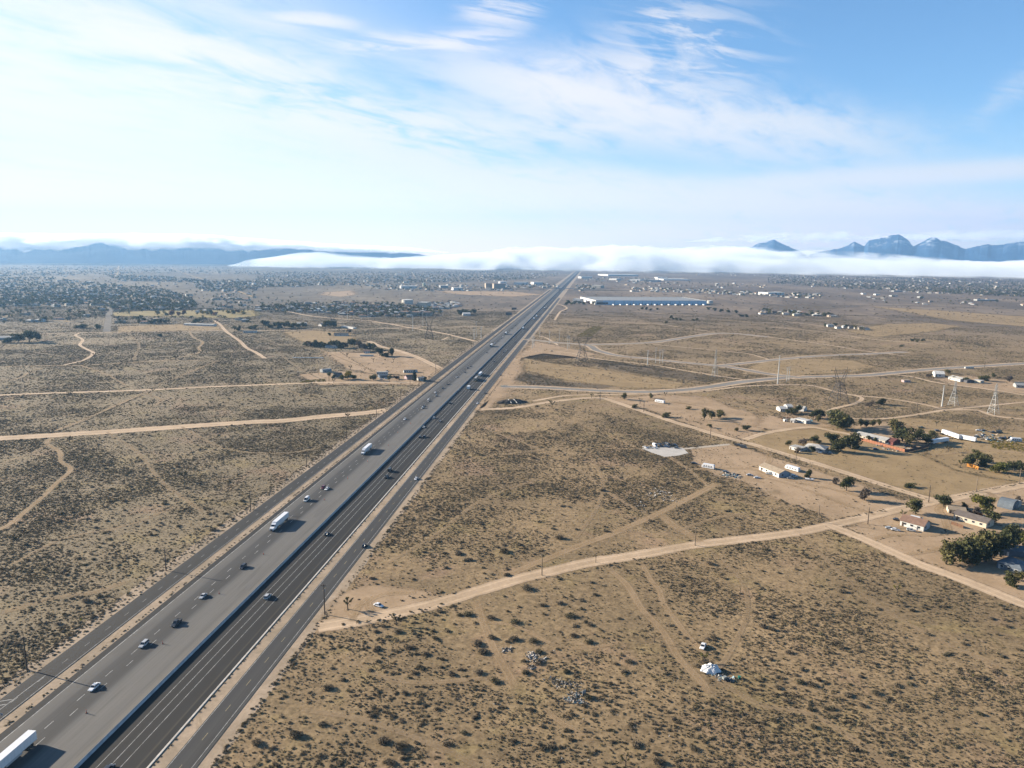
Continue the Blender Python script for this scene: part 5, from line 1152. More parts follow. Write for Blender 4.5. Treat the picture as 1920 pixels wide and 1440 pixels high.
def car_meshes(kind):
    """dict of part meshes for a passenger vehicle"""
    PM = pmat('white'); M = {}
    if kind == 'sedan': L, wd, bz, rz_, hood, cab = 4.7, 0.91, 0.86, 1.43, 1.25, (-1.05, -0.30, 1.05, 1.75)
    elif kind == 'suv': L, wd, bz, rz_, hood, cab = 4.75, 0.95, 1.02, 1.73, 1.3, (-1.15, -0.45, 1.95, 2.25)
    elif kind == 'pickup': L, wd, bz, rz_, hood, cab = 5.7, 0.99, 1.08, 1.86, 1.5, (-1.45, -0.75, 0.65, 0.85)
    elif kind == 'van': L, wd, bz, rz_, hood, cab = 5.6, 1.0, 1.15, 2.45, 0.9, (-2.15, -1.35, 2.65, 2.75)
    h = L/2
    mb = MB()
    hz = bz-0.12
    mb.loft([ring(-h, wd*0.80, 0.38, hz-0.28), ring(-h+0.25, wd*0.95, 0.27, hz-0.10), ring(-h+hood, wd, 0.24, bz-0.02), ring(0.4, wd, 0.24, bz), ring(h-0.7, wd, 0.25, bz), ring(h-0.12, wd*0.96, 0.30, bz-0.03), ring(h, wd*0.86, 0.40, bz-0.15)])
    if kind == 'pickup':
        for sx in (-1, 1): mb.box((sx*(wd-0.06), 1.85, bz+0.05), (0.12, 1.85, 0.14))
        mb.box((0, h-0.08, bz+0.03), (1.8, 0.12, 0.14)); mb.box((0, 1.9, bz+0.006), (1.7, 1.75, 0.012), 1)
    M['body'] = mb.mesh('body_'+kind, [PM, CHASSIS])
    f0, f1, b1, b0 = cab; mb = MB()
    def cabring(y0, y1, z, w_): return [(-w_, y0, z), (w_, y0, z), (w_, y1, z), (-w_, y1, z)]
    mb.loft([cabring(f0, b0, bz-0.03, wd*0.93), cabring(f1, b1, rz_-0.05, wd*0.76)]); M['windows'] = mb.mesh('windows_'+kind, [GLASS])
    mb = MB(); mb.loft([cabring(f1-0.08, b1+0.08, rz_-0.07, wd*0.78), cabring(f1+0.1, b1-0.1, rz_, wd*0.70)])
    for sx in (-1, 1):
        for (ya, yb) in ((f0, f1), (b0, b1)): mb.tube((sx*wd*0.925, ya, bz-0.03), (sx*wd*0.765, yb, rz_-0.05), 0.05, 0.05, 5)
        if kind != 'van': mb.tube((sx*wd*0.93, (f0+b0)/2+.1, bz-0.03), (sx*wd*0.765, (f1+b1)/2+.1, rz_-0.05), 0.05, 0.05, 5)
    if kind == 'van':
        for sx in (-1, 1):
            y0, y1 = f1+1.0, b1; mb.add([(sx*wd*.94, y0, bz-.03), (sx*wd*.94, b0-.05, bz-.03), (sx*wd*.775, b1, rz_-.05), (sx*wd*.775, y0, rz_-.05)], [(0, 1, 2, 3)])
    M['roof'] = mb.mesh('roof_'+kind, [PM])
    wr = 0.33 if kind in ('sedan',) else 0.38
    mb = MB(); mb.tube((-0.11, 0, 0), (0.11, 0, 0), wr, wr, 14); mb.tube((-0.12, 0, 0), (0.12, 0, 0), wr*.6, wr*.6, 10, 1); M['wheel'] = mb.mesh('wheel_'+kind, [TYRE, CHROME])
    mb = MB(); mb.box((0, 0, 0), (0.36, 0.10, 0.16)); M['headlight'] = mb.mesh('headlight', [LAMP]); mb = MB(); mb.box((0, 0, 0), (0.22, 0.08, 0.22)); M['tail_light'] = mb.mesh('tail_light', [TAIL])
    M['pos'] = dict(wheel=[(sx*(wd-0.08), y, wr) for sx in (-1, 1) for y in (-h+0.85, h-0.95)], headlight=[(sx*wd*0.62, -h+0.03, hz-0.30) for sx in (-1, 1)], tail_light=[(sx*wd*0.74, h-0.05, bz-0.28) for sx in (-1, 1)])
    return M
VM = {k: car_meshes(k) for k in ('sedan', 'suv', 'pickup', 'van')}
CNAME = dict(sedan='car', suv='suv', pickup='pickup_truck', van='van')
def vehicle(kind, col, loc, rz, label, group=None):
    M = VM[kind]; t = thing(CNAME[kind], label, {'sedan': 'car', 'suv': 'car', 'pickup': 'pickup truck', 'van': 'van'}[kind], loc, rz, group)
    for pn in ('body', 'roof'): link(pn, M[pn], t, mats=[pmat(col)])
    link('windows', M['windows'], t)
    for pn in ('wheel', 'headlight', 'tail_light'):
        for q in M['pos'][pn]: link(pn, M[pn], t, q)
    return t
def low_vehicle(kind):
    """the same vehicle as one mesh for far away"""
    M = VM[kind]; mb = MB(); mts = [pmat('white'), GLASS, TYRE]
    for pn, mi in (('body', 0), ('roof', 0), ('windows', 1)):
        me = M[pn]; mb.add([v.co for v in me.vertices], [tuple(p.vertices) for p in me.polygons], mi)
    for q in M['pos']['wheel']:
        me = M['wheel']; mb.add([v.co+Vector(q) for v in me.vertices], [tuple(p.vertices) for p in me.polygons], 2)
    return mb.raw('far_'+kind, mts)
LOW = {k: low_vehicle(k) for k in VM}
# big trucks
def truck_meshes():
    M = {}; PM = pmat('white'); mb = MB()
    mb.loft([[(-1.0, -10.1, .75), (1.0, -10.1, .75), (1.0, -10.1, 1.55), (-1.0, -10.1, 1.55)], [(-1.1, -9.7, .65), (1.1, -9.7, .65), (1.1, -9.7, 1.85), (-1.1, -9.7, 1.85)], [(-1.2, -8.2, .65), (1.2, -8.2, .65), (1.2, -8.2, 2.15), (-1.2, -8.2, 2.15)]])
    mb.loft([[(-1.2, -8.2, .65), (1.2, -8.2, .65), (1.2, -8.2, 2.2), (-1.2, -8.2, 2.2)], [(-1.22, -7.6, .65), (1.22, -7.6, .65), (1.22, -7.6, 3.1), (-1.22, -7.6, 3.1)], [(-1.22, -6.0, .65), (1.22, -6.0, .65), (1.22, -6.0, 3.85), (-1.22, -6.0, 3.85)], [(-1.2, -5.3, .65), (1.2, -5.3, .65), (1.2, -5.3, 3.9), (-1.2, -5.3, 3.9)]])
    M['cab'] = mb.mesh('cab', [PM])
    mb = MB(); mb.add([(-1.05, -8.16, 2.24), (1.05, -8.16, 2.24), (1.05, -7.66, 3.02), (-1.05, -7.66, 3.02)], [(0, 1, 2, 3)]); 
    mb.v = [(x, y-.03, z+.02) for x, y, z in mb.v]
    for sx in (-1, 1): mb.add([(sx*1.235, -8.0, 2.1), (sx*1.235, -7.1, 2.1), (sx*1.235, -7.1, 2.85), (sx*1.235, -7.6, 2.85)], [(0, 1, 2, 3)])
    M['windshield'] = mb.mesh('windshield', [GLASS])
    mb = MB(); mb.box((0, -10.13, 1.15), (1.3, .06, .7)); mb.box((0, -10.2, .62), (2.3, .2, .3)); M['grille'] = mb.mesh('grille', [CHROME])
    mb = MB(); mb.box((0, -5.0, .85), (1.0, 5.5, .3)); mb.box((0, 5.9, 1.0), (1.4, 4.0, .3)); M['chassis'] = mb.mesh('chassis', [CHASSIS])
    mb = MB(); mb.box((0, 2.1, 2.72), (2.6, 16.0, 2.85)); mb.box((0, 2.1, 1.26), (2.62, 16.02, .12), 1)
    for k in range(1, 13): 
        for sx in (-1, 1): mb.box((sx*1.302, -5.9+k*1.23, 2.72), (.012, .03, 2.8), 1)
    M['trailer'] = mb.mesh('trailer', [PM, mat('trailer_trim', (.5, .51, .53), .4, .3)])
    mb = MB(); mb.box((-1.22, 1.3, .88), (.04, 6.0, .75)); mb.box((1.22, 1.3, .88), (.04, 6.0, .75)); M['side_skirt'] = mb.mesh('side_skirt', [pmat('silver')])
    mb = MB(); mb.tube((-.17, 0, 0), (.17, 0, 0), .5, .5, 14); M['wheel'] = mb.mesh('truck_wheel', [TYRE])
    M['wheels'] = [(sx*1.05, y, .5) for sx in (-1, 1) for y in (-9.1, -5.4, -4.1, 7.0, 8.3)]
    return M
TM = truck_meshes()
def semi(loc, rz, label, cab='white', box='white', group=None):
    t = thing('semi_truck', label, 'truck', loc, rz, group)
    link('cab', TM['cab'], t, mats=[pmat(cab)]); link('windshield', TM['windshield'], t); link('grille', TM['grille'], t); link('chassis', TM['chassis'], t)
    tr = link('trailer', TM['trailer'], t, mats=[pmat(box)]); link('side_skirt', TM['side_skirt'], tr)
    for q in TM['wheels']: link('wheel', TM['wheel'], t, q)
    return t
def box_truck(loc, rz, label, col='white', group=None, s=1.0):
    t = thing('box_truck', label, 'truck', loc, rz, group, (s, s, s))
    mb = MB(); mb.loft([[(-1.0, -3.6, .5), (1.0, -3.6, .5), (1.0, -3.6, 1.2), (-1.0, -3.6, 1.2)], [(-1.05, -3.0, .5), (1.05, -3.0, .5), (1.05, -3.0, 1.5), (-1.05, -3.0, 1.5)], [(-1.05, -2.3, .5), (1.05, -2.3, .5), (1.0, -2.3, 2.4), (-1.0, -2.3, 2.4)], [(-1.05, -1.3, .5), (1.05, -1.3, .5), (1.0, -1.3, 2.5), (-1.0, -1.3, 2.5)]])
    link('cab', mb.mesh('small_cab', [pmat(col)]), t)
    mb = MB(); mb.add([(-.9, -3.02, 1.55), (.9, -3.02, 1.55), (.88, -2.34, 2.38), (-.88, -2.34, 2.38)], [(0, 1, 2, 3)]); link('windshield', mb.mesh('windshield', [GLASS]), t)
    mb = MB(); mb.box((0, 1.3, 2.1), (2.4, 5.2, 2.5)); link('cargo_box', mb.mesh('cargo_box', [pmat('white')]), t)
    for q in [(sx*.95, y, .42) for sx in (-1, 1) for y in (-2.7, 2.6)]: o = link('wheel', TM['wheel'], t, q); o.scale = (.8, .85, .85)
    return t
def pxo(x, y): return road_os(P(x, y))
def on_road(x, y, z=0.14, lanes=None):
    o, s = pxo(x, y)
    if lanes: o = min(lanes, key=lambda c: abs(c-o))
    return road(o, s, z)
SBL = (-24.1, -20.7, -17.2); NBL = (4.1, 7.65, 11.1, 14.4)
def heading(sb): return RANG if sb else RANG+math.pi     # front is -Y: southbound faces the camera
# near southbound traffic, nearest first
# semi trailer cut by the left edge: its tail stands at about (66, 1390)
o, s = pxo(60, 1392); semi(road(-20.9, s-10.1, .14), heading(True), 'white semi trailer rig cut by the lower left edge of the photo')
o, s = pxo(523, 986); semi(road(-23.6, s+1.0, .14), heading(True), 'white semi truck southbound in the left half of the freeway, nearest whole one')
o, s = pxo(681, 848); semi(road(-22.6, s+1.5, .14), heading(True), 'white semi truck southbound farther off, with a bright gap in its shadow')
SB = [(177, 1291, 'sedan', 'white', 'white car southbound just ahead of the cut-off white trailer'), (270, 1211, 'suv', 'silver', 'silver car southbound with dark roof glass, behind the nearest white car'), (331, 1171, 'pickup', 'black', 'black pickup truck southbound behind the silver car'),
      (381, 1120, 'sedan', 'silver', 'silver-grey car southbound abreast of the second orange channelizer'), (456, 1065, 'suv', 'black', 'black car southbound between silver-grey car and white semi truck'), (575, 939, 'van', 'white', 'white van southbound behind the nearest whole white semi truck'),
      (606, 916, 'suv', 'red', 'dark red car southbound side by side with a white car'), (613, 918, 'sedan', 'white', 'white car southbound side by side with the dark red car')]
for (x, y, k, c, lab) in SB: vehicle(k, c, on_road(x, y, .14), heading(True), lab)
# northbound and frontage traffic, nearest first
NB = [(502, 1121, 'suv', 'silver', 'silver car driving away alone in the near northbound lanes'), (613, 1003, 'sedan', 'dark', 'dark car driving away ahead of the silver northbound car'), (203, 1447, 'suv', 'dark', 'dark car roof cut by the bottom edge in the northbound lanes'),
      (725, 896, 'pickup', 'black', 'black pickup truck northbound, left and nearer of a dark pair'), (731, 884, 'van', 'dark', 'dark van northbound just ahead of the black pickup truck')]
for (x, y, k, c, lab) in NB: vehicle(k, c, on_road(x, y, .14), heading(False), lab)
vehicle('sedan', 'dark', on_road(683, 1025, .122), heading(False), 'dark car on the right frontage road, nearest one there')
vehicle('sedan', 'white', on_road(780, 899, .122), heading(True), 'white car coming down the right frontage road')
vehicle('sedan', 'white', P(710, 1137)+Vector((0, 0, .06)), R(62), 'white car parked on the sandy turnout by the pale dirt road')
box_truck(on_road(879, 730, .14), heading(False), 'white topped box truck northbound, nearest of three close trucks', 'silver', s=1.25)
semi(on_road(893, 713, .14), heading(False), 'dark semi truck northbound with white box, middle of three close trucks', 'dark', 'tan')
semi(on_road(901, 704, .14), heading(False), 'white semi truck northbound, farthest of three close trucks', 'white', 'white')
# farther traffic: single-mesh vehicles
def far_row(items, sb, grp, what):
    for i, (x, y, k, c) in enumerate(items):
        if k == 'semi':
            semi(on_road(x, y, .14), heading(sb), '%s %s box truck, %s %s' % (c, 'southbound' if sb else 'northbound', ordn(i), what), c, 'white', grp); continue
        o = link(CNAME[k], LOW[k], None, on_road(x, y, .14), heading(sb), [pmat(c)])
        tag(o, 'small %s %s %s' % (c, {'sedan': 'car', 'suv': 'car', 'pickup': 'pickup', 'van': 'van'}[k], ordn(i)+' '+what), {'sedan': 'car', 'suv': 'car', 'pickup': 'pickup truck', 'van': 'van'}[k], grp)
far_row([(759, 787, 'sedan', 'white'), (792, 766, 'suv', 'silver'), (795, 763, 'sedan', 'dark'), (803, 750, 'sedan', 'white'), (804, 753, 'sedan', 'beige'), (816, 737, 'sedan', 'white'), (818, 743, 'suv', 'grey'), (830, 729, 'sedan', 'dark'), (839, 721, 'pickup', 'black'), (856, 708, 'sedan', 'silver'),
         (872, 699, 'sedan', 'dark'), (877, 691, 'suv', 'dark'), (883, 688, 'sedan', 'dark'), (913, 662, 'sedan', 'dark'), (921, 650, 'semi', 'dark'), (927, 645, 'suv', 'silver'), (934, 640, 'sedan', 'dark'), (940, 635, 'suv', 'grey'), (943, 632, 'sedan', 'white'), (948, 627, 'semi', 'dark'), (952, 624, 'suv', 'dark'),
         (958, 619, 'sedan', 'silver'), (960, 616, 'suv', 'dark'), (966, 611, 'suv', 'dark'), (972, 605, 'sedan', 'silver'), (984, 596, 'suv', 'dark'), (989, 591, 'suv', 'dark'), (993, 588, 'sedan', 'grey'), (996, 584, 'suv', 'white'), (1011, 570, 'suv', 'dark'), (1017, 565, 'suv', 'grey'), (1021, 561, 'sedan', 'dark')],
        True, 'distant southbound traffic', 'southbound beyond the far white semi truck')
far_row([(788, 821, 'suv', 'black'), (796, 820, 'suv', 'black'), (795, 802, 'sedan', 'silver'), (825, 791, 'sedan', 'grey'), (814, 785, 'suv', 'silver'), (844, 757, 'suv', 'dark'), (927, 679, 'suv', 'dark'), (944, 661, 'sedan', 'dark'), (950, 657, 'sedan', 'silver'), (966, 642, 'sedan', 'dark'), (981, 617, 'semi', 'white'),
         (1001, 599, 'semi', 'white'), (1006, 594, 'semi', 'silver'), (1012, 590, 'sedan', 'dark'), (1021, 579, 'semi', 'white'), (1024, 576, 'van', 'white'), (1031, 569, 'sedan', 'dark'), (1041, 559, 'suv', 'dark')],
        False, 'distant northbound traffic', 'northbound beyond the dark pickup and van')
for i, (x, y, sb, c, k) in enumerate([(895, 757, True, 'white', 'sedan'), (910, 738, False, 'dark', 'sedan'), (939, 704, False, 'dark', 'sedan'), (1014, 598, True, 'white', 'van')]):
    o = link(CNAME[k], LOW[k], None, on_road(x, y, .122), heading(sb), [pmat(c)]); tag(o, 'small %s %s, %s far one on the right frontage road' % (c, {'sedan': 'car', 'van': 'van'}[k], ordn(i)), {'sedan': 'car', 'van': 'van'}[k], 'distant cars on the right frontage road')
# traffic channelizers in the closed lanes
ORANGE = mat('orange_plastic', (0.62, 0.10, 0.03), 0.5, var=0.1); 
mb = MB(); mb.tube((0, 0, .06), (0, 0, 1.25), .17, .10, 10); mb.tube((0, 0, 1.25), (0, 0, 1.38), .05, .05, 8); c_body = mb.mesh('channelizer_body', [ORANGE])
mb = MB(); mb.box((0, 0, .04), (.62, .62, .08)); c_base = mb.mesh('channelizer_base', [CHASSIS])
mb = MB(); mb.tube((0, 0, .75), (0, 0, .90), .142, .132, 10); mb.tube((0, 0, 1.0), (0, 0, 1.12), .126, .118, 10); c_band = mb.mesh('reflective_band', [LW])
for i, (x, y) in enumerate([(162, 1338), (305, 1208), (411, 1114), (494, 1040), (608, 938), (652, 898), (689, 866), (728, 836), (746, 812), (770, 795)]):
    t = thing('traffic_channelizer', 'orange traffic channelizer on the closed lanes, %s from the bottom of the photo' % ordn(i), 'traffic cone', on_road(x, y, .14), 0, 'orange channelizers along the closed lanes')
    link('post', c_body, t); link('base', c_base, t); link('reflective_band', c_band, t)
# vehicles at the homesteads
def pcar(x, y, k, c, ang, lab, grp=None): vehicle(k, c, P(x, y)+Vector((0, 0, .10)), R(ang), lab, grp)
pcar(1682, 976, 'sedan', 'black', 70, 'black car parked behind the brown-roofed white house'); pcar(1668, 992, 'sedan', 'silver', 65, 'left silver car of two parked side by side in front of the brown-roofed house')
pcar(1679, 995, 'sedan', 'white', 65, 'white car right of the silver one before the brown-roofed house'); pcar(1708, 996, 'suv', 'silver', 62, 'silver car parked against the front wall of the brown-roofed house')
for i, (x, y, k, c, a) in enumerate([(1210, 840, 'sedan', 'white', 40), (1218, 840, 'sedan', 'beige', 50), (1227, 841, 'sedan', 'white', 60), (1228, 837, 'van', 'white', 20), (1237, 835.5, 'suv', 'dark', 30), (1245, 834.5, 'pickup', 'black', 35), (1252, 836, 'van', 'dark', 30), (1250, 839, 'suv', 'blue', 60), (1264, 836, 'pickup', 'dark', 60), (1269, 841, 'sedan', 'grey', 70)]):
    pcar(x, y, k, c, a, '%s %s on the pale slab of wrecked vehicles, %s from its left end' % (c, {'sedan': 'car', 'suv': 'car', 'pickup': 'pickup', 'van': 'van'}[k], ordn(i)), 'wrecked vehicles on the pale slab')
pcar(1302, 870, 'sedan', 'black', 70, 'black car left of the old white motorhome'); pcar(1361, 886, 'sedan', 'grey', 75, 'grey car right of the old white motorhome'); pcar(1406, 892, 'sedan', 'silver', 75, 'silver-blue car, left of two by the junk heap'); pcar(1420, 897, 'sedan', 'white', 78, 'white car, right of two by the junk heap')
pcar(1384, 836, 'pickup', 'dark', 60, 'dark pickup, left of two dark vehicles on the grass lot'); pcar(1394, 840, 'van', 'dark', 60, 'dark van, right of two dark vehicles on the grass lot')
pcar(1444, 890, 'pickup', 'silver', 60, 'silver pickup in front of the blue-walled house'); pcar(1452, 889, 'sedan', 'white', 60, 'white car at the tan roof side of the blue-walled house'); pcar(1482, 898, 'sedan', 'silver', 75, 'silver car right before the blue wall'); pcar(1489, 894, 'suv', 'white', 70, 'white car right of the blue-walled house')
pcar(1540, 850, 'sedan', 'white', 65, 'white car, left of the cars before the grey house'); pcar(1548, 852, 'suv', 'dark', 65, 'dark car between white cars before the grey house'); pcar(1556, 850, 'sedan', 'silver', 40, 'silver car, right of the cars before the grey house')
pcar(1642, 843, 'sedan', 'blue', 75, 'light blue car alone outside the orange fence'); pcar(1650, 832, 'pickup', 'blue', 70, 'blue pickup inside the orange fence'); pcar(1665, 835, 'sedan', 'silver', 70, 'silver car inside the orange fence by the porch'); pcar(1700, 838, 'suv', 'dark', 75, 'dark car beside the dark end of the orange fence'); pcar(1714, 840, 'pickup', 'black', 75, 'black pickup beside the dark end of the orange fence')
for i, (x, y, k, c) in enumerate([(1835, 808, 'sedan', 'white'), (1845, 808, 'sedan', 'grey'), (1862, 812, 'pickup', 'dark'), (1874, 812, 'van', 'dark'), (1830, 820, 'pickup', 'tan'), (1842, 819, 'sedan', 'grey'), (1852, 825, 'suv', 'silver'), (1864, 826, 'sedan', 'green'), (1876, 823, 'pickup', 'dark'), (1884, 823, 'suv', 'dark'), (1892, 822, 'sedan', 'black')]):
    pcar(x, y, k, c, 70+i*7, '%s %s in the junk row right of the long white trailers, %s of the row' % (c, {'sedan': 'car', 'suv': 'car', 'pickup': 'pickup', 'van': 'van'}[k], ordn(i)), 'junk vehicles right of the white trailers')
pcar(1769, 815, 'pickup', 'black', 75, 'black truck, left of two before the long white trailer'); pcar(1782, 818, 'van', 'dark', 75, 'dark van, right of two before the long white trailer'); pcar(1728, 803, 'pickup', 'green', 70, 'dark green truck alone behind the trees of the tan house')
pcar(1758, 809, 'suv', 'grey', 80, 'grey car at the left tip of the long white trailers')
pcar(1318, 1214, 'sedan', 'white', -28, 'white abandoned car in the near scrub behind the white tarp')
pcar(686, 663, 'sedan', 'white', 80, 'white vehicle beside the ranch shed on the pinkish field'); pcar(724, 711, 'sedan', 'white', 80, 'white car between the left lane houses'); pcar(715, 712, 'sedan', 'silver', 80, 'silver car by the round olive tree'); pcar(726, 697, 'pickup', 'grey', 40, 'grey pickup behind the left white trailer home')
pcar(1035, 659, 'sedan', 'dark', 70, 'dark wreck beside the track left of the dark pylon')
# ------------------------------------------------------------------ poles and pylons
WOOD = mat('pole_wood', (0.08, 0.055, 0.04), 0.9, var=0.3, scale=2.0); WOODL = mat('weathered_pole_wood', (0.24, 0.18, 0.12), 0.9, var=0.3, scale=2.0); INS = mat('insulator', (0.5, 0.5, 0.48), 0.4)
def pole_meshes(m_):
    mb = MB(); mb.tube((0, 0, -.3), (0, 0, 13.5), .27, .18, 8); a = mb.mesh('pole', [m_]); mb = MB(); mb.box((0, 0, 12.9), (2.7, .14, .18)); mb.tube((-.9, .06, 12.8), (0, .1, 12.1), .03, .03, 4); mb.tube((.9, .06, 12.8), (0, .1, 12.1), .03, .03, 4); b = mb.mesh('crossarm', [m_])
    mb = MB(); mb.tube((0, 0, 0), (0, 0, .28), .06, .05, 6); return a, b, mb.mesh('insulator', [INS])
PMD, PML = pole_meshes(WOOD), pole_meshes(WOODL)
def upole(x, y, hpx, lab, grp, rz, light=False, tr_=False):
    a, b, c = PML if light else PMD; sc = hpx*mpp(x, y)/13.2; sc = min(max(sc, .75), 1.15)
    t = thing('utility_pole', lab, 'utility pole', P(x, y), rz, grp, (1, 1, sc)); link('pole', a, t); link('crossarm', b, t)
    for q in (-1.2, -.5, .5, 1.2): link('insulator', c, t, (q, 0, 12.99))
    if tr_: mb = MB(); mb.tube((.38, 0, 10.4), (.38, 0, 11.4), .26, .26, 10); link('transformer', mb.mesh('transformer', [STEEL]), t)
wp = [(50.7, 1256, 66), (311.5, 1070, 42), (470, 956, 37), (575, 876, 28), (650, 823, 26), (706, 781, 20), (751, 748, 18), (786, 724, 17), (817, 700, 17), (842, 682, 13), (866, 664, 13), (884, 650, 11)]
for i, (x, y, h) in enumerate(wp): upole(x, y, h, 'dark wooden utility pole beside the left frontage road, %s from the bottom edge' % ordn(i), 'poles along the left frontage road', RANG)
ep = [(609, 1152, 59, 'dark pole with transformer where the pale dirt road meets the frontage road', 0), (1016, 1079, 42, 'tan wooden pole on the upper side of the pale dirt road, above the near trails', 1), (1303, 1023, 35, 'wooden pole at the trail mouth on the pale dirt road', 1), (1534, 979, 33, 'wooden pole at the corner of the scrub plot and the bare yard', 1),
      (1627, 983, 20, 'short wooden pole before the yard of the brown-roofed house', 0), (1741, 942, 33, 'tall pole with crossarm at the road bend by the spreading dark tree', 0), (1830, 922, 25, 'tan pole with a pale transformer on the edge of the straw field', 1), (1911, 905, 25, 'pale pole at the right edge by the straw field', 1),
      (1492, 864, 20, 'pole in front of the grey house', 1), (1512, 757, 15, 'pole left of the big dark pylon', 0), (1622, 784, 16, 'pole beside the small trees behind the tan house', 0), (1719, 773, 15, 'pole in the scrub beyond the tan house', 0), (1125, 752, 15, 'pole at the upper dirt road fork', 0), (1207, 772, 16, 'pole on the dirt road by the small round trees', 0), (1332, 821, 20, 'pole on the dirt road above the wrecked cars', 0), (1417, 738, 17, 'pole between the grey road and the bare lot', 0), (617, 715, 14, 'pole at the left lane by the small lime tree', 0), (1846, 690, 10, 'pole beyond the upper right farm', 0), (769, 723, 9, 'short pole by the pinkish house lane', 0)]
for (x, y, h, lab, lt) in ep: upole(x, y, h, lab, 'poles around the homesteads', R(60) if x > 700 else RANG, bool(lt), x in (609, 1830))
DSTEEL = mat('dark_lattice_steel', (0.06, 0.055, 0.055), 0.7, 0.2, var=0.15); LSTEEL = mat('pale_lattice_steel', (0.34, 0.36, 0.37), 0.5, 0.3, var=0.15)
def pylon(x, y, hpx, wpx, lab, dark, style, rz=0.3):
    """lattice transmission tower"""
    p = P(x, y); mp_ = mpp(x, y); H_, B = hpx*mp_, wpx*mp_/2; M_ = DSTEEL if dark else LSTEEL; rr = 0.22 if dark else 0.12
    t = thing('transmission_tower', lab, 'pylon', p, rz, 'lattice pylons'); mb = MB()
    waist = 0.55 if style == 'two' else 0.70; wt = B*(0.34 if style == 'two' else 0.16); lv = []
    N_ = 5
    for k in range(N_+1):
        f = k/N_; z = H_*waist*(1-(1-f)**1.25); b = B+(wt-B)*(z/(H_*waist)); lv.append((z, b))
    cs = ((-1, -1), (1, -1), (1, 1), (-1, 1))
    for (z0, b0), (z1, b1) in zip(lv[:-1], lv[1:]):
        for k in range(4):
            c, d = cs[k], cs[(k+1) % 4]
            mb.tube((c[0]*b0, c[1]*b0, z0), (c[0]*b1, c[1]*b1, z1), rr*1.3, rr*1.3, 4, cap=False); mb.tube((c[0]*b0, c[1]*b0, z0), (d[0]*b1, d[1]*b1, z1), rr*.6, rr*.6, 3, cap=False)
            mb.tube((d[0]*b0, d[1]*b0, z0), (c[0]*b1, c[1]*b1, z1), rr*.6, rr*.6, 3, cap=False); mb.tube((c[0]*b1, c[1]*b1, z1), (d[0]*b1, d[1]*b1, z1), rr*.6, rr*.6, 3, cap=False)
    zt, bt = lv[-1]
    if style == 'two':   # wide headed tower with two upright masts carrying a long beam
        bw = B*0.95
        for sx in (-1, 1):
            for sy in (-1, 1): mb.tube((sx*bt, sy*bt, zt), (sx*bw, sy*bt*.5, H_*.90), rr*1.1, rr, 4, cap=False); mb.tube((sx*bt*.2, sy*bt, zt), (sx*bw*.8, sy*bt*.5, H_*.80), rr*.6, rr*.6, 3, cap=False)
            mb.tube((sx*bw, 0, H_*.90), (sx*bw*1.0, 0, H_), rr, rr*.8, 4)
        link('lattice_body', mb.raw('lattice_body', [M_]), t); mb = MB()
        for sy in (-1, 1): mb.tube((-bw*1.75, 0, H_*.90), (bw*1.75, sy*bt*.5, H_*.905), rr, rr, 4); mb.tube((-bw*1.4, 0, H_*.855), (bw*1.4, sy*bt*.4, H_*.855), rr*.7, rr*.7, 3)
        link('crossarm', mb.raw('crossarm', [M_]), t); ins_at = [(-bw*1.6, H_*.9), (0, H_*.86), (bw*1.6, H_*.9)]
    else:
        for k in range(4):
            c, d = cs[k], cs[(k+1) % 4]; mb.tube((c[0]*bt, c[1]*bt, zt), (c[0]*bt*.5, c[1]*bt*.5, H_), rr, rr*.8, 4, cap=False); mb.tube((c[0]*bt, c[1]*bt, zt), (d[0]*bt*.5, d[1]*bt*.5, H_), rr*.6, rr*.6, 3, cap=False)
        link('lattice_body', mb.raw('lattice_body', [M_]), t); ins_at = []
        for f in (.74, .84, .94):
            mb = MB(); L_ = B*(.85 if f < .8 else .7 if f < .9 else .55); mb.tube((-L_, 0, H_*f), (L_, 0, H_*f), rr*.8, rr*.8, 4)
            for sx in (-1, 1): mb.tube((sx*L_, 0, H_*f), (0, 0, H_*(f+.035)), rr*.5, rr*.5, 3)
            link('crossarm', mb.raw('crossarm', [M_]), t); ins_at += [(-L_, H_*f), (L_, H_*f)]
    for a, b in ins_at: mb = MB(); mb.tube((a, 0, b-2.2), (a, 0, b), .12, .12, 5); link('insulator', mb.raw('insulator', [INS]), t)
    return t
pylon(1091, 680, 50, 21, 'dark lattice pylon left of the yellow brush patch on the right plain', True, 'two', .2); pylon(805, 637, 46, 16, 'dark lattice pylon left of the freeway', True, 'two', .2); pylon(1572, 753, 66, 26, 'big dark lattice pylon inside the loop track at the right', True, 'two', .2)
pylon(1862, 776, 58, 14, 'pale lattice pylon near the right edge', False, 'one', .4); pylon(1340, 706, 52, 8, 'slim pale lattice pylon beside the grey loop road', False, 'one', .4); pylon(1787, 760, 48, 13, 'pale lattice pylon beside the white monopole', False, 'one', .5); pylon(624, 606, 15, 14, 'low dark lattice pylon behind the far left houses', True, 'two', .2)
MONO = mat('pale_steel_pole', (0.55, 0.56, 0.55), 0.5, 0.2, var=0.1)
def monopole(x, y, hpx, lab, wide=1.0, arms=3):
    p = P(x, y); H_ = hpx*mpp(x, y); t = thing('steel_power_pole', lab, 'power pole', p, .3, 'pale steel power poles'); mb = MB(); mb.tube((0, 0, -.3), (0, 0, H_), .62*wide, .26*wide, 8); link('pole', mb.mesh('steel_pole', [MONO]), t)
    for k in range(arms):
        mb = MB(); mb.box((0, 0, H_*(.97-.10*k)), (4.4, .22, .26)); link('crossarm', mb.mesh('crossarm', [MONO]), t)
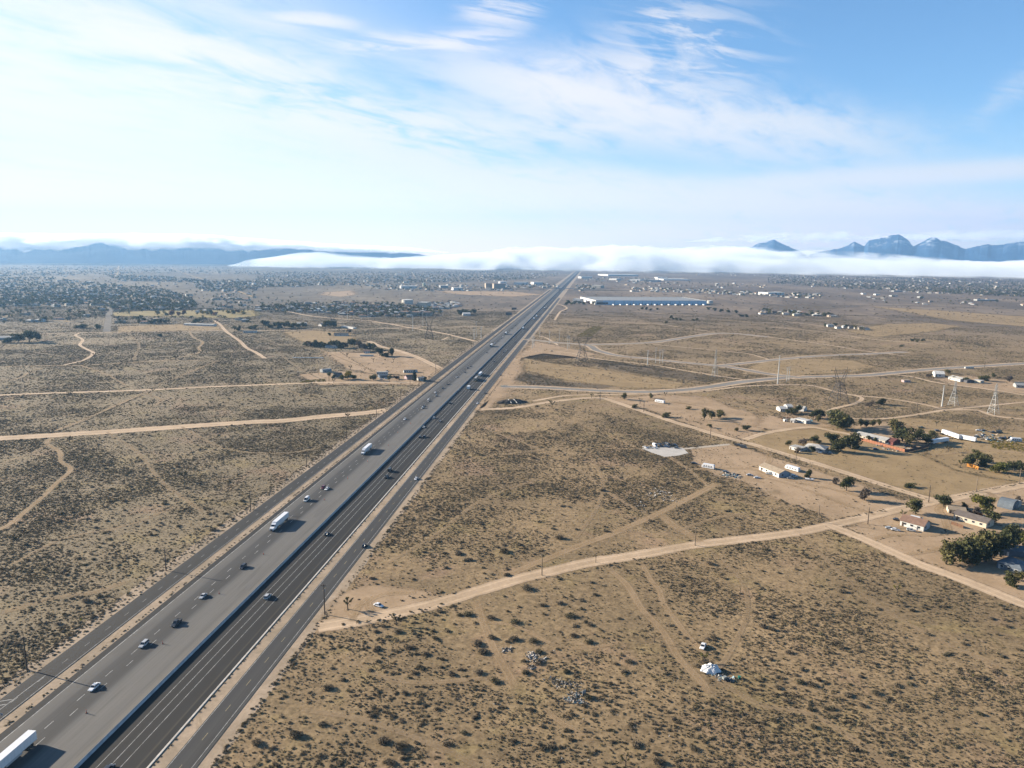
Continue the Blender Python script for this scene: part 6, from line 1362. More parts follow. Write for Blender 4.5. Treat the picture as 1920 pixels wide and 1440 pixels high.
for (x, y, h, lab, w_) in [(1766, 762, 40, 'white steel monopole standing beside the pale pylon at the right', 1.3), (1458, 720, 54, 'tall white steel monopole at the junction of the grey roads', 1.3), (1475, 715, 27, 'slim steel pole right behind the tall white monopole', .7), (1479, 713, 26, 'slimmest steel pole right of the tall white monopole', .6), (1214, 684, 28, 'white steel monopole on the tan track right of the dark pylon', 1.3),
      (1229, 681, 30, 'left of three slim steel poles by the grey loop road', .7), (1237, 681, 26, 'middle of three slim steel poles by the grey loop road', .7), (1242, 680, 26, 'right of three slim steel poles by the grey loop road', .7), (998, 653, 24, 'left of two steel poles at the right frontage road', .9), (1001, 648, 18, 'right of two steel poles at the right frontage road', .9), (1030, 645, 27, 'slim steel pole left of the grey road hub', .7), (1049, 640, 25, 'slim steel pole behind the grey road hub', .6), (1064, 655, 26, 'left of two slim poles before the dark pylon', .7), (1067, 652, 24, 'right of two slim poles before the dark pylon', .6), (1012, 632, 14, 'short steel pole at the frontage road bend', .7),
      (774, 620, 28, 'white steel monopole left of the dark pylon by the freeway', 1.1), (889, 637, 24, 'left of three steel poles beside the freeway', 1.1), (893, 632, 30, 'middle of three steel poles beside the freeway', .6), (902, 634, 22, 'right of three steel poles beside the freeway', 1.0), (793, 612, 28, 'slim steel pole behind the dark pylon by the freeway', .7), (800, 612, 22, 'second slim steel pole behind the dark pylon by the freeway', .6), (652, 598, 26, 'slim steel pole in front of the near suburb', .8), (690, 595, 18, 'right slim steel pole in front of the near suburb', .7), (598, 590, 18, 'left slim steel pole in front of the near suburb', .8), (678, 602, 8, 'short steel pole by the track crossing', .7), (448, 562, 12, 'left far steel pole above the park', .8), (470, 576, 18, 'right far steel pole above the park', .8)]: monopole(x, y, h, lab, w_)
SIGN = mat('sign_panel_back', (0.10, 0.10, 0.10), 0.7)
for (x, y, wpx, hp, lab) in [(954, 599, 11, 13, 'dark billboard on a post left of the freeway'), (964, 586, 9, 9, 'smaller brown billboard beyond the dark one left of the freeway')]:
    t = thing('billboard', lab, 'billboard', P(x, y), RANG, None); k = mpp(x, y); mb = MB(); mb.tube((0, 0, 0), (0, 0, hp*k*.6), .5, .5, 8); link('post', mb.mesh('post', [DSTEEL]), t); mb = MB(); mb.box((0, 0, hp*k*.82), (wpx*k, 1.2, hp*k*.4)); link('panel', mb.mesh('panel', [SIGN]), t)
t = thing('warning_sign', 'small yellow diamond warning sign on the verge of the left frontage road', 'sign', P(153, 1172), RANG); mb = MB(); mb.tube((0, 0, 0), (0, 0, 2.2), .05, .05, 6); link('post', mb.mesh('post', [STEEL]), t)
mb = MB(); mb.add([(0, -.06, 1.9), (.65, -.06, 2.55), (0, -.06, 3.2), (-.65, -.06, 2.55), (0, -.02, 1.9), (.65, -.02, 2.55), (0, -.02, 3.2), (-.65, -.02, 2.55)], [(0, 1, 2, 3), (7, 6, 5, 4), (0, 4, 5, 1), (1, 5, 6, 2), (2, 6, 7, 3), (3, 7, 4, 0)]); link('panel', mb.mesh('panel', [mat('yellow_sign', (.6, .45, .04), .5)]), t)
t = thing('marker_post', 'small grey-blue marker post at the left edge beside the gore marking', 'post', P(4, 1347), RANG); mb = MB(); mb.tube((0, 0, 0), (0, 0, 1.5), .06, .06, 6); link('post', mb.mesh('post', [STEEL]), t); mb = MB(); mb.box((0, 0, 1.5), (.7, .06, .9)); link('panel', mb.mesh('panel', [mat('pale_blue_sign', (.35, .42, .5), .5)]), t)

# ------------------------------------------------------------------ houses
WIN = mat('window_glass', (0.03, 0.035, 0.045), 0.15, spec=0.6, var=0.05); FRAME = mat('white_trim', (0.6, 0.6, 0.58), 0.6, var=0.1)
def stucco(n, c): return mat('wall_'+n, c, 0.9, var=0.12, scale=0.6)
def shingle(n, c):
    mt, nt, out = new_mat('roof_'+n); o = nt.obj(); x, y, z = nt.sep(o)
    n1 = nt.noise(o, 0.5, 4, 0.6); n2 = nt.noise(nt.comb(nt.m('MULTIPLY', x, 1.0), nt.m('MULTIPLY', y, 5.0), z), 1.3, 3, 0.7)
    f = nt.m('ADD', nt.ss(n1, 0.3, 0.7, 0.8, 1.1), nt.m('MULTIPLY', nt.m('SUBTRACT', n2, 0.5), 0.35)); bsdf(nt, out, nt.vm('SCALE', c, scale=f), 0.85, spec=0.25); return mt
ROOFS = dict(brown=shingle('brown', (0.24, 0.15, 0.11)), greybrown=shingle('grey_brown', (0.16, 0.135, 0.12)), tan=shingle('tan', (0.36, 0.29, 0.21)), pale=shingle('pale_grey', (0.46, 0.45, 0.42)), grey=shingle('grey', (0.30, 0.31, 0.31)), white=shingle('white', (0.62, 0.61, 0.58)), bluegrey=shingle('blue_grey', (0.15, 0.18, 0.21)), dark=shingle('dark', (0.07, 0.07, 0.075)), red=shingle('dark_red', (0.16, 0.06, 0.05)), rust=shingle('rust_tile', (0.33, 0.19, 0.12)))
WALLS = dict(white=stucco('white', (.70, .69, .66)), cream=stucco('cream', (.62, .55, .44)), grey=stucco('grey', (.36, .37, .37)), blue=stucco('blue', (.34, .42, .50)), bluegrey=stucco('blue_grey', (.13, .16, .20)), pink=stucco('pink', (.46, .33, .33)), tan=stucco('tan', (.45, .37, .28)), red=stucco('red', (.22, .07, .06)), dark=stucco('dark', (.10, .10, .11)))
def house(label, p0, p1, wid, hw, wall, roof, rtype='gable', rh=None, cat='house', name='house', nwin=3, eave=0.5, chim=False, grp=None, door=True, endwall=None):
    """p0-p1: photo positions of the ends of the wall line facing the camera; the house reaches wid metres behind it"""
    a, b = P(*p0), P(*p1); L = (b-a).length; ang = math.atan2(b.y-a.y, b.x-a.x); rh = rh if rh is not None else wid*0.2
    t = thing(name, label, cat, a, ang, grp); W_ = wid; wm = WALLS[wall]; mb = MB()
    mb.add([(0, 0, -.1), (L, 0, -.1), (L, W_, -.1), (0, W_, -.1), (0, 0, hw), (L, 0, hw), (L, W_, hw), (0, W_, hw)], [(0, 1, 5, 4), (1, 2, 6, 5), (2, 3, 7, 6), (3, 0, 4, 7), (4, 5, 6, 7)])
    if rtype == 'gable': mb.add([(0.01, 0.01, hw), (0.01, W_-.01, hw), (0.01, W_/2, hw+rh-.05)], [(0, 1, 2)]); mb.add([(L-.01, 0.01, hw), (L-.01, W_-.01, hw), (L-.01, W_/2, hw+rh-.05)], [(0, 1, 2)])
    link('wall', mb.mesh('wall', [wm]), t); mb = MB(); e = eave
    if endwall: mb.add([(L+.02, .02, 0), (L+.02, W_-.02, 0), (L+.02, W_-.02, hw), (L+.02, W_/2, hw+rh-.08), (L+.02, .02, hw), (L-.05, .02, 0), (L-.05, W_-.02, 0), (L-.05, W_-.02, hw), (L-.05, W_/2, hw+rh-.08), (L-.05, .02, hw)], [(0, 1, 2, 3, 4), (9, 8, 7, 6, 5)]); link('gable_wall', mb.mesh('gable_wall', [WALLS[endwall]]), t); mb = MB()
    e = eave; th = .16
    if rtype == 'gable':
        s_ = rh/(W_/2); pr_ = [(-e, hw-s_*e+.02), (W_/2, hw+rh+.02), (W_+e, hw-s_*e+.02), (W_+e, hw-s_*e+.02+th), (W_/2, hw+rh+.02+th), (-e, hw-s_*e+.02+th)]
        mb.add([(-e, y, z) for y, z in pr_]+[(L+e, y, z) for y, z in pr_], [(0, 1, 7, 6), (1, 2, 8, 7), (2, 3, 9, 8), (3, 4, 10, 9), (4, 5, 11, 10), (5, 0, 6, 11), (0, 5, 4, 1), (1, 4, 3, 2), (6, 7, 10, 11), (7, 8, 9, 10)])
    elif rtype == 'hip':
        k = min(W_/2, L/2-.3); z0 = hw+.02; mb.add([(-e, -e, z0), (L+e, -e, z0), (L+e, W_+e, z0), (-e, W_+e, z0), (k, W_/2, z0+rh), (L-k, W_/2, z0+rh)], [(0, 1, 5, 4), (1, 2, 5), (2, 3, 4, 5), (3, 0, 4), (3, 2, 1, 0)])
    elif rtype == 'flat': mb.box((L/2, W_/2, hw+.12), (L+e, W_+e, .22))
    elif rtype == 'arch':
        n = 10; ring_ = [(W_/2-math.cos(math.pi*i/n)*W_/2, hw+math.sin(math.pi*i/n)*rh+.02) for i in range(n+1)]
        mb.loft([[(x_, y, z) for y, z in ring_] for x_ in (-.05, L+.05)])
    link('roof', mb.mesh('roof', [ROOFS[roof]]), t)
    for k in range(nwin):
        x_ = L*(k+.7)/(nwin+.4); w_ = link('window', MBX((x_, -.03, hw*.55), (min(1.5, L*.12), .08, hw*.34), WIN), t); link('frame', MBX((x_, -.02, hw*.55), (min(1.5, L*.12)+.24, .06, hw*.34+.24), FRAME), w_)
    link('window', MBX((L+.03, W_*.35, hw*.55), (.08, min(1.3, W_*.2), hw*.34), WIN), t)
    if door: link('door', MBX((L*(.12 if nwin else .3), -.03, hw*.38), (1.0, .08, hw*.72), FRAME if wall not in ('white', 'cream') else WOOD), t)
    if chim: link('chimney', MBX((L*.7, W_*.6, hw+rh), (.8, .8, 1.4), EMB), t)
    return t
def MBX(c, d, m_, rz=0.0): mb = MB(); mb.box(c, d, 0, rz); return mb.mesh('box_part', [m_])
house('white house with brown gabled roof in the bare yard at the right', (1687, 985), (1731, 997), 9.5, 3.3, 'white', 'brown', 'gable', 2.4, chim=True, nwin=3)
house('long cream house with grey-brown roof right of the brown-roofed house', (1787, 973), (1848.5, 991), 9.5, 3.3, 'cream', 'greybrown', 'gable', 1.7, nwin=4)
house('tan-roofed low shed behind the long cream house', (1778, 962), (1810, 966), 7, 2.6, 'cream', 'tan', 'gable', 1.2, name='shed', cat='shed', nwin=1)
house('blue-grey hoop shed at the right beside the yellow-green tree', (1869, 950), (1898, 957), 12, 1.2, 'bluegrey', 'bluegrey', 'arch', 4.0, name='hoop_shed', cat='shed', nwin=0, eave=0, door=False)
house('pale hoop shed attached right of the blue-grey one', (1890, 950), (1908, 954), 9, 1.0, 'grey', 'pale', 'arch', 3.2, name='hoop_shed', cat='shed', nwin=0, eave=0, door=False)
house('blue-grey house with hip roof at the right edge under the tree row', (1868, 1064), (1914, 1080), 12, 3.2, 'bluegrey', 'bluegrey', 'hip', 2.2, nwin=3)
house('blue-grey back wing behind the blue-grey house', (1874, 1041), (1925, 1046), 9, 3.0, 'bluegrey', 'bluegrey', 'gable', 1.6, nwin=0, name='shed', cat='shed')
house('long tan house with pale roof behind the orange fence', (1603, 820), (1659, 833), 12, 3.0, 'cream', 'pale', 'gable', 1.6, nwin=5)
house('dark red open porch building at the end of the long tan house', (1661, 832), (1674, 835), 11, 3.0, 'red', 'red', 'gable', 1.8, nwin=0)
house('grey house with pale hip roof under the dark trees', (1508, 844), (1546, 850), 13, 3.0, 'grey', 'pale', 'hip', 2.0, nwin=3)
house('small white wing left of the grey house', (1480, 842), (1500, 847), 8, 2.5, 'white', 'pale', 'flat', nwin=1, name='shed', cat='shed')
house('house with blue gable wall and long tan roof', (1423, 881), (1460, 896), 9.5, 3.2, 'white', 'tan', 'gable', 1.8, nwin=4, endwall='blue')
house('white farm trailer house, right one of the farm at the lane end', (1489, 790), (1511, 795), 8, 2.8, 'white', 'white', 'flat', nwin=3, eave=.2)
house('small white farm shed left of the farm trailer house', (1482, 792), (1489, 793), 5, 2.4, 'white', 'white', 'gable', 1, nwin=0, name='shed', cat='shed')
house('tiny white pump shed left of the farm sheds', (1471, 791), (1475, 791), 3, 2.0, 'white', 'white', 'flat', nwin=0, name='shed', cat='shed', eave=.1)
house('white farm roof left behind the farm trees', (1463, 772), (1476, 772), 10, 3, 'white', 'white', 'gable', 1.6, nwin=1)
house('middle white farm building behind the farm trees', (1476, 768), (1486, 768), 9, 3.2, 'white', 'white', 'gable', 1.6, nwin=1)
house('right white farm barn behind the farm trees', (1493, 770), (1507, 772), 9, 3.2, 'white', 'pale', 'gable', 1.6, nwin=1)
house('small grey shed right of the farm trees', (1550, 779), (1560, 780), 7, 2.8, 'grey', 'pale', 'gable', 1, nwin=0, name='shed', cat='shed')
house('white barn with pale roof in the upper right farm', (1753, 707), (1771, 708), 16, 4.5, 'white', 'white', 'gable', 3, nwin=1)
house('white house in the middle of the upper right farm', (1778, 711), (1800, 716), 12, 3.2, 'white', 'pale', 'gable', 1.8, nwin=3)
house('dark shed next to the white house of the upper right farm', (1801, 715), (1813, 718), 9, 3, 'dark', 'dark', 'gable', 1.5, nwin=0, name='shed', cat='shed')
house('cream block house right in the upper right farm', (1824, 717), (1838, 719), 9, 3.2, 'cream', 'white', 'flat', nwin=1)
house('grey house at the right edge below the upper right farm', (1905, 727), (1922, 728), 12, 3.4, 'grey', 'grey', 'gable', 2, nwin=2)
house('tiny pink block hut alone on the scrub below the upper right farm', (1695, 717), (1707, 717), 6, 2.6, 'pink', 'tan', 'flat', nwin=1, name='hut', cat='hut')
house('low white wall-like block on the far lane at the upper right', (1810, 691), (1826, 691), 2, 2.2, 'white', 'white', 'flat', nwin=0, name='shed', cat='shed', door=False)
house('long white trailer home left of the freeway, right of two', (757, 699), (783, 698), 4, 3.0, 'white', 'dark', 'flat', nwin=6, eave=.1, name='trailer_home', cat='trailer')
house('long white trailer home left of the freeway, left of two', (706, 702), (727, 702), 4, 3.0, 'white', 'pale', 'flat', nwin=5, eave=.1, name='trailer_home', cat='trailer')
house('blue-grey lower building in front of the left trailer home', (712, 709), (727, 708), 9, 3, 'bluegrey', 'bluegrey', 'gable', 1.4, nwin=1)
house('pinkish house beside the dark conifer', (763, 712), (776, 711), 9, 3.2, 'pink', 'brown', 'gable', 2, nwin=2)
house('small white house between the conifer and the freeway', (785, 714), (797, 713), 7, 2.8, 'white', 'pale', 'gable', 1.3, nwin=1)
house('dark-roofed house behind the bright yellow tree', (628, 708), (642, 707), 10, 3.2, 'grey', 'dark', 'gable', 2, nwin=2)
house('silver trailer house left behind the bright yellow tree', (605, 699), (622, 697), 7, 3.2, 'grey', 'pale', 'arch', 1.2, nwin=2, eave=0)
house('white ranch shed on the pinkish field', (682, 662), (693, 662), 8, 3.2, 'white', 'brown', 'gable', 1.5, nwin=1)
house('white fence-like sheds before the ranch shed', (675, 668), (700, 668), 3, 1.8, 'white', 'grey', 'flat', nwin=0, name='shed', cat='shed', door=False)
house('dark-roofed white house on the straw-coloured lot', (626, 630), (652, 630), 14, 3.2, 'white', 'dark', 'gable', 2.2, nwin=3)
house('white house showing through the windbreak row', (610, 653), (635, 653), 9, 3, 'white', 'grey', 'gable', 1.6, nwin=2)
house('white house left among the far left houses', (556, 610), (574, 610), 12, 3.5, 'white', 'white', 'gable', 2, nwin=2)
house('pale blue-roofed house of the far left houses', (603, 612), (616, 611), 12, 3.5, 'white', 'bluegrey', 'gable', 2.2, nwin=2)
house('long white wall building of the far left houses', (640, 614), (662, 617), 8, 3, 'white', 'white', 'flat', nwin=0)
house('white barn with pale roof at the left edge', (-12, 637), (20, 637), 14, 3.5, 'white', 'pale', 'gable', 2.5, nwin=2)
house('long white house right of the left park road', (344, 610), (400, 612), 12, 3.2, 'white', 'pale', 'gable', 1.6, nwin=4)
house('house with dark roof among trees left of the long white house', (272, 606), (288, 606), 12, 3.2, 'tan', 'dark', 'gable', 2, nwin=2)
house('white-walled yard building far left of the freeway dirt road', (456, 624), (480, 624), 10, 3.5, 'white', 'dark', 'flat', nwin=2)
house('lone white building between dark trees left of the freeway', (868, 592), (882, 592), 18, 5, 'white', 'white', 'gable', 3, nwin=1)
# ------------------------------------------------------------------ fences
def fence(label, pix, h, m_, cat='fence'):
    pts = [P(*p) for p in pix]; t = thing('fence', label, cat, pts[0]); n = 0
    mb = MB(); posts = []
    for a, b in zip(pts[:-1], pts[1:]):
        L = (b-a).length; ang = math.atan2(b.y-a.y, b.x-a.x); k = max(1, int(L/2.4))
        for i in range(k):
            c = a+(b-a)*((i+.5)/k)-pts[0]; mb.box((c.x, c.y, h*.53+.05*((i*7) % 3-1)*.3), (L/k*.97, .06, h*.92), 0, ang); q = a+(b-a)*(i/k)-pts[0]; posts.append(q)
    link('panels', mb.mesh('panels', [m_]), t); mb = MB()
    for q in posts[:99]: o = link('post', POST, t, q); o.scale.z = h/1.8
POST = MB(); POST.box((0, 0, .92), (.13, .13, 1.84)); POST = POST.mesh('fence_post', [WOOD])
OFENCE = mat('orange_brown_boards', (0.37, 0.15, 0.075), 0.85, var=0.25, scale=1.2)
fence('orange-brown board fence in front of the long tan house', [(1610, 825), (1640, 833), (1670, 841), (1696, 848)], 2.6, OFENCE)
fence('dark board fence continuing behind the straw field', [(1697, 848), (1712, 846), (1729, 842), (1742, 838)], 2.4, mat('dark_boards', (0.10, 0.06, 0.05), 0.9, var=0.2))
fence('bright orange panel fence right of the straw field', [(1812, 875), (1822, 877), (1834, 881)], 2.6, mat('bright_orange_boards', (0.62, 0.26, 0.035), 0.8, var=0.2))
fence('brown board fence before the long cream house', [(1783, 983), (1795, 987), (1806, 991)], 2.0, mat('brown_boards', (0.17, 0.09, 0.05), 0.9, var=0.25))
fence('rusty board fence behind the dark tree by the cream house', [(1816, 962), (1828, 965), (1842, 968)], 1.9, OFENCE)
# ------------------------------------------------------------------ trailers, motorhome, boat, tarp
def box_trailer(label, p0, p1, h, col='white', w_=2.6):
    a, b = P(*p0), P(*p1); L = (b-a).length; t = thing('box_trailer', label, 'trailer', a, math.atan2(b.y-a.y, b.x-a.x), 'white box trailers'); mb = MB(); mb.box((L/2, w_/2, 1.15+(h-1.15)/2), (L, w_, h-1.15)); link('trailer_box', mb.mesh('trailer_box', [pmat(col)]), t)
    link('underframe', MBX((L/2, w_/2, .95), (L*.96, 1.2, .35), CHASSIS), t); link('landing_gear', MBX((L*.2, w_/2, .45), (.2, 1.6, .9), CHASSIS), t)
    for q in (L*.80, L*.90):
        for y in (.2, w_-.2): o = link('wheel', TM['wheel'], t, (q, y, .5), R(90))
box_trailer('single white box trailer right of the trees of the tan house', (1750, 834), (1779, 829), 4.1); box_trailer('left of two long white trailers parked end to end', (1765, 814), (1797, 825), 4.3); box_trailer('right of two long white trailers parked end to end', (1797, 824), (1828, 830), 4.3)
def rv(label, p0, p1, h, w_=2.6):
    a, b = P(*p0), P(*p1); L = (b-a).length; t = thing('motorhome', label, 'motorhome', a, math.atan2(b.y-a.y, b.x-a.x)); prof = [(0, .5), (L, .5), (L, h-.5), (L-.4, h), (.5, h), (0, h-1.0), (-.35, h-1.3), (-.35, .9)]
    mb = MB(); mb.loft([[(x, y, z) for x, z in prof] for y in (0, w_)]); link('body', mb.mesh('motorhome_body', [pmat('white')]), t); link('stripe', MBX((L/2, -.01, 1.25), (L*.9, .04, .35), pmat('blue')), t)
    for k in range(4): link('window', MBX((L*(.18+.2*k), -.03, h*.62), (L*.10, .06, .7), WIN), t)
    link('windshield', MBX((-.36, w_/2, 1.55), (.06, w_*.8, .9), WIN), t)
    for x in (L*.15, L*.75):
        for y in (.15, w_-.15): link('wheel', VM['pickup']['wheel'], t, (x, y, .38), R(90))
rv('old white motorhome on the lot below the wrecked cars', (1316, 877), (1338, 881), 3.3); rv('white caravan behind the blue-walled house', (1472, 879), (1496, 886), 3.2); rv('white motorhome at the right edge past the junk row', (1896, 828), (1916, 829), 3.2); rv('white camper behind the brown-roofed house', (1703, 976), (1727, 982), 3.2); rv('junk-covered white camper on the bare lot', (1228, 754), (1244, 757), 3.0)
t = thing('boat', 'small white boat on the dirt yard under the upright dark tree', 'boat', P(1509, 900), R(-25)); mb = MB()
def hull(x, w_, z0, z1): return [(x, -w_, z1), (x, -w_*.6, z0), (x, w_*.6, z0), (x, w_, z1)]
mb.loft([hull(0, 1.1, .5, 1.4), hull(2.5, 1.2, .4, 1.4), hull(4.8, .9, .5, 1.5), hull(6.2, .08, 1.1, 1.6)]); link('hull', mb.mesh('hull', [pmat('white')]), t); link('windshield', MBX((2.9, 0, 1.65), (.1, 1.6, .5), WIN), t); link('boat_trailer', MBX((2.6, 0, .3), (5.6, .8, .2), CHASSIS), t)
# white tarp over a heap at the camp in the near scrub
def lump(name, c, rx, ry, h, m_, seed, n=26, rag=0.25, parent=None):
    r = np.linspace(0, 1, 12); th = np.linspace(0, 2*np.pi, n, endpoint=False); vs = [(c[0], c[1], h)]; fs = []
    for i, q in enumerate(r[1:]):
        for a in th:
            k = vnoise(np.array([3+2*math.cos(a)+q*2]), np.array([5+2*math.sin(a)]), seed, 4)[0]; fold = 1+.10*math.sin(a*7+seed)*q
            vs.append((c[0]+math.cos(a)*rx*q*fold*(1+(k-.5)*rag), c[1]+math.sin(a)*ry*q*fold*(1+(k-.5)*rag), max(0.02, h*(1-q**3.2)*(0.55+.8*k))))
    for k in range(n): fs.append((0, 1+k, 1+(k+1) % n))
    for i in range(len(r)-2):
        for k in range(n): a = 1+i*n+k; b = 1+i*n+(k+1) % n; fs.append((a, a+n, b+n, b))
    me = bpy.data.meshes.new(name); me.from_pydata(vs, [], fs); me.materials.append(m_); return me
TARP = mat('white_tarp', (0.86, 0.87, 0.88), 0.7, var=0.25, scale=0.7)
o = link('tarp', lump('tarp', (0, 0), 3.7, 2.5, 2.1, TARP, 4, n=40, rag=.6), None, P(1331, 1257)); tag(o, 'white tarp draped over a heap in the near scrub', 'tarp')
t = thing('storage_bin', 'round green tub lying at the end of the camp junk', 'tub', P(1386, 1272)); mb = MB(); mb.tube((0, 0, 0), (0, 0, .8), .42, .55, 14); link('tub_body', mb.mesh('tub_body', [mat('green_plastic', (.02, .20, .15), .4)]), t); mb = MB(); mb.tube((0, 0, .8), (0, 0, .86), .6, .6, 14); link('rim', mb.mesh('rim', [mat('green_plastic', (.02, .20, .15), .4)]), t)
t = thing('cart', 'grey wire cart standing among the camp junk', 'cart', P(1358, 1275), .5); link('basket', MBX((0, 0, 1.0), (1.6, 1.1, .8), mat('grey_mesh', (.32, .34, .32), .6)), t); link('frame', MBX((0, 0, .4), (1.3, .9, .12), CHASSIS), t)
for q in ((-.6, -.4, .15), (.6, -.4, .15), (-.6, .4, .15), (.6, .4, .15)): mb = MB(); mb.tube((-.05, 0, 0), (.05, 0, 0), .15, .15, 8); link('wheel', mb.mesh('cart_wheel', [TYRE]), t, q)
# ------------------------------------------------------------------ dumped rubble and junk
def debris(label, spots, n, smin, smax, cols, seed, spread):
    r = random.Random(seed); mb = MB()
    for _ in range(n):
        c = r.choice(spots); p = P(c[0]+r.gauss(0, spread), c[1]+r.gauss(0, spread*.45)); s = r.uniform(smin, smax)
        k = len(mb.v); mb.box((0, 0, 0), (s*r.uniform(.5, 2.2), s*r.uniform(.4, 1), s*r.uniform(.12, .5)), r.randrange(len(cols)))
        M_ = Matrix.Translation((p.x, p.y, s*.22)) @ Euler((r.gauss(0, .4), r.gauss(0, .4), r.uniform(0, 6.3))).to_matrix().to_4x4()
        for j in range(k, len(mb.v)): mb.v[j] = tuple(M_ @ Vector(mb.v[j]))
    o = link('debris', mb.raw('debris', cols)); o['kind'] = 'stuff'; o['label'] = label
JK = [mat('rubble_white', (.46, .44, .41), .8), mat('rubble_grey', (.27, .25, .23), .9), mat('junk_dark', (.05, .05, .055), .8), mat('rubble_tan', (.40, .33, .25), .9), mat('junk_blue', (.10, .22, .28), .6)]
debris('pale rubble dumped beside the trail in the near scrub', [(1002, 1233), (1006, 1242), (996, 1252), (1010, 1238), (998, 1228), (950, 1218)], 190, .25, .8, JK[:4]+JK[:1], 1, 6)
debris('scattered grey rubble below the upper rubble pile', [(1040, 1275), (1060, 1280), (1075, 1285), (1050, 1283), (1082, 1288)], 150, .2, .55, JK[:4], 2, 9)
debris('rubble heap with a white board in the near scrub', [(1070, 1312), (1082, 1310), (1090, 1316), (1078, 1302)], 170, .25, .7, JK, 3, 6)
debris('camp junk strewn right of the white tarp', [(1345, 1266), (1352, 1272), (1362, 1274), (1372, 1276)], 90, .3, .9, JK, 4, 5)
debris('white litter scattered above the tan trail', [(1240, 923), (1250, 930), (1225, 932), (1200, 945), (1262, 936), (1232, 920)], 120, .3, .9, JK[:1]+JK[:1]+JK[1:2], 5, 8)
debris('junk heap left of the two parked cars', [(1366, 893), (1375, 891), (1358, 889), (1385, 894)], 80, .5, 1.4, JK, 6, 5)
debris('farm junk beside the pale sheds', [(1478, 785), (1485, 787), (1470, 787), (1520, 788)], 50, .5, 1.5, JK+[OFENCE], 7, 5)
debris('yard junk along the orange fence', [(1650, 836), (1668, 841), (1682, 843), (1700, 843), (1720, 842)], 70, .5, 1.5, JK, 8, 4)
debris('scrap strewn through the junk row at the right', [(1840, 818), (1860, 822), (1880, 825), (1850, 812), (1890, 823)], 80, .6, 1.8, JK, 9, 8)
debris('construction mound scrap beside the right frontage road', [(955, 753), (965, 754), (975, 755)], 40, .6, 1.6, JK[:3], 10, 5)
t = thing('board', 'pale board leaning upright on the lower rubble heap', 'board', P(1095, 1303), .6); link('board_panel', MBX((0, 0, .9), (1.6, .12, 2.0), JK[0]), t)
debris('small litter dotted over the near scrub', [(760, 1300), (900, 1350), (1200, 1350), (1290, 1430), (1500, 1370), (1010, 1390), (1100, 1180)], 60, .2, .45, JK[:2], 11, 70)
# culvert works: dark embankment with two white pipes
t = thing('culvert_bank', 'dark rocky bank with white pipes beside the right frontage road', 'embankment', P(962, 755), .2); mb = MB()
link('bank', lump('bank', (0, 0), 16, 7, 3.2, mat('dark_rock', (.07, .06, .05), .95, var=.4, scale=.4), 9, rag=.5), t)
for x in (-3, 3): mb = MB(); mb.tube((x, -7, 1.0), (x-2, 1, 3.6), .5, .5, 8); link('pipe', mb.mesh('pipe', [JK[0]]), t)
SLAB = mat('slab_concrete', (0.56, 0.53, 0.48), .9, var=.12, scale=.15)
mb = MB(); q = px([(1203, 841), (1222, 849), (1246, 857), (1270, 855), (1291, 850), (1280, 840), (1240, 838)]); mb.add([(p.x, p.y, .12) for p in q], [tuple(range(len(q)))]); struct(link('concrete_slab', mb.mesh('concrete_slab', [SLAB])), 'pale concrete slab under the wrecked vehicles')
o = link('solar_panels', MBX((0, 0, 1.2), (46, 3, .15), mat('pale_blue_panel', (.22, .32, .42), .3)), None, P(577, 672), 0.05); tag(o, 'strip of pale blue panels in the scrub left of the houses', 'solar panels')
o = link('tarp', lump('grey_tarp', (0, 0), 6, 2, .7, mat('green_grey_tarp', (.25, .33, .30), .7), 12), None, P(945, 724), .3); tag(o, 'flat green-grey tarp on the bare soil beside the right frontage road', 'tarp')
# ------------------------------------------------------------------ warehouse, tanks and far towns
def bigbox(label, p0, p1, depth, h, wall, roof='white', name='warehouse', cat='warehouse', stripe=None):
    a, b = P(*p0), P(*p1); L = (b-a).length; t = thing(name, label, cat, a, math.atan2(b.y-a.y, b.x-a.x)); mb = MB()
    mb.add([(0, 0, -.5), (L, 0, -.5), (L, depth, -.5), (0, depth, -.5), (0, 0, h), (L, 0, h), (L, depth, h), (0, depth, h)], [(0, 1, 5, 4), (1, 2, 6, 5), (2, 3, 7, 6), (3, 0, 4, 7)]); link('wall', mb.mesh('wall', [WALLS[wall]]), t)
    mb = MB(); mb.box((L/2, depth/2, h-.6), (L-1.2, depth-1.2, .4)); link('roof', mb.mesh('roof', [ROOFS[roof]]), t)
    return t, L
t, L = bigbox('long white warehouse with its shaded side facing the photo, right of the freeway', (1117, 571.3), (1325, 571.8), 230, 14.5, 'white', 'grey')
link('front_shade_tint', MBX((L*.53, -.05, 7.2), (L*.93, .1, 14.2), mat('blue_shade_tint', (.62, .82, 1.0), .7, var=.15, scale=.02)), t)  # white wall; the shaded side's sky-blue tone is put into this sheet's colour
for k in range(1, 12): link('pilaster', MBX((L*k/12, -.15, 7), (1.2, .3, 14), WALLS['blue']), t)
for k in range(26): link('dock_door', MBX((L*(.28+.7*k/26), -.12, 2.4), (3.2, .3, 4.2), WALLS['dark'] if k % 3 else WALLS['grey']), t)
link('office_front', MBX((L*.06, -.12, 5), (L*.10, .3, 6), WIN), t)
t, L = bigbox('low white office block at the left end of the warehouse', (1074, 567), (1088, 567.5), 40, 12, 'white', name='office_building', cat='building')
for i in range(14):
    p = P(1150+i*13, 572.6); mb = None; o = link('box_trailer', MBX((0, 0, 2.5), (2.6, 13, 2.9), pmat('white')), None, p, .2); tag(o, 'tiny white trailer parked along the shaded side of the long warehouse', 'trailer', 'trailers docked at the warehouse')
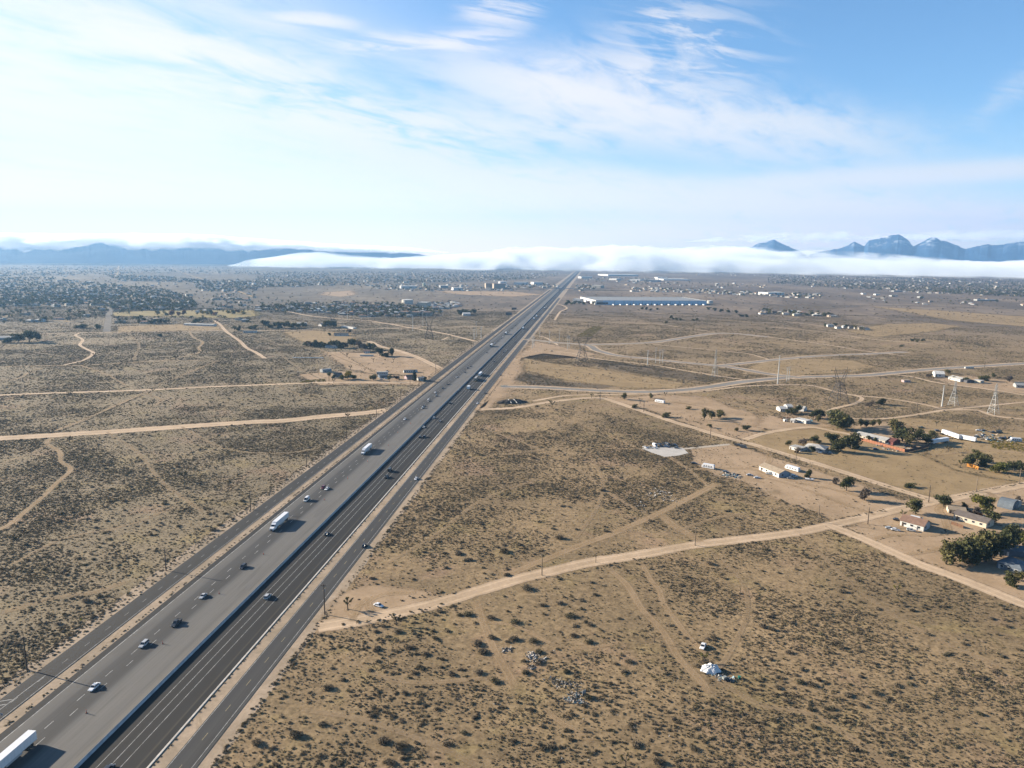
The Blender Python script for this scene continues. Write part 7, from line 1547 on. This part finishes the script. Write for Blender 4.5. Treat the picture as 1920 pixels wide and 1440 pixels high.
def tank(label, x, y, wpx, hpx, col=(.58, .55, .48)):
    p = P(x, y); k = mpp(x, y); t = thing('water_tank', label, 'water tank', p); r = wpx*k/2; mb = MB(); mb.tube((0, 0, 0), (0, 0, hpx*k*.9), r, r, 28); link('tank_wall', mb.mesh('tank_wall', [mat('tank_paint_'+str(x), col, .6, var=.08, scale=.02)]), t); mb = MB(); mb.tube((0, 0, hpx*k*.9), (0, 0, hpx*k), r*1.01, r*.15, 28); link('tank_roof', mb.mesh('tank_roof', [WALLS['white']]), t)
tank('large round cream water tank behind the near suburb', 764, 570, 21, 9); tank('cream water tank at the right end of the long warehouse', 1331, 569, 11, 6); tank('white water tank right of the hotel blocks', 942, 533, 15, 6, (.66, .66, .66)); tank('small pale green tank far left of the hotel blocks', 795, 537, 5, 7, (.5, .56, .45))
for (lab, a, b, d, h, w_, nm) in [('tan hotel block left of the freeway', (911, 541), (924, 541), 30, 26, 'tan', 'hotel'), ('reddish tan hotel block right of the first one', (926, 542), (948, 542), 34, 26, 'tan', 'hotel'), ('white long building on the far horizon right of the freeway', (1140, 517.5), (1197, 517.8), 260, 13, 'white', 'warehouse'), ('low white long building below the far horizon', (1244, 525.6), (1294, 526), 200, 9, 'white', 'warehouse'),
      ('small white long building left of the low one', (1233, 522), (1252, 522.2), 120, 9, 'white', 'warehouse'), ('white building row left of the freeway near the overpass', (963, 533.5), (986, 534), 60, 14, 'white', 'warehouse'), ('white block building left of the overpass', (1001, 533.5), (1018, 533.5), 60, 14, 'white', 'warehouse'), ('grey block with dark side right of the freeway hills', (1440, 553.5), (1470, 553), 60, 12, 'white', 'warehouse'),
      ('white roofed store left of the hotel blocks', (850, 545), (868, 545), 50, 14, 'white', 'store'), ('white store with dark trees left of the first one', (826, 540), (840, 540), 50, 12, 'grey', 'store'), ('long pale store row in front of the far suburb', (752, 541), (782, 541), 60, 12, 'white', 'store'),
      ('cream apartment building right of the large cream tank', (782, 576), (800, 576.5), 40, 15, 'cream', 'apartment_building'), ('tan apartment building at the lower edge of the near suburb', (748, 592), (764, 592.5), 26, 11, 'tan', 'apartment_building'), ('second tan apartment building at the lower edge of the near suburb', (768, 592), (786, 592.5), 26, 10, 'tan', 'apartment_building'), ('third tan apartment building at the lower edge of the near suburb', (789, 592), (806, 592.5), 24, 10, 'tan', 'apartment_building'), ('orange tan house front left of the tan apartments', (697, 590), (712, 590), 24, 8, 'tan', 'apartment_building'),
      ('small white shop right of the freeway crossing', (1109, 540), (1126, 540.5), 60, 14, 'cream', 'store'), ('pale shop row right of the freeway crossing', (1090, 522), (1110, 522), 60, 14, 'white', 'store'), ('white shop at the far right of the freeway', (1142, 525), (1156, 525.5), 60, 12, 'white', 'store'), ('pale long shop at the far right of the freeway', (1182, 526.5), (1200, 527), 80, 12, 'white', 'store'), ('grey long shop at the far right of the freeway', (1212, 528), (1236, 528.5), 80, 12, 'grey', 'store'),
      ('first small white building on the far right plain', (1618, 552), (1624, 552), 16, 6, 'white', 'store'), ('second small white building on the far right plain', (1642, 553.5), (1650, 553.5), 16, 6, 'white', 'store'), ('third white building on the far right plain', (1676, 547), (1692, 547), 18, 6, 'grey', 'store'), ('fourth white building on the far right plain', (1672, 556), (1683, 556), 18, 6, 'grey', 'store'), ('fifth white building on the far right plain', (1725, 558.5), (1732, 558.5), 18, 6, 'grey', 'store'), ('pale long buildings at the far right edge of the plain', (1832, 564), (1872, 564.5), 24, 6, 'grey', 'store')]:
    bigbox(lab, a, b, d, h, w_, 'white' if w_ != 'tan' else 'rust', nm, 'building')
# dark retaining slope and railway line on the right plain
o = ribbon('railway', [(1430, 572), (1560, 573), (1700, 573.5), (1800, 576), (1960, 581)], 26, SCRUBDARK, 1.0, label='dark straight railway line on the far plain')
patch('scrub_patch', [(1436, 570), (1560, 573.5), (1610, 574), (1560, 579), (1490, 580.5), (1436, 579)], SCRUBDARK, 0.9, 24)
# far houses
def far_house(seed):
    r = random.Random(seed); mb = MB(); L, W_, h, rh = r.uniform(14, 20), r.uniform(10, 14), r.uniform(3.2, 5.6), r.uniform(1.8, 3)
    mb.add([(-L/2, -W_/2, 0), (L/2, -W_/2, 0), (L/2, W_/2, 0), (-L/2, W_/2, 0), (-L/2, -W_/2, h), (L/2, -W_/2, h), (L/2, W_/2, h), (-L/2, W_/2, h)], [(0, 1, 5, 4), (1, 2, 6, 5), (2, 3, 7, 6), (3, 0, 4, 7)])
    e = .6; k = min(W_/2, L*.3); mb.add([(-L/2-e, -W_/2-e, h), (L/2+e, -W_/2-e, h), (L/2+e, W_/2+e, h), (-L/2-e, W_/2+e, h), (-L/2+k, 0, h+rh), (L/2-k, 0, h+rh)], [(0, 1, 5, 4), (1, 2, 5), (2, 3, 4, 5), (3, 0, 4), (3, 2, 1, 0)], 1)
    for x in (-.3, .05, .3): mb.box((x*L, -W_/2-.05, h*.55), (1.8, .1, 1.5), 2); mb.box((x*L, W_/2+.05, h*.55), (1.8, .1, 1.5), 2)
    return mb
FH = [far_house(i) for i in range(5)]
FWALL = [WALLS['white'], WALLS['cream'], WALLS['tan'], WALLS['grey'], WALLS['white']]; FROOF = [ROOFS['tan'], ROOFS['rust'], ROOFS['grey'], ROOFS['greybrown'], ROOFS['pale'], ROOFS['white']]
FHM = [[FH[i].raw('far_house', [FWALL[(i+k) % 5], FROOF[(i*2+k) % 6], WIN]) for k in range(4)] for i in range(5)]
def far_tree(seed, col, n=90):
    r = random.Random(seed); mb = MB(); mb.tube((0, 0, 0), (0, 0, .4), .04, .03, 4, 1)
    cl = [(Vector((r.gauss(0, .16), r.gauss(0, .16), r.uniform(.35, .8))), r.uniform(.16, .26)) for _ in range(7)]
    for _ in range(n):
        c, q = r.choice(cl); v = Vector((r.gauss(0, 1), r.gauss(0, 1), r.gauss(0, 1))); v.normalize(); leaf(mb, c+v*q*r.uniform(.4, 1.05), .10, .1, 0, r)
    return mb.raw('far_tree', [GREEN[KINDS[col]], BARK])
FT = [far_tree(i, c) for i, c in enumerate(['dark', 'dark', 'conifer', 'olive', 'olive', 'olive', 'bare'])]
tw = np.random.default_rng(5); HL, TL = [], []
def region(pix, nh, nt_, lab):
    q = [P(*p) for p in pix]; xs = [p[0] for p in pix]; ys = [p[1] for p in pix]
    def inside(x, y):
        c = False; n = len(pix)
        for k in range(n):
            xa, ya = pix[k]; xb, yb = pix[(k+1) % n]
            if (ya > y) != (yb > y) and x < (xb-xa)*(y-ya)/(yb-ya)+xa: c = not c
        return c
    for n, lst in ((nh, HL), (nt_, TL)):
        k = 0; tries = 0
        while k < n and tries < n*40:
            tries += 1; x, y = tw.uniform(min(xs), max(xs)), tw.uniform(min(ys), max(ys))
            if inside(x, y): p = P(x, y); lst.append((p.x, p.y, p.length, lab)); k += 1
NLEFT = 'in the tree-filled town at the far left'; NMID = 'in the far suburb left of the freeway'; NNEAR = 'in the near suburb by the large cream tank'; NRIGHT = 'in the town under the fog at the far right'; NRM = 'in the suburb beyond the long warehouse'; NFW = 'near the freeway overpass'
region([(0, 522), (95, 520), (200, 533), (290, 540), (360, 558), (368, 580), (330, 583), (216, 582), (196, 574), (90, 572), (0, 576)], 330, 2300, NLEFT)
region([(0, 500), (120, 498), (420, 500), (480, 506), (480, 516), (300, 512), (0, 520)], 220, 900, NLEFT)
region([(190, 515), (300, 518), (385, 527), (380, 530), (230, 527)], 120, 420, NLEFT)
region([(360, 525), (480, 527), (480, 545), (400, 548), (370, 545)], 100, 380, NLEFT)
region([(480, 510), (960, 509), (1050, 512), (1040, 520), (960, 526), (800, 531), (700, 531), (600, 537), (480, 540)], 420, 2500, NMID)
region([(640, 534), (740, 534), (960, 536), (960, 545), (880, 546), (760, 546), (690, 542)], 90, 160, NMID)
region([(540, 570), (640, 568), (720, 570), (820, 580), (830, 590), (760, 596), (680, 594), (600, 588), (560, 585)], 170, 560, NNEAR)
region([(800, 569), (850, 567), (866, 571), (840, 580), (810, 580)], 60, 14, NNEAR)
region([(480, 576), (540, 572), (560, 583), (520, 586)], 14, 60, NNEAR)
region([(1440, 516), (1920, 525), (1960, 526), (1960, 560), (1800, 553), (1640, 545), (1560, 540), (1440, 532)], 230, 3400, NRIGHT)
region([(1180, 540), (1250, 541), (1330, 544), (1420, 548), (1540, 553), (1540, 560), (1400, 555), (1300, 549), (1180, 547)], 150, 190, NRM)
region([(1078, 536), (1115, 534), (1118, 544), (1085, 546)], 20, 60, NFW); region([(1090, 520), (1240, 523), (1240, 530), (1090, 527)], 50, 110, NFW)
region([(960, 536), (1040, 532), (1050, 540), (960, 545)], 26, 70, NFW); region([(1425, 582), (1560, 590), (1570, 596), (1480, 592), (1425, 589)], 22, 50, NRM)
region([(1550, 612), (1640, 618), (1650, 622), (1560, 616)], 8, 8, NRM); region([(1290, 510), (1440, 514), (1440, 518), (1290, 516)], 30, 60, NRIGHT)
region([(0, 512), (480, 526), (520, 556), (400, 592), (0, 596)], 50, 330, NLEFT); region([(390, 552), (560, 560), (560, 590), (400, 585)], 16, 90, NLEFT); region([(1090, 527), (1440, 533), (1440, 541), (1180, 538)], 26, 70, NRM); region([(1560, 556), (1920, 562), (1920, 575), (1600, 568)], 14, 50, NRIGHT); region([(212, 596), (470, 598), (480, 608), (215, 606)], 6, 45, NLEFT); region([(0, 580), (200, 580), (200, 600), (0, 610)], 5, 60, NLEFT)
HL.sort(key=lambda a: a[2]); TL.sort(key=lambda a: a[2]); fr = random.Random(8)
NH, NTR = 290, 130
for (x, y, d, lab) in HL[:NH]:
    o = link('house', fr.choice(fr.choice(FHM)), None, (x, y, 0), fr.choice((0, 1.57, 3.14))+fr.gauss(0, .15)); tag(o, 'small house '+lab, 'house', 'houses '+lab)
for (x, y, d, lab) in TL[:NTR]:
    s = fr.uniform(7, 13); o = link('tree', fr.choice(FT), None, (x, y, 0), fr.uniform(0, 6.3)); o.scale = (s*1.15, s*1.15, s*.85); tag(o, 'small dark tree '+lab, 'tree', 'trees '+lab)
a = HL[NH:]; stuff_instances('distant_houses', 'mass of tiny distant houses in the far towns', [m_ for r_ in FHM for m_ in r_], [q[0] for q in a], [q[1] for q in a], np.random.default_rng(1).uniform(.7, 1.25, len(a)), np.random.default_rng(2).integers(0, 20, len(a)), 3)
a = TL[NTR:]; stuff_instances('distant_trees', 'mass of dark distant trees in the far towns', FT, [q[0] for q in a], [q[1] for q in a], np.random.default_rng(3).uniform(5, 16, len(a)), np.random.default_rng(4).choice(7, len(a), p=[.2, .16, .1, .16, .16, .12, .10]), 4, flat=.8)
# isolated bushes over the far plain
g = np.random.default_rng(12); n = 2600; yy = 2050+g.uniform(0, 1, n)**1.4*5200; xx = g.uniform(-.78, .78, n)*yy; off = (xx-R0.x)*RN.x+(yy-R0.y)*RN.y; k = (np.abs(off) > 60)
stuff_instances('distant_bushes', 'single dark bushes dotted over the far plain', [SHRUBS[5], SHRUBS[6], SHRUBS[7]], xx[k], yy[k], g.uniform(2.0, 5.0, k.sum()), g.integers(0, 3, k.sum()), 9)
